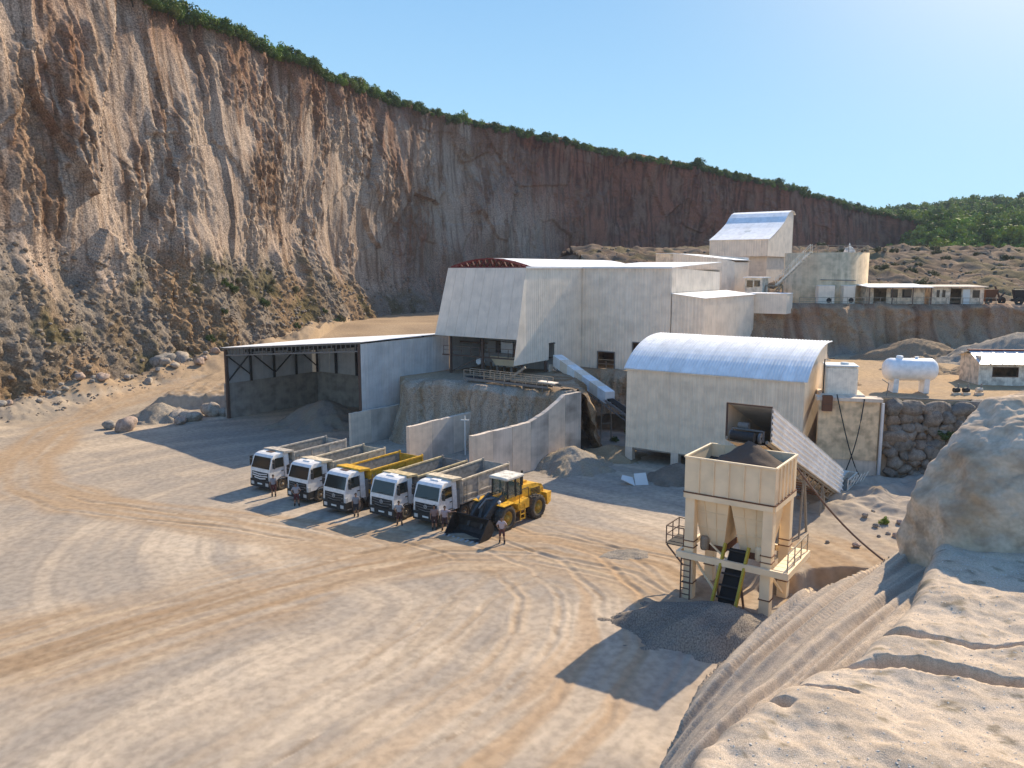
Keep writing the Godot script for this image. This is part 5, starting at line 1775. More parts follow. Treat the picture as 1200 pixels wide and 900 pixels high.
	# scrap machinery on the right end of the bench
	for e in [[60.4, -101.0, 0.2, "rusty brown scrap frame right beside the tan office", MAT.rust], [63.2, -99.5, -0.25, "dark scrap machinery frame at the far right end of the bench", MAT.steel_dark]]:
		var m := thing("scrap_machine", e[3], "machinery", Vector3(e[0], gh(e[0], e[1]), e[1]), e[2])
		s = ST()
		box(s, Vector3(0, 0.4, -1.4), Vector3(3.0, 0.75, 0))
		part("chassis", s, e[4], m)
		s = ST()
		hexa(s, [Vector3(0.2, 0.75, -0.2), Vector3(1.6, 0.75, -0.2), Vector3(1.6, 0.75, -1.2), Vector3(0.2, 0.75, -1.2), Vector3(0.0, 1.9, 0), Vector3(1.9, 1.9, 0), Vector3(1.9, 1.9, -1.4), Vector3(0.0, 1.9, -1.4)])
		part("hopper", s, e[4], m)
		s = ST()
		bar(s, Vector3(2.8, 0.7, -0.7), Vector3(1.9, 2.3, -0.7), 0.16)
		bar(s, Vector3(2.2, 0.7, -0.2), Vector3(3.0, 1.5, -0.2), 0.14)
		part("boom", s, MAT.steel_brown, m)
		for x in [0.5, 2.5]:
			s = ST()
			lathe(s, [Vector2(0.2, -0.2), Vector2(0.5, -0.2), Vector2(0.5, 0.05), Vector2(0.2, 0.05)], Vector3.BACK, Vector3(x, 0.45, 0.02), 14)
			part("wheel", s, MAT.tyre, m)

# ------------------------------------------------------------------ loading bin and conveyors
func build_bin() -> void:
	var t := thing("loading_bin", "cream steel loading bin on four legs heaped with dark gravel", "bin", Vector3(9.25, 0, -41.0), YAW)
	var W := 4.8
	var D := 3.8
	var y0 := 6.0
	var y1 := 7.9
	var cr: Array = [MAT.bin_cream, MAT.bin_cream_b]
	# upper box: plates side by side with proud stiffeners between
	var sides := [[Vector3(0, 0, 0), Vector3(1, 0, 0), W, 6], [Vector3(W, 0, 0), Vector3(0, 0, -1), D, 6], [Vector3(W, 0, -D), Vector3(-1, 0, 0), W, 6], [Vector3(0, 0, -D), Vector3(0, 0, 1), D, 5]]
	for e in sides:
		var d: Vector3 = e[1]
		var n: int = e[3]
		var w: float = e[2] / n
		var out := Vector3(-d.z, 0, d.x)
		for i in n:
			var a: Vector3 = e[0] + d * (w * i + 0.01)
			var b: Vector3 = e[0] + d * (w * (i + 1) - 0.01)
			var s := ST()
			slab(s, a + Vector3(0, y0, 0), b + Vector3(0, y0, 0), b + Vector3(0, y1, 0), a + Vector3(0, y1, 0), 0.04)
			part("side_plate", s, cr[(i * 3) % 2], t)
			if i > 0:
				s = ST()
				var p: Vector3 = e[0] + d * (w * i) + out * 0.035
				bar(s, p + Vector3(0, y0 + 0.03, 0), p + Vector3(0, y1 - 0.06, 0), 0.07)
				part("stiffener", s, MAT.bin_cream_b, t)
	var rr := ST()
	var c := [Vector3(0, 0, 0), Vector3(W, 0, 0), Vector3(W, 0, -D), Vector3(0, 0, -D)]
	for i in 4:
		bar(rr, c[i] + Vector3(0, y1, 0), c[(i + 1) % 4] + Vector3(0, y1, 0), 0.12, 0.09)
	part("rim", rr, MAT.bin_cream, t)
	rr = ST()
	for i in 4:
		bar(rr, c[i] + Vector3(0, y0 - 0.02, 0), c[(i + 1) % 4] + Vector3(0, y0 - 0.02, 0), 0.14, 0.06)
	part("rusty_seam", rr, MAT.rust, t)
	rr = ST()
	for i in 4:
		bar(rr, c[i] * 0.98 + Vector3(0.05, y0 - 0.2, -0.05), c[(i + 1) % 4] * 0.98 + Vector3(0.05, y0 - 0.2, -0.05), 0.22, 0.28)
	part("ring_beam", rr, MAT.bin_cream, t)
	# heaped gravel
	var hp := ST()
	var g := 26
	var q := []
	var nn := noise(1.4, 4, 515)
	for j in g + 1:
		for i in g + 1:
			var x := lerpf(0.05, W - 0.05, float(i) / g)
			var z := -lerpf(0.05, D - 0.05, float(j) / g)
			var r := Vector2(x - 2.7, (z + 2.3) * 1.1).length()
			q.append(Vector3(x, maxf(7.25, 8.8 - r * 0.68) + nn.get_noise_2d(x, z) * 0.12 - 0.1, z))
	hp.set_smooth_group(1)
	for j in g:
		for i in g:
			quad(hp, q[j * (g + 1) + i], q[j * (g + 1) + i + 1], q[(j + 1) * (g + 1) + i + 1], q[(j + 1) * (g + 1) + i])
	var gravel := MeshInstance3D.new()
	gravel.name = "gravel_heap"
	gravel.mesh = done(hp)
	gravel.material_override = MAT.gravel_dark
	gravel.position = t.position
	gravel.rotation.y = YAW
	add_child(gravel)
	tag(gravel, "dark brown gravel heaped inside the cream loading bin", "gravel")
	# twin outlet cones
	for k in 2:
		var xa := 0.28 + k * (W * 0.5 - 0.28)
		var xb := W * 0.5 if k == 0 else W - 0.28
		var s := ST()
		var top := [Vector3(xa, y0 - 0.1, -0.28), Vector3(xb, y0 - 0.1, -0.28), Vector3(xb, y0 - 0.1, -D + 0.28), Vector3(xa, y0 - 0.1, -D + 0.28)]
		var mx := (xa + xb) * 0.5
		var bot := [Vector3(mx - 0.62, 3.0, -0.95), Vector3(mx + 0.62, 3.0, -0.95), Vector3(mx + 0.62, 3.0, -D + 0.95), Vector3(mx - 0.62, 3.0, -D + 0.95)]
		for i in 4:
			var j := (i + 1) % 4
			slab(s, bot[i], bot[j], top[j], top[i], 0.03)
		part("outlet_cone", s, cr[k], t)
		# weld-on plates seams
		s = ST()
		for f in [0.33, 0.66]:
			var a: Vector3 = bot[0].lerp(top[0], f)
			var b: Vector3 = bot[1].lerp(top[1], f)
			bar(s, a + Vector3(0, 0, 0.02), b + Vector3(0, 0, 0.02), 0.03, 0.04)
		for f in [0.33, 0.66]:
			bar(s, bot[0].lerp(bot[1], f) + Vector3(0, 0, 0.02), top[0].lerp(top[1], f) + Vector3(0, 0, 0.02), 0.03, 0.04)
		part("cone_rib", s, MAT.bin_cream_b, t)
		s = ST()
		box(s, bot[3] + Vector3(-0.05, -0.35, -0.05), bot[1] + Vector3(0.05, 0.0, 0.05))
		part("gate", s, MAT.rust, t)
	# legs
	for p in [Vector3(0.32, 0, -0.32), Vector3(W - 0.32, 0, -0.32), Vector3(W - 0.32, 0, -D + 0.32), Vector3(0.32, 0, -D + 0.32)]:
		var s := ST()
		bevel_box(s, p + Vector3(-0.27, -0.9, -0.27), p + Vector3(0.27, 5.75, 0.27), 0.03)
		part("leg", s, MAT.bin_cream, t)
		s = ST()
		for y in [2.9, 3.25, 0.9]:
			box(s, p + Vector3(-0.31, y, -0.31), p + Vector3(0.31, y + 0.045, 0.31))
		part("collar", s, MAT.rust, t)
	# lower platform
	var s := ST()
	var e0 := [Vector3(-0.15, 2.5, 0.3), Vector3(W + 0.15, 2.5, 0.3), Vector3(W + 0.75, 2.5, 0.3), Vector3(W + 0.75, 2.5, -D), Vector3(-0.15, 2.5, -D)]
	bar(s, Vector3(-0.3, 2.5, 0.1), Vector3(W + 0.9, 2.5, 0.1), 0.16, 0.34)
	bar(s, Vector3(-0.3, 2.5, -D - 0.1), Vector3(W + 0.9, 2.5, -D - 0.1), 0.16, 0.34)
	bar(s, Vector3(W + 0.82, 2.5, 0.0), Vector3(W + 0.82, 2.5, -D), 0.16, 0.34)
	bar(s, Vector3(-0.22, 2.5, 0.0), Vector3(-0.22, 2.5, -D), 0.16, 0.34)
	part("platform_beam", s, MAT.bin_cream, t)
	for k in 7:
		s = ST()
		box(s, Vector3(W + 0.08, 2.66, -k * 0.55 - 0.5), Vector3(W + 0.74, 2.70, -k * 0.55))
		part("platform_plank", s, MAT.bin_cream_b, t)
	s = ST()
	box(s, Vector3(-1.25, 2.64, -2.4), Vector3(-0.14, 2.69, -0.6))
	part("side_platform", s, MAT.steel_dark, t)
	s = ST()
	bar(s, Vector3(-1.2, 2.6, -0.65), Vector3(-0.2, 1.6, -0.65), 0.07)
	bar(s, Vector3(-1.2, 2.6, -2.35), Vector3(-0.2, 1.6, -2.35), 0.07)
	part("platform_brace", s, MAT.rail_brown, t)
	rail(t, [Vector3(-0.2, 2.68, -0.62), Vector3(-1.22, 2.68, -0.62), Vector3(-1.22, 2.68, -2.38), Vector3(-0.2, 2.68, -2.38)], 1.0, MAT.rail_brown, "platform_railing", 0.9, 0.025)
	rail(t, [Vector3(W + 0.8, 2.68, 0.05), Vector3(W + 0.8, 2.68, -D + 0.1)], 1.0, MAT.rail, "platform_railing", 1.2, 0.025)
	# ladder on the front left leg
	s = ST()
	for x in [0.0, 0.52]:
		bar(s, Vector3(x, -0.9, 0.12), Vector3(x, 2.55, 0.12), 0.06)
	part("ladder_rail", s, MAT.rail_brown, t)
	for k in 10:
		s = ST()
		bar(s, Vector3(0.0, -0.7 + k * 0.33, 0.12), Vector3(0.52, -0.7 + k * 0.33, 0.12), 0.045)
		part("rung", s, MAT.rail_brown, t)
	# diagonal braces
	s = ST()
	bar(s, Vector3(0.55, 2.3, -0.3), Vector3(2.1, 0.3, -0.3), 0.11)
	bar(s, Vector3(W - 0.3, 2.3, -0.5), Vector3(W - 0.3, 0.2, -D + 0.5), 0.11)
	bar(s, Vector3(1.3, 3.2, -0.6), Vector3(2.2, 2.5, -0.6), 0.08)
	part("brace", s, MAT.bin_cream_b, t)
	# motors on the platform
	for x in [0.95, 3.95]:
		s = ST()
		lathe(s, [Vector2(0, 0), Vector2(0.2, 0), Vector2(0.24, 0.12), Vector2(0.24, 0.62), Vector2(0.16, 0.75), Vector2(0, 0.76)], Vector3.UP, Vector3(x, 2.72, -0.75), 14)
		part("motor", s, MAT.bin_cream_b if x > 2.0 else MAT.rail, t)
	# inclined draw-out belt with yellow rails
	var b := thing("incline_belt", "short inclined belt with two yellow side rails under the bin", "conveyor", t.position, YAW)
	for x in [2.25, 3.5]:
		s = ST()
		bar(s, Vector3(x, 3.45, -0.35), Vector3(x - 0.22, -0.5, 1.4), 0.12, 0.2)
		part("side_rail", s, MAT.yellow_rail, b)
	s = ST()
	slab(s, Vector3(2.25, -0.55, 1.2), Vector3(3.1, -0.55, 1.2), Vector3(3.3, 3.2, -0.5), Vector3(2.45, 3.2, -0.5), 0.05)
	part("belt", s, MAT.rubber, b)
	for k in 7:
		s = ST()
		var p := Vector3(2.66, -0.3, 1.08).lerp(Vector3(2.88, 3.1, -0.46), k / 6.0)
		lathe(s, [Vector2(0, -0.54), Vector2(0.06, -0.54), Vector2(0.06, 0.54), Vector2(0, 0.54)], Vector3.RIGHT, p + Vector3(0, 0.0, 0.06), 8)
		part("roller", s, MAT.steel_dark, b)
	for x in [2.0, 3.3]:
		s = ST()
		bar(s, Vector3(x + 0.1, 1.6, 0.4), Vector3(x + 0.1, -0.8, -0.6), 0.1)
		part("strut", s, MAT.rail_brown, b)

func build_conveyor() -> void:
	var t := thing("conveyor_gallery", "long inclined belt gallery under ribbed metal cover feeding the bin", "conveyor", Vector3(13.35, 0, -43.6), -0.63)
	var L := 17.2
	var fy := func(z: float) -> float:
		return 8.1 + z * 0.412
	# cover sheets: right side, top and left side, in lengths
	var n := 8
	for i in n:
		var za := -L * i / n
		var zb := -L * (i + 1) / n
		var prof := []
		# ribbed cross-section of the right side, bottom to top
		for k in 6:
			for e in [[0.0, 0.0], [0.14, 0.075], [0.42, 0.075], [0.56, 0.0]]:
				prof.append(Vector2(1.28 + e[1], 0.12 + (k + e[0]) * 0.337))
		prof.append(Vector2(1.28, 2.14))
		var s := ST()
		for k in prof.size() - 1:
			var p: Vector2 = prof[k]
			var q: Vector2 = prof[k + 1]
			quad(s, Vector3(p.x, fy.call(za) + p.y, za), Vector3(p.x, fy.call(zb) + p.y, zb + 0.015), Vector3(q.x, fy.call(zb) + q.y, zb + 0.015), Vector3(q.x, fy.call(za) + q.y, za))
		quad(s, Vector3(1.25, fy.call(zb) + 0.12, zb + 0.015), Vector3(1.25, fy.call(za) + 0.12, za), Vector3(1.25, fy.call(za) + 2.14, za), Vector3(1.25, fy.call(zb) + 2.14, zb + 0.015))
		part("cover_sheet", s, MAT.roof_white if i % 3 else MAT.roof_white_b, t)
		s = ST()
		slab(s, Vector3(-1.3, fy.call(za) + 2.15, za), Vector3(1.32, fy.call(za) + 2.15, za), Vector3(1.32, fy.call(zb) + 2.15, zb + 0.015), Vector3(-1.3, fy.call(zb) + 2.15, zb + 0.015), 0.04)
		part("top_sheet", s, MAT.sheet_zinc_b, t)
		s = ST()
		slab(s, Vector3(-1.28, fy.call(zb) + 0.1, zb + 0.015), Vector3(-1.28, fy.call(za) + 0.1, za), Vector3(-1.28, fy.call(za) + 2.12, za), Vector3(-1.28, fy.call(zb) + 2.12, zb + 0.015), 0.04)
		part("side_sheet", s, MAT.sheet_cream_b, t)
	# frame below
	var s := ST()
	for x in [-1.15, 1.15]:
		bar(s, Vector3(x, fy.call(0.3) + 0.05, 0.3), Vector3(x, fy.call(-L) + 0.05, -L), 0.14, 0.18)
		bar(s, Vector3(x * 0.8, fy.call(-1.0) - 0.65, -1.0), Vector3(x * 0.8, fy.call(-L + 1.0) - 0.65, -L + 1.0), 0.1)
		for k in 12:
			var z0 := -1.0 - k * (L - 2.0) / 12.0
			var z1 := -1.0 - (k + 1) * (L - 2.0) / 12.0
			bar(s, Vector3(x, fy.call(z0), z0), Vector3(x * 0.8, fy.call((z0 + z1) * 0.5) - 0.65, (z0 + z1) * 0.5), 0.06)
			bar(s, Vector3(x * 0.8, fy.call((z0 + z1) * 0.5) - 0.65, (z0 + z1) * 0.5), Vector3(x, fy.call(z1), z1), 0.06)
	part("truss", s, MAT.rail, t)
	s = ST()
	for k in 14:
		var z := -0.6 - k * (L - 1.0) / 14.0
		bar(s, Vector3(-1.2, fy.call(z) + 0.02, z), Vector3(1.2, fy.call(z) + 0.02, z), 0.1)
		bar(s, Vector3(-0.9, fy.call(z) - 0.65, z), Vector3(0.9, fy.call(z) - 0.65, z), 0.07)
	part("cross_member", s, MAT.rust, t)
	s = ST()
	slab(s, Vector3(-1.0, fy.call(0.2) - 0.1, 0.2), Vector3(1.0, fy.call(0.2) - 0.1, 0.2), Vector3(1.0, fy.call(-L) - 0.1, -L), Vector3(-1.0, fy.call(-L) - 0.1, -L), 0.04)
	part("pan", s, MAT.plaster, t)
	s = ST()
	slab(s, Vector3(-0.6, fy.call(0.9) + 0.35, 0.9), Vector3(0.6, fy.call(0.9) + 0.35, 0.9), Vector3(0.6, fy.call(-L) + 0.35, -L), Vector3(-0.6, fy.call(-L) + 0.35, -L), 0.05)
	part("belt", s, MAT.rubber, t)
	s = ST()
	lathe(s, [Vector2(0, -0.66), Vector2(0.28, -0.66), Vector2(0.28, 0.66), Vector2(0, 0.66)], Vector3.RIGHT, Vector3(0, fy.call(0.9) + 0.12, 0.9), 16)
	part("head_pulley", s, MAT.steel_dark, t)
	for x in [-0.85, 0.8]:
		s = ST()
		lathe(s, [Vector2(0.08, -0.06), Vector2(0.3, -0.06), Vector2(0.3, 0.06), Vector2(0.08, 0.06)], Vector3.RIGHT, Vector3(x, fy.call(0.3) + 0.25, 0.35), 14)
		part("drive_wheel", s, MAT.steel_grey, t)
	s = ST()
	lathe(s, [Vector2(0, -0.3), Vector2(0.2, -0.3), Vector2(0.2, 0.3), Vector2(0, 0.3)], Vector3.RIGHT, Vector3(-0.35, fy.call(-0.3) + 1.0, -0.2), 14)
	part("motor", s, MAT.steel_grey, t)
	s = ST()
	bar(s, Vector3(-0.9, fy.call(0) + 0.75, 0.1), Vector3(0.9, fy.call(0) + 0.72, 0.1), 0.08)
	for x in [-0.9, 0.9]:
		bar(s, Vector3(x, fy.call(0) + 0.1, 0.1), Vector3(x, fy.call(0) + 0.75, 0.1), 0.08)
	part("head_frame", s, MAT.steel_grey, t)
	# cover mouth trim
	s = ST()
	bar(s, Vector3(-1.28, fy.call(0) + 0.1, 0.02), Vector3(-1.28, fy.call(0) + 2.15, 0.02), 0.09)
	bar(s, Vector3(-1.3, fy.call(0) + 2.12, 0.02), Vector3(1.3, fy.call(0) + 2.12, 0.02), 0.09)
	part("mouth_trim", s, MAT.steel_brown, t)
	# legs
	for z in [-3.2, -7.4, -12.0]:
		s = ST()
		for x in [-1.15, 1.15]:
			bar(s, Vector3(x, fy.call(z), z), Vector3(x * 1.25, -0.3, z - 0.5), 0.13)
			bar(s, Vector3(x, fy.call(z), z), Vector3(x * 1.25, -0.3, z + 1.6), 0.1)
		bar(s, Vector3(-1.4, 0.7, z - 0.4), Vector3(1.4, 0.7, z - 0.4), 0.1)
		bar(s, Vector3(1.42, 0.5, z - 0.45), Vector3(1.42, 0.5, z + 1.4), 0.08)
		part("trestle", s, MAT.rail, t)
	s = ST()
	for x in [-1.0, 1.0]:
		box(s, Vector3(x - 0.15, -0.3, -L - 0.1), Vector3(x + 0.15, fy.call(-L) + 0.1, -L + 0.2))
	part("tail_leg", s, MAT.rail, t)
	# tail gear with its railings
	var g := thing("tail_gear", "dusty tail drive with pale guard rails at the gallery foot", "machinery", Vector3(24.0, 0.3, -58.0), -0.63)
	s = ST()
	box(s, Vector3(-1.4, -0.4, -2.2), Vector3(1.3, 0.7, 0.3))
	part("base_block", s, MAT.concrete, g)
	s = ST()
	lathe(s, [Vector2(0, -0.9), Vector2(0.45, -0.9), Vector2(0.45, 0.9), Vector2(0, 0.9)], Vector3.RIGHT, Vector3(0, 1.15, -0.5), 16)
	part("tail_drum", s, MAT.steel_grey, g)
	s = ST()
	hexa(s, [Vector3(-0.7, 0.7, -1.0), Vector3(0.5, 0.7, -1.0), Vector3(0.5, 0.7, -2.0), Vector3(-0.7, 0.7, -2.0), Vector3(-1.1, 2.0, -0.8), Vector3(0.9, 2.0, -0.8), Vector3(0.9, 2.0, -2.3), Vector3(-1.1, 2.0, -2.3)])
	part("feed_chute", s, MAT.plaster_pale, g)
	s = ST()
	bevel_box(s, Vector3(-1.8, 1.9, -2.3), Vector3(-0.9, 3.1, -1.5), 0.05)
	part("switch_box", s, MAT.sheet_zinc, g)
	rail(g, [Vector3(1.5, 0.5, 0.5), Vector3(1.5, 0.5, -2.2), Vector3(-1.4, 0.5, -2.4)], 1.5, MAT.plaster_pale, "guard_rail", 0.9, 0.04)
	s = ST()
	for k in 5:
		bar(s, Vector3(1.0 + k * 0.12, 0.2, 0.5 - k * 0.5), Vector3(1.8 + k * 0.12, 2.2, -0.3 - k * 0.5), 0.06)
	part("loose_pipes", s, MAT.plaster_pale, g)
	# long stay pipe reaching down to the ground on the right
	s = ST()
	var a := t.position + Vector3(1.3, 6.9, -3.2).rotated(Vector3.UP, -0.63)
	var e := Vector3(21.8, 0.95, -41.6)
	var pts := []
	for k in 15:
		var u := k / 14.0
		pts.append(a.lerp(e, u) + Vector3(0, -0.7 * sin(PI * u), 0))
	tube(s, pts, 0.06, 7)
	var o := MeshInstance3D.new()
	o.name = "stay_cable"
	o.mesh = done(s)
	o.material_override = MAT.rail_brown
	add_child(o)
	tag(o, "long sagging brown stay cable from the belt gallery to the ground", "cable")

func build_small_conveyor() -> void:
	var a := Vector3(5.1, 7.25, -87.9)
	var b := Vector3(12.6, 2.85, -75.4)
	var d := b - a
	var L := d.length()
	var flat := Vector2(d.x, d.z).length()
	var t := thing("covered_conveyor", "white covered conveyor sloping from crusher building to curved-roof building", "conveyor", a, atan2(d.x, d.z))
	var at := func(u: float, x: float, y: float) -> Vector3:
		return Vector3(x, d.y * u + y, flat * u)
	# cover in lengths over the upper two thirds
	var n := 7
	for i in n:
		var u0 := 0.66 * i / n
		var u1 := 0.66 * (i + 1) / n - 0.001
		var s := ST()
		hexa(s, [at.call(u1, -0.6, -0.2), at.call(u1, 0.6, -0.2), at.call(u0, 0.6, -0.2), at.call(u0, -0.6, -0.2), at.call(u1, -0.6, 1.0), at.call(u1, 0.6, 1.0), at.call(u0, 0.6, 1.0), at.call(u0, -0.6, 1.0)])
		part("cover_box", s, MAT.sheet_white if i % 2 else MAT.roof_white, t)
	var s := ST()
	for x in [-0.55, 0.55]:
		bar(s, at.call(0.64, x, 0.1), at.call(1.0, x, 0.1), 0.1, 0.22)
		bar(s, at.call(0.0, x, -0.45), at.call(1.0, x, -0.45), 0.08)
		for k in 15:
			bar(s, at.call(k / 15.0, x, -0.45), at.call((k + 0.5) / 15.0, x, 0.0), 0.05)
			bar(s, at.call((k + 0.5) / 15.0, x, 0.0), at.call((k + 1.0) / 15.0, x, -0.45), 0.05)
	part("truss", s, MAT.steel_grey, t)
	s = ST()
	slab(s, at.call(1.0, -0.4, 0.3), at.call(1.0, 0.4, 0.3), at.call(0.6, 0.4, 0.3), at.call(0.6, -0.4, 0.3), 0.05)
	part("belt", s, MAT.rubber, t)
	for k in 8:
		s = ST()
		lathe(s, [Vector2(0, -0.5), Vector2(0.09, -0.5), Vector2(0.09, 0.5), Vector2(0, 0.5)], Vector3.RIGHT, at.call(0.67 + k * 0.046, 0, 0.16), 8)
		part("roller", s, MAT.steel_dark, t)
	for u in [0.3, 0.62, 0.9]:
		s = ST()
		var p: Vector3 = at.call(u, 0, -0.4)
		var w: Vector3 = a + Vector3(p.x, 0, p.z).rotated(Vector3.UP, atan2(d.x, d.z))
		var gy: float = gh(w.x, w.z) - a.y - 0.2
		if p.y > gy:
			for x in [-0.55, 0.55]:
				bar(s, Vector3(x, p.y, p.z), Vector3(x * 1.3, gy, p.z), 0.1)
			bar(s, Vector3(-0.6, (p.y + gy) * 0.5, p.z), Vector3(0.6, (p.y + gy) * 0.5, p.z), 0.08)
			part("trestle", s, MAT.rail, t)

# ------------------------------------------------------------------ vehicles
func wheel(parent: Node, at: Vector3, r: float, w: float, side: float, tm: Material, rm: Material, lugs := 0) -> void:
	# a wheel whose outer face looks towards side * x: tyre with its rim and hub
	var o := Node3D.new()
	o.name = "wheel"
	o.position = at
	parent.add_child(o, true)
	var ax := Vector3(side, 0, 0)
	var s := ST()
	var h := w * 0.5
	for e in [[Vector2(r * 0.6, -h), Vector2(r * 0.93, -h)], [Vector2(r * 0.93, -h), Vector2(r, -h * 0.7)], [Vector2(r, -h * 0.7), Vector2(r, h * 0.7)], [Vector2(r, h * 0.7), Vector2(r * 0.93, h)], [Vector2(r * 0.93, h), Vector2(r * 0.62, h)], [Vector2(r * 0.62, h), Vector2(r * 0.58, h * 0.7)]]:
		st_smooth_ring(s, e[0], e[1], ax, Vector3.ZERO, 24)
	for k in lugs:
		var a := TAU * k / lugs
		var d := Vector3(0, cos(a), sin(a))
		bar(s, d * r + ax * h * 0.9, d.rotated(ax, 0.14) * r + ax * 0.02, 0.09, 0.05)
		bar(s, d.rotated(ax, 0.07) * r - ax * h * 0.9, d.rotated(ax, 0.21) * r - ax * 0.02, 0.09, 0.05)
	part("tyre", s, tm, o)
	s = ST()
	for e in [[Vector2(r * 0.60, h * 0.72), Vector2(r * 0.54, h * 0.8)], [Vector2(r * 0.54, h * 0.8), Vector2(r * 0.46, h * 0.1)], [Vector2(r * 0.46, h * 0.1), Vector2(r * 0.26, h * 0.25)], [Vector2(r * 0.26, h * 0.25), Vector2(r * 0.24, h * 0.9)], [Vector2(r * 0.24, h * 0.9), Vector2(0, h * 0.95)]]:
		st_smooth_ring(s, e[0], e[1], ax, Vector3.ZERO, 18)
	st_smooth_ring(s, Vector2(r * 0.6, -h * 0.9), Vector2(0, -h * 0.8), ax, Vector3.ZERO, 12)
	for k in 8:
		var a := TAU * k / 8.0
		var d := Vector3(0, cos(a), sin(a)) * r * 0.35
		bar(s, d + ax * h * 0.1, d + ax * h * 0.36, 0.045)
	part("rim", s, rm, o)

func extrude(st: SurfaceTool, prof: Array, half: Callable) -> void:
	# a closed side profile (z, y) drawn out across x; half(y) gives the half width
	var n := prof.size()
	for i in n:
		var p: Vector2 = prof[i]
		var q: Vector2 = prof[(i + 1) % n]
		var a: float = half.call(p)
		var b: float = half.call(q)
		quad(st, Vector3(-a, p.y, p.x), Vector3(a, p.y, p.x), Vector3(b, q.y, q.x), Vector3(-b, q.y, q.x))
	var poly := PackedVector2Array(prof)
	var t := Geometry2D.triangulate_polygon(poly)
	for k in range(0, t.size(), 3):
		var a: Vector2 = poly[t[k]]
		var b: Vector2 = poly[t[k + 1]]
		var c: Vector2 = poly[t[k + 2]]
		if (b - a).cross(c - a) < 0:
			var e := b
			b = c
			c = e
		tri(st, Vector3(half.call(a), a.y, a.x), Vector3(half.call(c), c.y, c.x), Vector3(half.call(b), b.y, b.x))
		tri(st, Vector3(-half.call(a), a.y, a.x), Vector3(-half.call(b), b.y, b.x), Vector3(-half.call(c), c.y, c.x))

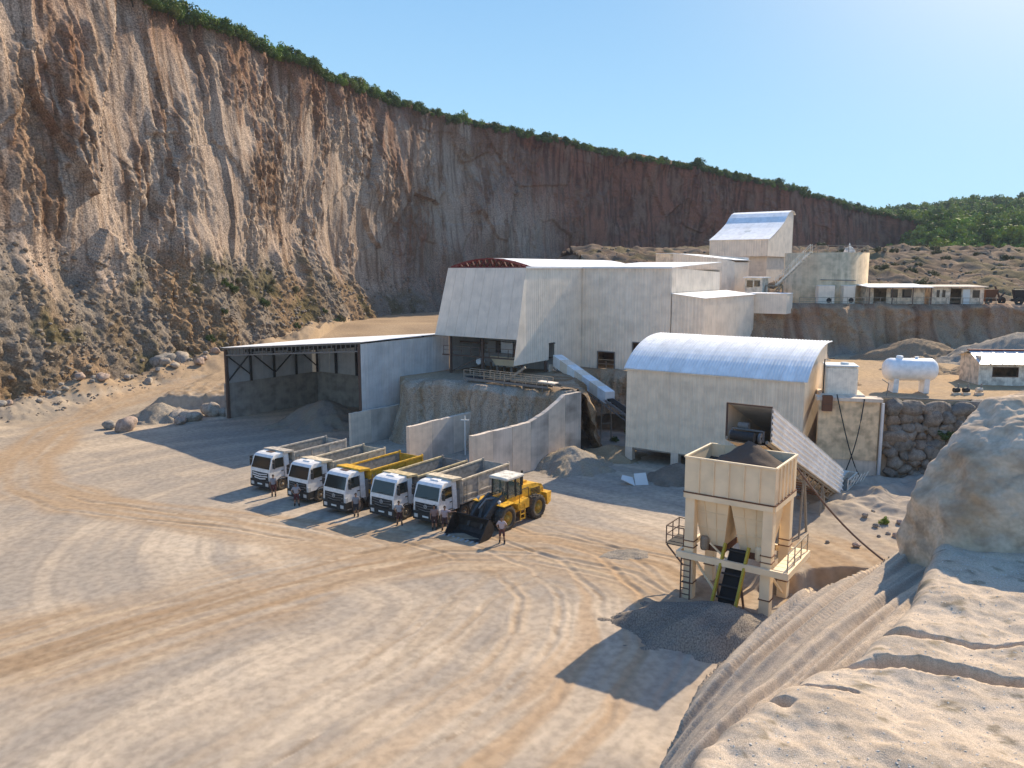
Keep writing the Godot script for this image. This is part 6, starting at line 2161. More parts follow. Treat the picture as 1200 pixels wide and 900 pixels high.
func make_truck(at: Vector3, yaw: float, label: String, o: Dictionary) -> Node3D:
	var t := thing("tipper_truck", label, "truck", at, yaw, "tipper trucks parked in a row")
	var body: Material = o.body
	var cabm: Material = MAT.cab_white
	# chassis
	var s := ST()
	for x in [-0.42, 0.42]:
		box(s, Vector3(x - 0.06, 0.72, -4.1), Vector3(x + 0.06, 1.02, 3.5))
	for z in [-3.9, -1.8, 0.4, 2.2]:
		box(s, Vector3(-0.36, 0.76, z - 0.08), Vector3(0.36, 0.98, z + 0.08))
	part("chassis", s, MAT.plastic_dark, t)
	# cab shell: side profile drawn across with a slight tumblehome
	var hw := func(p: Vector2) -> float:
		return 1.20 - maxf(0.0, p.y - 1.9) * 0.07 - (0.05 if p.x > 3.7 else 0.0) - (0.06 if p.y > 2.98 else 0.0)
	s = ST()
	extrude(s, [Vector2(1.95, 1.0), Vector2(3.86, 1.0), Vector2(3.93, 1.30), Vector2(3.94, 1.72), Vector2(3.88, 1.98), Vector2(3.58, 2.84), Vector2(3.42, 2.98), Vector2(3.15, 3.05), Vector2(2.2, 3.08), Vector2(1.98, 2.95)], hw)
	var cab := part("cab", s, cabm, t)
	s = ST()
	slab(s, Vector3(-1.06, 1.93, 3.925), Vector3(1.06, 1.93, 3.925), Vector3(0.98, 2.80, 3.615), Vector3(-0.98, 2.80, 3.615), 0.03)
	part("windscreen", s, MAT.glass_dark, cab)
	s = ST()
	for x in [-0.5, 0.25]:
		bar(s, Vector3(x, 1.95, 3.945), Vector3(x + 0.62, 2.08, 3.90), 0.025)
	part("wiper", s, MAT.plastic_dark, cab)
	for sd in [-1.0, 1.0]:
		s = ST()
		var a := [Vector3(sd * 1.203, 1.98, 3.55), Vector3(sd * 1.203, 1.98, 2.55), Vector3(sd * 1.150, 2.74, 2.55), Vector3(sd * 1.150, 2.74, 3.36)]
		if sd < 0:
			a.reverse()
		slab(s, a[0], a[1], a[2], a[3], 0.03)
		part("side_window", s, MAT.glass_dark, cab)
		# door seam and handle
		s = ST()
		bar(s, Vector3(sd * 1.205, 1.05, 2.5), Vector3(sd * 1.16, 2.8, 2.5), 0.02)
		box(s, Vector3(sd * 1.2 - 0.02, 1.62, 2.56), Vector3(sd * 1.2 + 0.02, 1.68, 2.78))
		part("door_handle", s, MAT.plastic_dark, cab)
		# mirrors
		s = ST()
		box(s, Vector3(sd * 1.38 - 0.11, 2.0, 3.62), Vector3(sd * 1.38 + 0.11, 2.45, 3.74))
		box(s, Vector3(sd * 1.38 - 0.10, 2.5, 3.62), Vector3(sd * 1.38 + 0.10, 2.72, 3.74))
		bar(s, Vector3(sd * 1.15, 2.75, 3.5), Vector3(sd * 1.36, 2.75, 3.66), 0.04)
		bar(s, Vector3(sd * 1.15, 2.1, 3.6), Vector3(sd * 1.36, 2.1, 3.66), 0.04)
		part("mirror", s, MAT.plastic_dark, cab)
		# headlamp in its pale corner
		s = ST()
		hexa(s, [Vector3(sd * 0.94 - 0.24, 0.98, 3.95), Vector3(sd * 0.94 + 0.24, 0.98, 3.93), Vector3(sd * 0.94 + 0.24, 0.98, 3.7), Vector3(sd * 0.94 - 0.24, 0.98, 3.7), Vector3(sd * 0.98 - 0.16, 1.32, 3.97), Vector3(sd * 0.98 + 0.2, 1.32, 3.95), Vector3(sd * 0.98 + 0.2, 1.32, 3.7), Vector3(sd * 0.98 - 0.16, 1.32, 3.7)])
		part("headlight", s, MAT.lamp_glass, t)
		# front mudguard and step
		s = ST()
		for k in 7:
			var a0 := PI * k / 7.0
			var a1 := PI * (k + 1) / 7.0
			slab(s, Vector3(sd * 1.02 - 0.22, 0.52 + sin(a0) * 0.66, 2.72 + cos(a0) * 0.66), Vector3(sd * 1.02 + 0.22, 0.52 + sin(a0) * 0.66, 2.72 + cos(a0) * 0.66), Vector3(sd * 1.02 + 0.22, 0.52 + sin(a1) * 0.66, 2.72 + cos(a1) * 0.66), Vector3(sd * 1.02 - 0.22, 0.52 + sin(a1) * 0.66, 2.72 + cos(a1) * 0.66), 0.03)
		part("mudguard", s, MAT.plastic_dark, t)
		s = ST()
		box(s, Vector3(sd * 1.05 - 0.16, 0.42, 3.42), Vector3(sd * 1.05 + 0.16, 0.5, 3.8))
		part("step", s, MAT.steel_grey, t)
		# rear mudguards
		s = ST()
		slab(s, Vector3(sd * 0.98 - 0.28, 1.12, -0.5), Vector3(sd * 0.98 + 0.28, 1.12, -0.5), Vector3(sd * 0.98 + 0.28, 1.12, -3.3), Vector3(sd * 0.98 - 0.28, 1.12, -3.3), 0.03)
		part("rear_mudguard", s, MAT.plastic_dark, t)
		wheel(t, Vector3(sd * 1.05, 0.52, 2.72), 0.52, 0.32, sd, MAT.tyre, MAT.rim)
		for z in [-1.2, -2.58]:
			wheel(t, Vector3(sd * 0.94, 0.52, z), 0.52, 0.56, sd, MAT.tyre, MAT.rim)
		if o.get("four", true):
			wheel(t, Vector3(sd * 1.05, 0.52, 1.1), 0.52, 0.32, sd, MAT.tyre, MAT.rim)
	# grille and bumper
	s = ST()
	box(s, Vector3(-0.98, 1.0, 3.9), Vector3(0.98, 1.62, 3.965))
	var gr := part("grille", s, MAT.plastic_dark, t)
	for k in 3:
		s = ST()
		var y := 1.12 + k * 0.19
		var w := 0.86 if k > 0 else 0.66
		bar(s, Vector3(-w, y + 0.03, 3.985), Vector3(0, y - 0.05, 3.985), 0.04, 0.075 if o.get("pale_bars", false) else 0.03)
		bar(s, Vector3(0, y - 0.05, 3.985), Vector3(w, y + 0.03, 3.985), 0.04, 0.075 if o.get("pale_bars", false) else 0.03)
		part("grille_bar", s, MAT.cab_white if o.get("pale_bars", false) else MAT.steel_grey, gr)
	s = ST()
	for k in 12:
		var a0 := TAU * k / 12.0
		var a1 := TAU * (k + 1) / 12.0
		bar(s, Vector3(sin(a0) * 0.13, 1.42 + cos(a0) * 0.13, 4.02), Vector3(sin(a1) * 0.13, 1.42 + cos(a1) * 0.13, 4.02), 0.025)
	for k in 3:
		var a0 := TAU * k / 3.0
		bar(s, Vector3(0, 1.42, 4.02), Vector3(sin(a0) * 0.12, 1.42 + cos(a0) * 0.12, 4.02), 0.025)
	part("emblem", s, MAT.lamp_glass, gr)
	s = ST()
	hexa(s, [Vector3(-1.18, 0.38, 4.0), Vector3(1.18, 0.38, 4.0), Vector3(1.2, 0.38, 3.4), Vector3(-1.2, 0.38, 3.4), Vector3(-1.16, 0.98, 4.02), Vector3(1.16, 0.98, 4.02), Vector3(1.2, 0.98, 3.4), Vector3(-1.2, 0.98, 3.4)])
	var bu := part("bumper", s, MAT.plastic_dark, t)
	s = ST()
	box(s, Vector3(-0.27, 0.62, 4.0), Vector3(0.27, 0.74, 4.035))
	part("number_plate", s, MAT.plate_white, bu)
	for x in [-0.86, 0.86]:
		s = ST()
		box(s, Vector3(x - 0.16, 0.55, 4.0), Vector3(x + 0.16, 0.8, 4.04))
		part("fog_lamp", s, MAT.lamp_glass, bu)
	s = ST()
	if o.get("hatch_dark", true):
		slab(s, Vector3(-0.35, 3.09, 3.0), Vector3(0.35, 3.09, 3.0), Vector3(0.35, 3.10, 2.55), Vector3(-0.35, 3.10, 2.55), 0.04)
		part("roof_hatch", s, MAT.steel_brown, cab)
	else:
		bevel_box(s, Vector3(-0.38, 3.05, 2.5), Vector3(0.38, 3.13, 3.05), 0.03)
		part("roof_hatch", s, MAT.cab_white, cab)
	# gear between cab and body
	s = ST()
	bevel_box(s, Vector3(0.5, 0.95, 1.55), Vector3(1.15, 2.3, 1.9), 0.05)
	part("air_intake", s, MAT.steel_grey, t)
	s = ST()
	box(s, Vector3(0.6, 0.5, -0.35), Vector3(1.15, 1.0, 0.45))
	part("fuel_tank", s, MAT.steel_grey, t)
	# tipping body
	var zf := 1.55
	var zr := -4.35
	var top: float = o.get("top", 2.85)
	s = ST()
	box(s, Vector3(-1.2, 1.16, zr + 0.05), Vector3(1.2, 1.28, zf))
	part("body_floor", s, MAT.tip_inside, t)
	for sd in [-1.0, 1.0]:
		s = ST()
		# plate with a flared upper edge
		hexa(s, [Vector3(sd * 1.22 - 0.03, 1.2, zf), Vector3(sd * 1.22 + 0.03, 1.2, zf), Vector3(sd * 1.22 + 0.03, 1.2, zr), Vector3(sd * 1.22 - 0.03, 1.2, zr), Vector3(sd * 1.24 - 0.03, top, zf), Vector3(sd * 1.24 + 0.03, top, zf), Vector3(sd * 1.24 + 0.03, top, zr), Vector3(sd * 1.24 - 0.03, top, zr)])
		var w := part("side_wall", s, body, t)
		s = ST()
		bar(s, Vector3(sd * 1.26, top, zf), Vector3(sd * 1.26, top, zr), 0.16, 0.12)
		part("top_rail", s, o.get("rim", body), w)
		s = ST()
		for y in [1.28, 1.72]:
			bar(s, Vector3(sd * 1.27, y, zf - 0.05), Vector3(sd * 1.27, y, zr + 0.05), 0.07, 0.12)
		part("side_rail", s, body, w)
		for z in [zf - 0.06, -0.4, -2.4, zr + 0.08]:
			s = ST()
			bar(s, Vector3(sd * 1.275, 1.2, z), Vector3(sd * 1.28, top - 0.05, z), 0.1)
			part("upright", s, body, w)
	s = ST()
	box(s, Vector3(-1.2, 1.2, zf - 0.04), Vector3(1.2, top + 0.12, zf + 0.04))
	for x in [-0.6, 0.6]:
		bar(s, Vector3(x, 1.2, zf + 0.07), Vector3(x, top + 0.1, zf + 0.07), 0.1)
	part("front_wall", s, body, t)
	s = ST()
	hexa(s, [Vector3(-1.24, top + 0.12, zf + 0.95), Vector3(1.24, top + 0.12, zf + 0.95), Vector3(1.26, top + 0.06, zf - 0.1), Vector3(-1.26, top + 0.06, zf - 0.1), Vector3(-1.24, top + 0.30, zf + 0.95), Vector3(1.24, top + 0.30, zf + 0.95), Vector3(1.26, top + 0.2, zf - 0.1), Vector3(-1.26, top + 0.2, zf - 0.1)])
	part("cab_guard", s, o.get("rim", body), t)
	s = ST()
	slab(s, Vector3(1.2, 1.25, zr), Vector3(-1.2, 1.25, zr), Vector3(-1.2, top - 0.1, zr - 0.12), Vector3(1.2, top - 0.1, zr - 0.12), 0.06)
	for x in [-1.22, 1.22]:
		bar(s, Vector3(x, 1.2, zr - 0.02), Vector3(x, top + 0.12, zr - 0.02), 0.14)
	part("tailgate", s, body, t)
	# ladder on the right front of the body
	s = ST()
	for z in [zf - 0.2, zf - 0.55]:
		bar(s, Vector3(1.32, 1.25, z), Vector3(1.34, top - 0.25, z), 0.035)
	for k in 5:
		bar(s, Vector3(1.33, 1.4 + k * 0.27, zf - 0.2), Vector3(1.33, 1.4 + k * 0.27, zf - 0.55), 0.03)
	part("ladder", s, MAT.steel_grey, t)
	# thin inner lining so that the inside looks scoured
	s = ST()
	for sd in [-1.0, 1.0]:
		var a := [Vector3(sd * 1.185, 1.28, zf - 0.05), Vector3(sd * 1.185, 1.28, zr + 0.02), Vector3(sd * 1.205, top - 0.02, zr + 0.02), Vector3(sd * 1.205, top - 0.02, zf - 0.05)]
		if sd > 0:
			a.reverse()
		slab(s, a[0], a[1], a[2], a[3], 0.008)
	part("lining", s, MAT.tip_inside, t)
	return t

func build_trucks() -> void:
	make_truck(Vector3(-18.1, 0, -65.0), -0.585, "tipper truck with dusty grey body and pale grille bars, nearest the shed", {"body": MAT.tip_grey, "pale_bars": true, "hatch_dark": true, "top": 2.9})
	make_truck(Vector3(-14.2, 0, -61.9), -0.60, "tipper truck with beige body, second from the shed", {"body": MAT.tip_beige, "hatch_dark": false})
	make_truck(Vector3(-10.75, 0, -59.1), -0.61, "tipper truck with yellow body in the middle of the row", {"body": MAT.tip_yellow, "top": 2.9})
	make_truck(Vector3(-7.05, 0, -57.6), -0.60, "tipper truck with dark grey-brown body, second from the loader", {"body": MAT.tip_dark, "rim": MAT.tip_tan, "hatch_dark": false})
	make_truck(Vector3(-3.75, 0, -56.3), -0.605, "tipper truck with weathered beige-grey body beside the yellow loader", {"body": MAT.tip_grey, "rim": MAT.tip_beige, "top": 2.95, "hatch_dark": false})

func build_loader() -> void:
	var t := thing("wheel_loader", "yellow wheel loader with its black bucket lowered to the ground", "loader", Vector3(-1.33, 0, -52.9), -0.67)
	var Y: Material = MAT.loader_yellow
	for sd in [-1.0, 1.0]:
		wheel(t, Vector3(sd * 1.1, 0.86, 0.0), 0.86, 0.62, sd, MAT.tyre, MAT.rim_yellow, 18)
		wheel(t, Vector3(sd * 1.1, 0.86, -3.5), 0.86, 0.62, sd, MAT.tyre, MAT.rim_yellow, 18)
	# frames
	var s := ST()
	extrude(s, [Vector2(-1.2, 0.75), Vector2(0.75, 0.6), Vector2(0.9, 1.1), Vector2(0.35, 1.95), Vector2(-0.25, 2.1), Vector2(-1.1, 1.5)], func(_p): return 0.48)
	part("front_frame", s, MAT.loader_grey, t)
	s = ST()
	box(s, Vector3(-0.62, 0.7, -4.9), Vector3(0.62, 1.35, -1.15))
	part("rear_frame", s, Y, t)
	for sd in [-1.0, 1.0]:
		s = ST()
		slab(s, Vector3(sd * 1.08 - 0.34, 1.82, 0.5), Vector3(sd * 1.08 + 0.34, 1.82, 0.5), Vector3(sd * 1.08 + 0.34, 1.86, -0.7), Vector3(sd * 1.08 - 0.34, 1.86, -0.7), 0.05)
		part("front_fender", s, Y, t)
		s = ST()
		hexa(s, [Vector3(sd * 0.95 - 0.33, 1.1, -1.3), Vector3(sd * 0.95 + 0.33, 1.1, -1.3), Vector3(sd * 0.95 + 0.33, 1.1, -2.5), Vector3(sd * 0.95 - 0.33, 1.1, -2.5), Vector3(sd * 0.95 - 0.33, 1.55, -1.2), Vector3(sd * 0.95 + 0.33, 1.55, -1.2), Vector3(sd * 0.95 + 0.33, 1.75, -2.5), Vector3(sd * 0.95 - 0.33, 1.75, -2.5)])
		part("side_deck", s, Y, t)
		# ladder
		s = ST()
		for z in [-1.45, -1.95]:
			bar(s, Vector3(sd * 1.3, 0.35, z), Vector3(sd * 1.3, 1.5, z), 0.06)
		for k in 3:
			bar(s, Vector3(sd * 1.3, 0.45 + k * 0.33, -1.45), Vector3(sd * 1.3, 0.45 + k * 0.33, -1.95), 0.08)
		part("ladder", s, Y, t)
		s = ST()
		tube(s, [Vector3(sd * 1.25, 1.6, -1.4), Vector3(sd * 1.25, 2.5, -1.45), Vector3(sd * 1.25, 2.55, -2.4), Vector3(sd * 1.25, 1.7, -2.5)], 0.03, 6)
		part("hand_rail", s, MAT.plastic_dark, t)
		# lift arm: thick bent plate
		s = ST()
		var pr := [Vector2(-0.55, 2.05), Vector2(-0.2, 1.65), Vector2(1.0, 1.15), Vector2(1.75, 0.42), Vector2(2.0, 0.52), Vector2(1.55, 1.25), Vector2(0.9, 1.75), Vector2(-0.3, 2.3)]
		var st2 := ST()
		extrude(st2, pr, func(_p): return 0.09)
		var arm := part("lift_arm", st2, MAT.loader_grey, t)
		arm.position.x = sd * 0.58
		s = ST()
		tube(s, [Vector3(sd * 0.5, 1.0, -0.3), Vector3(sd * 0.52, 1.3, 0.85)], 0.075, 8)
		part("lift_cylinder", s, MAT.steel_grey, t)
		s = ST()
		lathe(s, [Vector2(0, 0), Vector2(0.12, 0), Vector2(0.12, 0.1), Vector2(0, 0.11)], Vector3.BACK, Vector3(sd * 0.95, 2.05, 0.4), 12)
		bar(s, Vector3(sd * 0.95, 1.85, 0.4), Vector3(sd * 0.95, 2.0, 0.42), 0.05)
		part("work_lamp", s, MAT.lamp_glass, t)
	s = ST()
	tube(s, [Vector3(0, 2.0, -0.2), Vector3(0, 2.15, 0.75)], 0.1, 8)
	tube(s, [Vector3(0, 2.15, 0.75), Vector3(0, 1.7, 1.5)], 0.06, 8)
	part("tilt_cylinder", s, MAT.steel_grey, t)
	s = ST()
	hexa(s, [Vector3(-0.12, 0.75, 1.6), Vector3(0.12, 0.75, 1.6), Vector3(0.12, 0.75, 1.4), Vector3(-0.12, 0.75, 1.4), Vector3(-0.12, 2.0, 1.0), Vector3(0.12, 2.0, 1.0), Vector3(0.12, 2.0, 0.75), Vector3(-0.12, 2.0, 0.75)])
	part("bell_crank", s, MAT.loader_grey, t)
	# bucket: a curved trough with side plates and teeth
	var bk := Node3D.new()
	bk.name = "bucket"
	t.add_child(bk)
	var cur := [Vector2(3.3, 0.05), Vector2(2.6, 0.04), Vector2(2.1, 0.16), Vector2(1.85, 0.42), Vector2(1.82, 0.8), Vector2(2.0, 1.15), Vector2(2.3, 1.38)]
	var hwid := 1.55
	s = ST()
	for i in cur.size() - 1:
		var p: Vector2 = cur[i]
		var q: Vector2 = cur[i + 1]
		slab(s, Vector3(hwid, q.y, q.x), Vector3(hwid, p.y, p.x), Vector3(-hwid, p.y, p.x), Vector3(-hwid, q.y, q.x), -0.05)
	part("bucket_shell", s, MAT.bucket, bk)
	for sd in [-1.0, 1.0]:
		s = ST()
		var pr := cur.duplicate()
		var st3 := ST()
		extrude(st3, pr, func(_p): return 0.03)
		var pl := part("side_plate", st3, MAT.bucket, bk)
		pl.position.x = sd * hwid
	s = ST()
	box(s, Vector3(-hwid, 0.01, 3.22), Vector3(hwid, 0.045, 3.42))
	part("cutting_edge", s, MAT.bucket, bk)
	for k in 8:
		s = ST()
		var x := lerpf(-hwid + 0.1, hwid - 0.1, k / 7.0)
		hexa(s, [Vector3(x - 0.05, 0.0, 3.62), Vector3(x + 0.05, 0.0, 3.62), Vector3(x + 0.09, 0.0, 3.3), Vector3(x - 0.09, 0.0, 3.3), Vector3(x - 0.05, 0.03, 3.62), Vector3(x + 0.05, 0.03, 3.62), Vector3(x + 0.09, 0.11, 3.3), Vector3(x - 0.09, 0.11, 3.3)])
		part("tooth", s, MAT.bucket_worn, bk)
	# cab
	var cb := Node3D.new()
	cb.name = "cab"
	t.add_child(cb)
	s = ST()
	box(s, Vector3(-0.72, 1.5, -2.35), Vector3(0.72, 1.95, -0.75))
	part("cab_base", s, Y, cb)
	s = ST()
	for p in [Vector3(-0.7, 0, -0.78), Vector3(0.7, 0, -0.78), Vector3(-0.7, 0, -2.3), Vector3(0.7, 0, -2.3), Vector3(-0.72, 0, -1.65), Vector3(0.72, 0, -1.65)]:
		bar(s, p + Vector3(0, 1.95, 0), p * Vector3(0.95, 1, 1) + Vector3(0, 3.3, 0), 0.09)
	part("pillar", s, MAT.plastic_dark, cb)
	s = ST()
	bevel_box(s, Vector3(-0.85, 3.28, -2.5), Vector3(0.85, 3.45, -0.55), 0.06)
	part("cab_roof", s, MAT.plaster_pale, cb)
	var glass: StandardMaterial3D = MAT.get("pane") if MAT.has("pane") else null
	if glass == null:
		glass = StandardMaterial3D.new()
		glass.albedo_color = Color(0.30, 0.42, 0.40, 0.28)
		glass.transparency = BaseMaterial3D.TRANSPARENCY_ALPHA
		glass.roughness = 0.05
		MAT["pane"] = glass
	for e in [[Vector3(-0.64, 1.97, -0.76), Vector3(0.64, 1.97, -0.76), Vector3(0.62, 3.27, -0.79), Vector3(-0.62, 3.27, -0.79)], [Vector3(0.71, 1.97, -0.84), Vector3(0.71, 1.97, -2.26), Vector3(0.67, 3.27, -2.26), Vector3(0.67, 3.27, -0.84)], [Vector3(-0.71, 1.97, -2.26), Vector3(-0.71, 1.97, -0.84), Vector3(-0.67, 3.27, -0.84), Vector3(-0.67, 3.27, -2.26)], [Vector3(0.64, 1.97, -2.32), Vector3(-0.64, 1.97, -2.32), Vector3(-0.62, 3.27, -2.3), Vector3(0.62, 3.27, -2.3)]]:
		s = ST()
		slab(s, e[0], e[1], e[2], e[3], 0.012)
		part("pane", s, glass, cb)
	s = ST()
	box(s, Vector3(-0.28, 1.95, -2.05), Vector3(0.28, 2.15, -1.5))
	box(s, Vector3(-0.26, 2.15, -2.08), Vector3(0.26, 2.85, -1.95))
	part("seat", s, MAT.plastic_dark, cb)
	s = ST()
	bar(s, Vector3(0, 1.9, -0.95), Vector3(0, 2.45, -1.15), 0.07)
	lathe(s, [Vector2(0.17, -0.015), Vector2(0.2, -0.015), Vector2(0.2, 0.015), Vector2(0.17, 0.015)], Vector3(0, 0.9, -0.43).normalized(), Vector3(0, 2.47, -1.16), 14)
	part("steering_wheel", s, MAT.plastic_dark, cb)
	# engine hood
	s = ST()
	extrude(s, [Vector2(-2.45, 1.35), Vector2(-2.42, 2.35), Vector2(-2.6, 2.5), Vector2(-3.9, 2.42), Vector2(-4.75, 2.2), Vector2(-4.95, 1.9), Vector2(-4.95, 1.35)], func(p): return 0.72 - maxf(0.0, p.y - 2.1) * 0.3)
	var hood := part("engine_hood", s, Y, t)
	s = ST()
	for sd in [-1.0, 1.0]:
		for k in 5:
			box(s, Vector3(sd * 0.735 - 0.015, 1.6 + k * 0.11, -4.5), Vector3(sd * 0.735 + 0.015, 1.65 + k * 0.11, -3.4))
	part("louvre", s, MAT.plastic_dark, hood)
	s = ST()
	box(s, Vector3(-0.5, 2.4, -3.6), Vector3(0.2, 2.62, -2.75))
	part("air_cleaner", s, Y, hood)
	s = ST()
	hexa(s, [Vector3(-1.15, 0.65, -4.9), Vector3(1.15, 0.65, -4.9), Vector3(1.0, 0.75, -5.5), Vector3(-1.0, 0.75, -5.5), Vector3(-1.2, 1.6, -4.7), Vector3(1.2, 1.6, -4.7), Vector3(1.05, 1.55, -5.5), Vector3(-1.05, 1.55, -5.5)])
	part("counterweight", s, Y, t)
	s = ST()
	tube(s, [Vector3(0.42, 2.3, -2.75), Vector3(0.42, 3.55, -2.75)], 0.085, 10)
	part("exhaust", s, MAT.plastic_dark, t)

# ------------------------------------------------------------------ people
func blob(bones: Array, cell: float, k: float, out: Dictionary) -> void:
	# tapered capsules joined smoothly and meshed as surface nets; bones: [a, b, ra, rb, region]
	var lo := Vector3.ONE * 1e9
	var hi := -lo
	for b in bones:
		var r: float = maxf(b[2], b[3]) + cell * 3.0
		lo = lo.min(b[0] - Vector3.ONE * r).min(b[1] - Vector3.ONE * r)
		hi = hi.max(b[0] + Vector3.ONE * r).max(b[1] + Vector3.ONE * r)
	var n := Vector3i(((hi - lo) / cell).ceil()) + Vector3i.ONE * 2
	var F := PackedFloat32Array()
	F.resize(n.x * n.y * n.z)
	F.fill(1.0)
	for b in bones:
		var a: Vector3 = b[0]
		var ab: Vector3 = b[1] - a
		var l2: float = maxf(ab.length_squared(), 1e-8)
		var ra: float = b[2]
		var rb: float = b[3]
		var m := maxf(ra, rb) + k + cell * 2.5
		var i0 := Vector3i(((a.min(b[1]) - Vector3.ONE * m - lo) / cell).floor()).max(Vector3i.ZERO)
		var i1 := Vector3i(((a.max(b[1]) + Vector3.ONE * m - lo) / cell).ceil()).min(n - Vector3i.ONE)
		for z in range(i0.z, i1.z + 1):
			for y in range(i0.y, i1.y + 1):
				var at := (z * n.y + y) * n.x
				for x in range(i0.x, i1.x + 1):
					var p := lo + Vector3(x, y, z) * cell - a
					var t := clampf(p.dot(ab) / l2, 0.0, 1.0)
					var d := (p - ab * t).length() - lerpf(ra, rb, t)
					var f := F[at + x]
					var h := maxf(k - absf(f - d), 0.0) / k
					F[at + x] = minf(f, d) - h * h * k * 0.25
	var id := {}
	var V: PackedVector3Array = out.v
	var I: PackedInt32Array = out.i
	var G: PackedInt32Array = out.g
	var offs := [0, 1, n.x, n.x + 1, n.x * n.y, n.x * n.y + 1, n.x * n.y + n.x, n.x * n.y + n.x + 1]
	var corner := [Vector3(0, 0, 0), Vector3(1, 0, 0), Vector3(0, 1, 0), Vector3(1, 1, 0), Vector3(0, 0, 1), Vector3(1, 0, 1), Vector3(0, 1, 1), Vector3(1, 1, 1)]
	var edges := [[0, 1], [2, 3], [4, 5], [6, 7], [0, 2], [1, 3], [4, 6], [5, 7], [0, 4], [1, 5], [2, 6], [3, 7]]
	for z in n.z - 1:
		for y in n.y - 1:
			for x in n.x - 1:
				var c := (z * n.y + y) * n.x + x
				var neg := 0
				for o in offs:
					if F[c + o] < 0.0:
						neg += 1
				if neg == 0 or neg == 8:
					continue
				var sum := Vector3.ZERO
				var cnt := 0
				for e in edges:
					var fa := F[c + offs[e[0]]]
					var fb := F[c + offs[e[1]]]
					if (fa < 0.0) != (fb < 0.0):
						sum += corner[e[0]].lerp(corner[e[1]], fa / (fa - fb))
						cnt += 1
				id[c] = V.size()
				var p := lo + (Vector3(x, y, z) + sum / cnt) * cell
				V.append(p)
				var best := 1e9
				var reg := 0
				for b in bones:
					var ab: Vector3 = b[1] - b[0]
					var t: float = clampf((p - (b[0] as Vector3)).dot(ab) / maxf(ab.length_squared(), 1e-8), 0, 1)
					var d: float = (p - (b[0] as Vector3) - ab * t).length() - lerpf(b[2], b[3], t)
					if d < best:
						best = d
						reg = b[4]
				G.append(reg)
	for c in id:
		var f0 := F[c]
		for ax in 3:
			var st: int = [1, n.x, n.x * n.y][ax]
			var f1 := F[c + st]
			if (f0 < 0.0) == (f1 < 0.0):
				continue
			var u: int = [n.x, n.x * n.y, 1][ax]
			var v: int = [n.x * n.y, 1, n.x][ax]
			if not (id.has(c - u) and id.has(c - v) and id.has(c - u - v)):
				continue
			var q := [id[c - u - v], id[c - v], id[c], id[c - u]]
			var order := [0, 1, 2, 0, 2, 3] if f0 >= 0.0 else [0, 2, 1, 0, 3, 2]
			for o in order:
				I.append(q[o])
	out.v = V
	out.i = I
	out.g = G

# region numbers: 0 skin, 1 shirt, 2 shorts, 3 boots, 4 hair, 5 dark of the eyes, 6 mouth
func hand(out: Dictionary, wrist: Vector3, dir: Vector3, palm: Vector3, side: float) -> void:
	# palm and five fingers, slightly curled towards the palm side
	var d := dir.normalized()
	var pn := (palm - d * palm.dot(d)).normalized()
	var w := d.cross(pn) * side
	var b := [[wrist - d * 0.03, wrist + d * 0.02, 0.026, 0.028, 0]]
	for k in 4:
		var o := w * (0.028 - k * 0.019)
		b.append([wrist + d * 0.02 + o * 0.7, wrist + d * 0.085 + o, 0.017, 0.012, 0])
		var len: float = [0.034, 0.040, 0.037, 0.028][k]
		var p: Vector3 = wrist + d * 0.088 + o
		for j in 3:
			var t := 0.30 + j * 0.42
			var q: Vector3 = p + (d * cos(t) + pn * sin(t)) * len * (1.0 - j * 0.18)
			b.append([p, q, 0.0098 - j * 0.001, 0.0090 - j * 0.001, 0])
			p = q
	var th := wrist + d * 0.022 + w * 0.030
	var th2 := th + (d * 0.6 + w * 0.55 + pn * 0.35).normalized() * 0.042
	b.append([wrist + d * 0.01 + w * 0.012, th, 0.017, 0.014, 0])
	b.append([th, th2, 0.0125, 0.0105, 0])
	b.append([th2, th2 + (d * 0.85 + w * 0.1 + pn * 0.4).normalized() * 0.032, 0.0105, 0.009, 0])
	blob(b, 0.0055, 0.008, out)

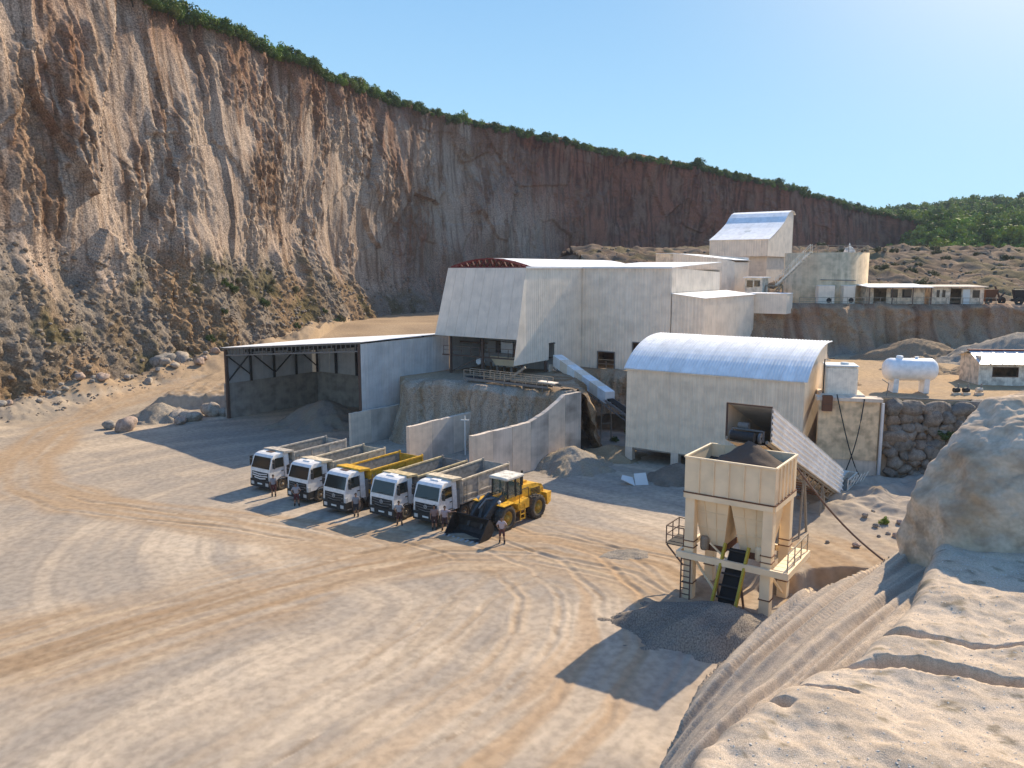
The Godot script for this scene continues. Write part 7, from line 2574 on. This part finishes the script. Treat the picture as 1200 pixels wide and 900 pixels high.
func figure(pose: int) -> Dictionary:
	var out := {"v": PackedVector3Array(), "i": PackedInt32Array(), "g": PackedInt32Array()}
	var V := func(x, y, z): return Vector3(x, y, z)
	var hipw := 0.095
	var b := []
	var sway := 0.02 if pose == 1 else 0.0
	# trunk
	b.append([V.call(-0.07 + sway, 0.93, 0.0), V.call(0.07 + sway, 0.93, 0.0), 0.125, 0.125, 2])
	b.append([V.call(-0.05 + sway, 1.05, 0.0), V.call(0.05 + sway, 1.05, 0.0), 0.122, 0.122, 1])
	b.append([V.call(-0.06 + sway * 0.5, 1.18, 0.005), V.call(0.06 + sway * 0.5, 1.18, 0.005), 0.125, 0.125, 1])
	b.append([V.call(-0.10, 1.32, 0.0), V.call(0.10, 1.32, 0.0), 0.118, 0.118, 1])
	b.append([V.call(-0.155, 1.425, -0.01), V.call(0.155, 1.425, -0.01), 0.062, 0.062, 1])
	b.append([V.call(0, 1.43, -0.01), V.call(0, 1.53, 0.015), 0.058, 0.052, 0])
	for s in [-1.0, 1.0]:
		# legs
		var knee := Vector3(s * 0.115 + sway * 0.4, 0.50, 0.02)
		var ankle := Vector3(s * 0.125, 0.09, -0.015)
		if pose == 1 and s > 0:
			knee += Vector3(0.03, 0.0, 0.05)
			ankle += Vector3(0.07, 0, 0.09)
		if pose == 2:
			ankle.x += s * 0.05
			knee.x += s * 0.025
		b.append([Vector3(s * hipw + sway, 0.90, 0), knee + Vector3(0, 0.05, 0), 0.098, 0.078, 2])
		b.append([knee, knee.lerp(ankle, 0.35) + Vector3(0, 0, -0.015), 0.056, 0.060, 0])
		b.append([knee.lerp(ankle, 0.35) + Vector3(0, 0, -0.015), ankle, 0.058, 0.042, 0])
		b.append([ankle + Vector3(0, 0.10, 0), ankle, 0.056, 0.052, 3])
		b.append([Vector3(ankle.x, 0.045, ankle.z - 0.03), Vector3(ankle.x + s * 0.02, 0.040, ankle.z + 0.15), 0.045, 0.040, 3])
		# arms
		var sh := Vector3(s * 0.185, 1.415, -0.01)
		var el := Vector3(s * 0.255, 1.14, -0.03)
		var wr := Vector3(s * 0.27, 0.90, 0.06)
		var hd := Vector3(0, -1, 0.12)
		var pn := Vector3(-s, 0, 0.2)
		if pose == 1:
			el = Vector3(s * 0.33, 1.17, -0.09)
			wr = Vector3(s * 0.20, 1.01, 0.10)
			hd = Vector3(-s * 0.8, -0.35, 0.25)
			pn = Vector3(-s * 0.3, -0.2, -0.9)
		if pose == 2 and s > 0:
			el = Vector3(0.44, 1.34, 0.02)
			wr = Vector3(0.66, 1.40, 0.08)
			hd = Vector3(1, 0.1, 0.2)
			pn = Vector3(0, -1, 0)
		b.append([sh, sh.lerp(el, 0.62), 0.060, 0.060, 1])
		b.append([sh.lerp(el, 0.4), el, 0.047, 0.040, 0])
		b.append([el, wr, 0.041, 0.029, 0])
		hand(out, wr, hd, pn, -s)
	blob(b, 0.016, 0.05, out)
	# head on its own finer grid
	var h := Vector3(0, 1.64, 0.03)
	var q := []
	q.append([h + V.call(0, 0.035, -0.018), h + V.call(0, 0.03, 0.0), 0.083, 0.080, 0])
	q.append([h + V.call(0, -0.035, 0.018), h + V.call(0, -0.078, 0.038), 0.062, 0.036, 0])
	q.append([h + V.call(0, -0.12, -0.015), h + V.call(0, -0.04, -0.01), 0.050, 0.052, 0])
	q.append([h + V.call(0, 0.012, 0.078), h + V.call(0, -0.024, 0.098), 0.010, 0.014, 0])
	q.append([h + V.call(-0.045, 0.028, 0.062), h + V.call(0.045, 0.028, 0.062), 0.013, 0.013, 0])
	for s in [-1.0, 1.0]:
		q.append([h + V.call(s * 0.084, 0.012, -0.008), h + V.call(s * 0.084, -0.022, -0.004), 0.015, 0.010, 0])
		q.append([h + V.call(s * 0.031, 0.007, 0.069), h + V.call(s * 0.033, 0.007, 0.069), 0.0105, 0.0105, 5])
	q.append([h + V.call(-0.02, -0.055, 0.072), h + V.call(0.02, -0.055, 0.072), 0.0085, 0.0085, 6])
	q.append([h + V.call(0, 0.055, -0.028), h + V.call(0, 0.05, -0.012), 0.086, 0.084, 4])
	q.append([h + V.call(0, -0.01, -0.055), h + V.call(0, 0.03, -0.05), 0.060, 0.070, 4])
	blob(q, 0.0075, 0.016, out)
	return out

func build_people() -> void:
	var poses := [figure(0), figure(1), figure(2)]
	var skin := Color(0.29, 0.165, 0.105)
	var list := [
		[Vector3(-18.75, 0, -60.1), 0.35, 0, "person in grey shirt and dark red trousers before the truck nearest the shed", Color(0.30, 0.28, 0.29), Color(0.10, 0.035, 0.035)],
		[Vector3(-16.35, 0, -57.8), 0.25, 1, "person in pale grey shirt and maroon shorts before the beige truck", Color(0.34, 0.31, 0.32), Color(0.09, 0.03, 0.035)],
		[Vector3(-11.3, 0, -55.2), 0.2, 0, "person in grey shirt and dark trousers between yellow and dark trucks", Color(0.27, 0.25, 0.25), Color(0.045, 0.04, 0.045)],
		[Vector3(-7.95, 0, -53.5), 0.1, 1, "person in light grey shirt and dark shorts before the dark grey truck", Color(0.36, 0.34, 0.34), Color(0.07, 0.03, 0.03)],
		[Vector3(-5.35, 0, -52.3), 0.15, 0, "person in brownish shirt standing close to the weathered truck's corner", Color(0.25, 0.17, 0.155), Color(0.06, 0.035, 0.035)],
		[Vector3(-4.6, 0, -52.0), 0.0, 2, "person in pinkish shirt stretching one arm towards the loader bucket", Color(0.40, 0.31, 0.31), Color(0.07, 0.04, 0.045)],
		[Vector3(-0.68, 0, -49.5), -0.05, 1, "person in pale pink shirt and brown shorts right of the loader bucket", Color(0.50, 0.40, 0.39), Color(0.11, 0.05, 0.045)]]
	for e in list:
		var f: Dictionary = poses[e[2]]
		var C := PackedColorArray()
		C.resize(f.v.size())
		var pal := [skin, e[4], e[5], Color(0.035, 0.03, 0.028), Color(0.02, 0.016, 0.014), Color(0.03, 0.025, 0.022), Color(0.22, 0.085, 0.07)]
		for i in C.size():
			C[i] = pal[f.g[i]]
		var st := SurfaceTool.new()
		var arr := []
		arr.resize(Mesh.ARRAY_MAX)
		arr[Mesh.ARRAY_VERTEX] = f.v
		arr[Mesh.ARRAY_COLOR] = C
		arr[Mesh.ARRAY_INDEX] = f.i
		var am := ArrayMesh.new()
		am.add_surface_from_arrays(Mesh.PRIMITIVE_TRIANGLES, arr)
		st.create_from(am, 0)
		st.generate_normals()
		var o := MeshInstance3D.new()
		o.name = numbered("person")
		o.mesh = st.commit()
		o.material_override = MAT.person
		o.position = e[0] + Vector3(0, gh(e[0].x, e[0].z) + 0.005, 0)
		o.rotation.y = e[1]
		add_child(o)
		tag(o, e[3], "person", "crew in front of the trucks")

# ------------------------------------------------------------------ piles, boulders, plants
func heap(called: String, label: String, at: Vector3, rx: float, rz: float, h: float, c0: Color, c1: Color, sd: int, category := "pile", power := 1.0, turn := 0.0, res := 46) -> void:
	var n1 := noise(0.45, 4, sd)
	var n2 := noise(2.2, 3, sd + 1)
	var P := PackedVector3Array()
	var C := PackedColorArray()
	for j in res + 1:
		for i in res + 1:
			var u := Vector2(i, j) / res * 2.4 - Vector2.ONE * 1.2
			var r := u.length() * (1.0 + n1.get_noise_2d(u.x * 3.0, u.y * 3.0) * 0.35)
			var p := Vector3(u.x * rx, 0, u.y * rz).rotated(Vector3.UP, turn)
			var g := gh(at.x + p.x, at.z + p.z) - at.y
			# straight flanks with a soft crown
			var y := h * (1.0 - pow(clampf(sqrt(r * r + 0.02), 0, 2), power))
			var ang := atan2(u.y, u.x)
			y += (n2.get_noise_2d(ang * 4.0, r * 0.6) * 0.06 * h + n2.get_noise_2d(p.x, p.z) * 0.05) * smoothstep(0.0, 0.3, y)
			p.y = maxf(g - 0.06, y + g * clampf(r, 0, 1))
			P.append(p)
			C.append(c0.lerp(c1, clampf(0.5 + n1.get_noise_2d(p.x, p.z) * 1.6 + n2.get_noise_2d(ang * 5.0, 0.3) * 0.4, 0, 1)))
	var o := MeshInstance3D.new()
	o.name = numbered(called)
	o.mesh = grid_mesh(P, C, res + 1, res + 1, false)
	o.material_override = MAT.pile
	o.position = at
	add_child(o)
	tag(o, label, category)

func build_piles() -> void:
	var gr := Color(0.30, 0.285, 0.27)
	var gl := Color(0.42, 0.385, 0.34)
	var tn := Color(0.47, 0.37, 0.255)
	var bn := Color(0.33, 0.225, 0.14)
	heap("gravel_pile", "grey gravel pile inside the open storage shed", Vector3(-21.5, 0, -89.5), 6.0, 4.6, 3.4, gr, Color(0.36, 0.32, 0.27), 601)
	heap("gravel_pile", "grey-brown gravel cone at the bend of the haul road", Vector3(-42.0, 0, -92.6), 3.9, 3.4, 2.3, Color(0.36, 0.32, 0.27), gl, 603)
	heap("gravel_pile", "long low grey-brown fines pile in front of the bin legs", Vector3(10.0, 0, -36.6), 5.0, 3.1, 1.7, Color(0.27, 0.245, 0.22), Color(0.36, 0.32, 0.275), 605, "pile", 1.2, -0.35)
	heap("gravel_pile", "pale gravel pile against the end of the sunlit dividing wall", Vector3(5.4, 0, -69.3), 3.6, 3.4, 2.3, Color(0.44, 0.37, 0.28), gl, 607)
	heap("gravel_pile", "low brown pile spread between the earth bank and curved-roof building", Vector3(9.6, 0, -73.8), 3.4, 3.0, 1.3, tn, Color(0.38, 0.3, 0.2), 609)
	heap("gravel_pile", "dark brown pile under the near edge of the curved-roof building", Vector3(14.2, 0, -65.2), 3.0, 2.4, 1.7, Color(0.24, 0.205, 0.175), Color(0.31, 0.265, 0.22), 611)
	heap("gravel_pile", "big pale grey gravel pile on the tank platform at far right", Vector3(57.0, 7.4, -88.0), 9.0, 6.0, 3.9, Color(0.40, 0.36, 0.31), gl, 613)
	heap("gravel_pile", "reddish brown soil pile in front of the big grey pile", Vector3(52.5, 7.4, -80.5), 5.5, 3.6, 2.3, bn, Color(0.40, 0.25, 0.15), 615)
	heap("gravel_pile", "tan sand cone right behind the white gas tank", Vector3(41.2, 7.4, -79.5), 3.2, 2.8, 1.9, tn, Color(0.40, 0.32, 0.23), 617)
	heap("gravel_pile", "small tan sand heap right of the sand cone", Vector3(45.6, 7.4, -78.2), 2.4, 2.0, 1.1, tn, Color(0.42, 0.32, 0.22), 619)
	heap("gravel_pile", "wide brown heap against the foot of the bench", Vector3(47.0, 7.4, -91.5), 7.0, 3.2, 2.8, Color(0.33, 0.26, 0.19), Color(0.38, 0.3, 0.22), 621)
	heap("gravel_pile", "small grey heap behind the right end of the curved roof", Vector3(33.5, 7.4, -90.0), 2.8, 2.2, 1.2, gr, gl, 623)
	heap("gravel_pile", "reddish cone at the bench foot behind the annexe", Vector3(31.5, 7.4, -95.0), 3.4, 2.6, 3.0, Color(0.36, 0.255, 0.18), bn, 625)
	heap("gravel_pile", "tiny grey spill beside the tyre tracks right of the loader", Vector3(7.2, 0, -47.4), 1.6, 0.9, 0.32, gr, gl, 627, "pile", 1.0, 0.2, 24)

func boulder(label: String, at: Vector3, size: Vector3, sd: int, m: Material, group := "") -> void:
	var o := MeshInstance3D.new()
	o.name = numbered("boulder")
	o.mesh = stone_mesh(sd, 0.9)
	o.material_override = m
	o.scale = size
	o.rotation.y = sd * 1.7
	o.position = Vector3(at.x, gh(at.x, at.z) + size.y * 0.55, at.z)
	add_child(o)
	tag(o, label, "boulder", group)

func build_boulders() -> void:
	boulder("pinkish boulder alone in front of the gravel cone", Vector3(-42.9, 0, -86.0), Vector3(1.5, 1.15, 1.1), 701, MAT.stone_pink)
	boulder("small grey boulder left of the pinkish one", Vector3(-45.3, 0, -86.8), Vector3(0.9, 0.7, 0.7), 702, MAT.stone_grey)
	boulder("long pale boulder right of the gravel cone", Vector3(-39.6, 0, -91.6), Vector3(1.5, 1.0, 1.0), 703, MAT.stone)
	boulder("pale flat boulder in the middle of the row by the shed", Vector3(-37.9, 0, -91.4), Vector3(1.6, 0.9, 1.0), 704, MAT.stone)
	boulder("low brown boulder in front of the flat pale one", Vector3(-38.3, 0, -89.6), Vector3(1.1, 0.65, 0.7), 705, MAT.stone_pink)
	boulder("rounded pale boulder second from the shed corner", Vector3(-36.6, 0, -93.9), Vector3(1.3, 1.2, 1.0), 706, MAT.stone)
	boulder("grey boulder touching the shed corner", Vector3(-35.2, 0, -94.2), Vector3(0.9, 0.8, 0.8), 707, MAT.stone_grey)
	boulder("big round boulder on the berm under the cliff", Vector3(-54.0, 0, -121.0), Vector3(2.4, 2.0, 1.8), 708, MAT.stone_grey)
	boulder("pale round boulder beside the big one on the berm", Vector3(-51.9, 0, -122.5), Vector3(1.9, 1.7, 1.5), 709, MAT.stone)
	var r := RandomNumberGenerator.new()
	r.seed = 710
	var ms: Array = [MAT.stone, MAT.stone_grey, MAT.stone_pink]
	for i in 26:
		var t := r.randf()
		var x := lerpf(-58.0, -42.0, t) + r.randf_range(-1.5, 1.5)
		var z := lerpf(-92.0, -128.0, t) + r.randf_range(-2.5, 2.5)
		var s := r.randf_range(0.25, 0.8)
		boulder("small loose rock lying on the berm along the cliff foot", Vector3(x - 3.0, 0, z), Vector3(s * 1.3, s, s), 720 + i, ms[i % 3], "loose rocks along the cliff foot")
	for i in 12:
		var s := r.randf_range(0.08, 0.26)
		boulder("small broken stone on the rough ground right of the bin", Vector3(r.randf_range(16.5, 27.0), 0, r.randf_range(-55.0, -46.0)), Vector3(s * 1.3, s, s), 760 + i, ms[i % 3], "broken stones right of the bin")
	for i in 14:
		var s := r.randf_range(0.15, 0.4)
		boulder("small rock fallen below the earth bank beside the curved-roof building", Vector3(r.randf_range(7.0, 12.0), 0, r.randf_range(-78.0, -71.5)), Vector3(s * 1.3, s, s), 780 + i, ms[i % 3], "rocks fallen below the earth bank")
	# broken rock too small and too many to pick apart
	var tal := []
	for k in 9000:
		var row := int(pow(r.randf(), 1.3) * 84.0)
		var c := 60 + r.randi() % (CLIFF_NX - 60)
		var p := CLIFF_P[row * CLIFF_NX + c]
		if p.x > 40.0 or row > 66 and p.z < -180.0:
			continue
		tal.append([p, 0.12 + 0.6 * pow(r.randf(), 4.0)])
	scatter("talus_rubble", "broken grey rock covering the lower part of the cliff", tal, r)
	var back := []
	for k in 2600:
		var x := r.randf_range(18.0, 120.0)
		var z := -r.randf_range(112.0, 185.0)
		back.append([Vector3(x, hillside_y(x, z), z), 0.12 + 0.5 * pow(r.randf(), 4.0)])
	for k in 1500:
		var x := r.randf_range(-66.0, -48.0)
		var z := -r.randf_range(84.0, 132.0)
		var dc := absf(along(Vector2(x, z), CLIFF).x)
		if dc < 8.0:
			back.append([Vector3(x, gh(x, z), z), 0.08 + 0.3 * pow(r.randf(), 3.0)])
	scatter("hillside_rubble", "brown broken rock strewn over the hillside behind the offices", back, r)
	# two white boards dumped on the yard
	var p := thing("scrap_boards", "two white scrap boards dumped in the shade before the curved-roof building", "panel", Vector3(10.3, 0, -63.9), 0.2)
	var s := ST()
	slab(s, Vector3(-0.1, 0.0, 0.35), Vector3(1.0, 0.0, 0.45), Vector3(0.95, 0.9, -0.15), Vector3(-0.05, 0.85, -0.25), 0.06)
	part("upright_board", s, MAT.plate_white, p)
	s = ST()
	slab(s, Vector3(-1.3, 0.55, 0.1), Vector3(-0.2, 0.02, 0.5), Vector3(-0.1, 0.5, -0.4), Vector3(-1.0, 0.75, -0.4), 0.06)
	part("leaning_board", s, MAT.plate_white, p)

func crown(sd: int, leaves: int, leaf: float, flat: float, lobes: int) -> ArrayMesh:
	# leaf-sized faces through a cluster of lobes, about one unit across in radius
	var r := RandomNumberGenerator.new()
	r.seed = sd
	var L := []
	for i in lobes:
		var a := r.randf() * TAU
		var d := sqrt(r.randf()) * 0.72
		L.append([Vector3(cos(a) * d, r.randf_range(0.25, 1.05) * flat * (1.25 - d * 0.7), sin(a) * d), r.randf_range(0.26, 0.48)])
	var V := PackedVector3Array()
	var N := PackedVector3Array()
	var U := PackedVector2Array()
	for i in leaves:
		var l = L[r.randi() % lobes]
		var d := Vector3(r.randfn(), r.randfn(), r.randfn()).normalized()
		var p: Vector3 = l[0] + d * l[1] * pow(r.randf(), 0.35) * Vector3(1, 0.85, 1).length() * 0.6
		var n := (d + Vector3(r.randfn(), r.randfn(), r.randfn()) * 0.55).normalized()
		var u := n.cross(Vector3(r.randfn(), r.randfn(), r.randfn())).normalized()
		var v := n.cross(u)
		var s := leaf * r.randf_range(0.6, 1.3)
		var a := p - u * s
		var b := p + v * s * 0.55
		var c := p + u * s
		var e := p - v * s * 0.55
		for q in [a, b, c, a, c, e]:
			V.append(q)
			N.append(n)
	var arr := []
	arr.resize(Mesh.ARRAY_MAX)
	arr[Mesh.ARRAY_VERTEX] = V
	arr[Mesh.ARRAY_NORMAL] = N
	var me := ArrayMesh.new()
	me.add_surface_from_arrays(Mesh.PRIMITIVE_TRIANGLES, arr)
	return me

func trunk(h: float, r0: float, sd: int, limbs := 4) -> ArrayMesh:
	var r := RandomNumberGenerator.new()
	r.seed = sd
	var s := ST()
	var taper := func(a: Vector3, b: Vector3, ra: float, rb: float) -> void:
		var d := (b - a).normalized()
		st_cone(s, a, b, ra, rb, 6)
	taper.call(Vector3(0, -0.5, 0), Vector3(0.05, h * 0.55, 0), r0, r0 * 0.7)
	for i in limbs:
		var a := TAU * i / limbs + r.randf()
		var e := Vector3(cos(a) * h * 0.35, h * r.randf_range(0.75, 1.0), sin(a) * h * 0.35)
		taper.call(Vector3(0.05, h * r.randf_range(0.35, 0.52), 0), e, r0 * 0.5, r0 * 0.12)
	return done(s)

func st_cone(st: SurfaceTool, a: Vector3, b: Vector3, ra: float, rb: float, n: int) -> void:
	var d := (b - a).normalized()
	var s := d.cross(Vector3.UP if absf(d.y) < 0.9 else Vector3.RIGHT).normalized()
	var u := s.cross(d)
	for k in n:
		var p := s * cos(TAU * k / n) + u * sin(TAU * k / n)
		var q := s * cos(TAU * (k + 1) / n) + u * sin(TAU * (k + 1) / n)
		quad(st, a + q * ra, a + p * ra, b + p * rb, b + q * rb)

func build_vegetation() -> void:
	var r := RandomNumberGenerator.new()
	r.seed = 4242
	var leafm: Array = [MAT.leaf_dark, MAT.leaf_mid, MAT.leaf_olive, MAT.leaf_mid, MAT.leaf_light]
	# shrubs along the rim: one of each kind, then copies
	var kinds := []
	for i in 5:
		var t := thing("rim_shrub", "bushy green shrub in the hedge-like band along the cliff rim", "shrub", Vector3.ZERO, 0.0, "shrubs along the cliff rim")
		put("crown", crown(800 + i, 1500, 0.085, 0.85, 11), leafm[i], t)
		put("trunk", trunk(0.8, 0.05, 810 + i), MAT.bark, t)
		kinds.append(t)
	var used := [false, false, false, false, false]
	var rows := CLIFF_ROWS
	var spots := []
	for lane in 2:
		var i := 0
		var row := rows - 1 + [0, 1][lane] as int
		var lastp := Vector3.ONE * 1e9
		for c in CLIFF_NX:
			var p := CLIFF_P[row * CLIFF_NX + c]
			if p.z > -118.0 or p.x > 190.0:
				continue
			var gap: float = [2.0, 2.3][lane] * (0.75 + 0.6 * absf(sin(c * 12.9898)))
			if p.z < -215.0:
				gap *= 1.15
			if p.distance_to(lastp) < gap:
				continue
			lastp = p
			var sc := r.randf_range(1.35, 2.5) * (1.15 if lane > 0 else 0.95)
			if r.randf() < 0.10:
				sc *= 1.35
			spots.append([p + Vector3(r.randf_range(-0.5, 0.5), -0.5 - 0.35 * sc, r.randf_range(-0.5, 0.5)), sc])
	for e in spots:
		var k := r.randi() % 5
		if r.randf() < 0.35:
			k = 1
		var o: Node3D = kinds[k]
		if used[k]:
			o = kinds[k].duplicate()
			o.name = numbered("rim_shrub")
			add_child(o)
		used[k] = true
		var side: float = e[0].x / -e[0].z
		var where: String = "at the far left" if side < -0.36 else ("above the open shed" if side < -0.22 else ("left of the crusher building" if side < -0.1 else ("above the crusher building" if side < 0.2 else ("above the swept-roof tower" if side < 0.38 else "near the wooded hill"))))
		var size: String = "tall" if e[1] > 2.4 else ("small" if e[1] < 1.75 else "middling")
		tag(o, "%s %s shrub on the cliff rim %s" % [size, ["dark green", "mid green", "olive green", "fresh green", "light green"][k], where], "shrub", "shrubs along the cliff rim")
		o.position = e[0]
		o.rotation.y = r.randf() * TAU
		o.scale = Vector3(e[1] * r.randf_range(0.9, 1.3), e[1] * r.randf_range(0.8, 1.2), e[1])
	# scrub on the rubble at the cliff foot
	var places := [[215, 62], [228, 68], [205, 66], [262, 60], [250, 50], [300, 58], [180, 30], [150, 20], [330, 40], [240, 20], [285, 30], [310, 22], [196, 48], [272, 66], [345, 28], [352, 30]]
	var dry := mat("leaf_dry", Color(0.13, 0.125, 0.05), 0.8, {"tex": "blotch", "scale": 0.3})
	for i in places.size():
		var c: int = mini(places[i][0] + 40, CLIFF_NX - 1)
		var p := CLIFF_P[(places[i][1] as int) * CLIFF_NX + c]
		var o: Node3D = kinds[i % 4].duplicate()
		o.name = numbered("cliff_shrub")
		add_child(o)
		tag(o, "low olive scrub bush growing on the rubble of the cliff", "shrub", "scrub on the cliff rubble")
		o.position = p + Vector3(0, -0.3, 0)
		o.scale = Vector3.ONE * r.randf_range(0.8, 1.6)
		for ch in o.get_children():
			if ch.name == "crown":
				ch.material_override = dry if i % 2 else MAT.leaf_dark
	# scrub on the hillside behind the offices
	var sm := MultiMesh.new()
	sm.transform_format = MultiMesh.TRANSFORM_3D
	sm.mesh = crown(827, 420, 0.13, 0.7, 7)
	sm.instance_count = 150
	for i in 150:
		var x := r.randf_range(48.0, 128.0)
		var z := -r.randf_range(116.0, 205.0)
		var q := r.randf_range(0.4, 1.3)
		sm.set_instance_transform(i, Transform3D(Basis(Vector3.UP, r.randf() * TAU).scaled(Vector3(q * 1.3, q, q)), Vector3(x, hillside_y(x, z) - 0.15, z)))
	var so := MultiMeshInstance3D.new()
	so.name = "hillside_scrub"
	so.multimesh = sm
	so.material_override = dry
	so.set_meta("kind", "stuff")
	tag(so, "dry olive scrub dotted over the brown hillside behind the offices", "scrub")
	add_child(so)
	# wooded hill
	var cr := []
	for i in 4:
		cr.append(crown(830 + i, 620, 0.13, 0.9, 9))
	var lists := [[], [], [], []]
	var tries := 0
	while tries < 7000:
		tries += 1
		var z := -r.randf_range(222.0, 540.0)
		var x := r.randf_range(118.0, 430.0)
		if x / -z > 0.80:
			continue
		if smoothstep(100.0, 175.0, x + (z + 330.0) * 0.1) < 0.65:
			continue
		var s := r.randf_range(2.4, 5.2)
		lists[r.randi() % 4].append(Transform3D(Basis(Vector3.UP, r.randf() * TAU).scaled(Vector3(s, s * r.randf_range(0.9, 1.25), s)), Vector3(x, hill_y(x, z) - 0.4, z)))
	var names := ["dark green trees massed on the far wooded hill", "mid green trees massed on the far wooded hill", "olive trees massed on the far wooded hill", "light green trees massed on the far wooded hill"]
	var hm: Array = [MAT.wood_dark, MAT.wood_mid, MAT.wood_olive, MAT.wood_light]
	for i in 4:
		var mm := MultiMesh.new()
		mm.transform_format = MultiMesh.TRANSFORM_3D
		mm.mesh = cr[i]
		mm.instance_count = lists[i].size()
		for k in lists[i].size():
			mm.set_instance_transform(k, lists[i][k])
		var o := MultiMeshInstance3D.new()
		o.name = numbered("forest")
		o.multimesh = mm
		o.material_override = hm[i]
		o.set_meta("kind", "stuff")
		tag(o, names[i], "forest")
		add_child(o)
	# single trees at the foot of the hill
	var trees := [[136.0, -233.0, 4.9, 4, "bright light green tree standing out at the hill foot"], [145.5, -231.0, 4.0, 0, "dark round tree right of the bright green one"], [153.0, -236.0, 4.6, 1, "mid green tree near the right edge of the hill foot"], [126.5, -236.0, 4.4, 0, "dark tree just left of the bright green one"], [119.0, -243.0, 4.2, 1, "mid green tree where the cliff meets the hill"], [149.0, -245.0, 5.0, 4, "yellow-green tree above the dark round tree"], [158.5, -229.0, 3.8, 3, "low green tree at the right edge of the hill foot"]]
	for e in trees:
		var t := thing("tree", e[4], "tree", Vector3(e[0], hill_y(e[0], e[1]) - 0.3, e[1]), 0.0, "trees at the hill foot")
		t.scale = Vector3.ONE * e[2]
		put("crown", crown(int(e[0]) + 840, 1700, 0.075, 1.0, 13), [MAT.wood_dark, MAT.wood_mid, MAT.wood_olive, MAT.wood_mid, MAT.wood_light][e[3]], t, Vector3(0, 0.35, 0))
		put("trunk", trunk(1.2, 0.07, int(e[0])), MAT.bark, t)
	# weeds
	for e in [[12.8, -82.6, 0.9, "green weeds at the foot of the crusher building by the conveyor", 2], [34.3, -61.0, 0.0, "dark green plant growing out of the boulder wall", 0], [24.6, -50.2, 0.45, "yellowish weeds on the rough ground left of the big boulder", 4], [10.8, -80.4, 0.6, "low weeds beside the covered conveyor", 3]]:
		var t := thing("weed_clump", e[3], "weeds", Vector3(e[0], gh(e[0], e[1]) - 0.1, e[1]), 0.0)
		if e[2] == 0.0:
			t.position = Vector3(e[0], 4.4, e[1])
		t.scale = Vector3.ONE * (0.8 if e[2] == 0.0 else e[2])
		put("leaves", crown(int(e[0] * 10.0), 500, 0.13, 0.8, 7), leafm[e[4]], t)
		put("stem", trunk(0.7, 0.03, 3), MAT.bark, t)

func scatter(called: String, label: String, list: Array, r: RandomNumberGenerator) -> void:
	var mm := MultiMesh.new()
	mm.transform_format = MultiMesh.TRANSFORM_3D
	mm.use_colors = true
	mm.mesh = stone_mesh(991, 0.8, 2)
	mm.instance_count = list.size()
	for i in list.size():
		var s: float = list[i][1]
		mm.set_instance_transform(i, Transform3D(Basis.from_euler(Vector3(r.randf() * TAU, r.randf() * TAU, r.randf() * TAU)).scaled(Vector3(s, s * 0.65, s)), list[i][0] + Vector3(0, s * 0.02, 0)))
		mm.set_instance_color(i, Color(0.22, 0.18, 0.145).lerp(Color(0.36, 0.31, 0.265), r.randf()))
	var o := MultiMeshInstance3D.new()
	o.name = called
	o.multimesh = mm
	o.material_override = MAT.loose_stone
	o.set_meta("kind", "stuff")
	tag(o, label, "rubble")
	add_child(o)
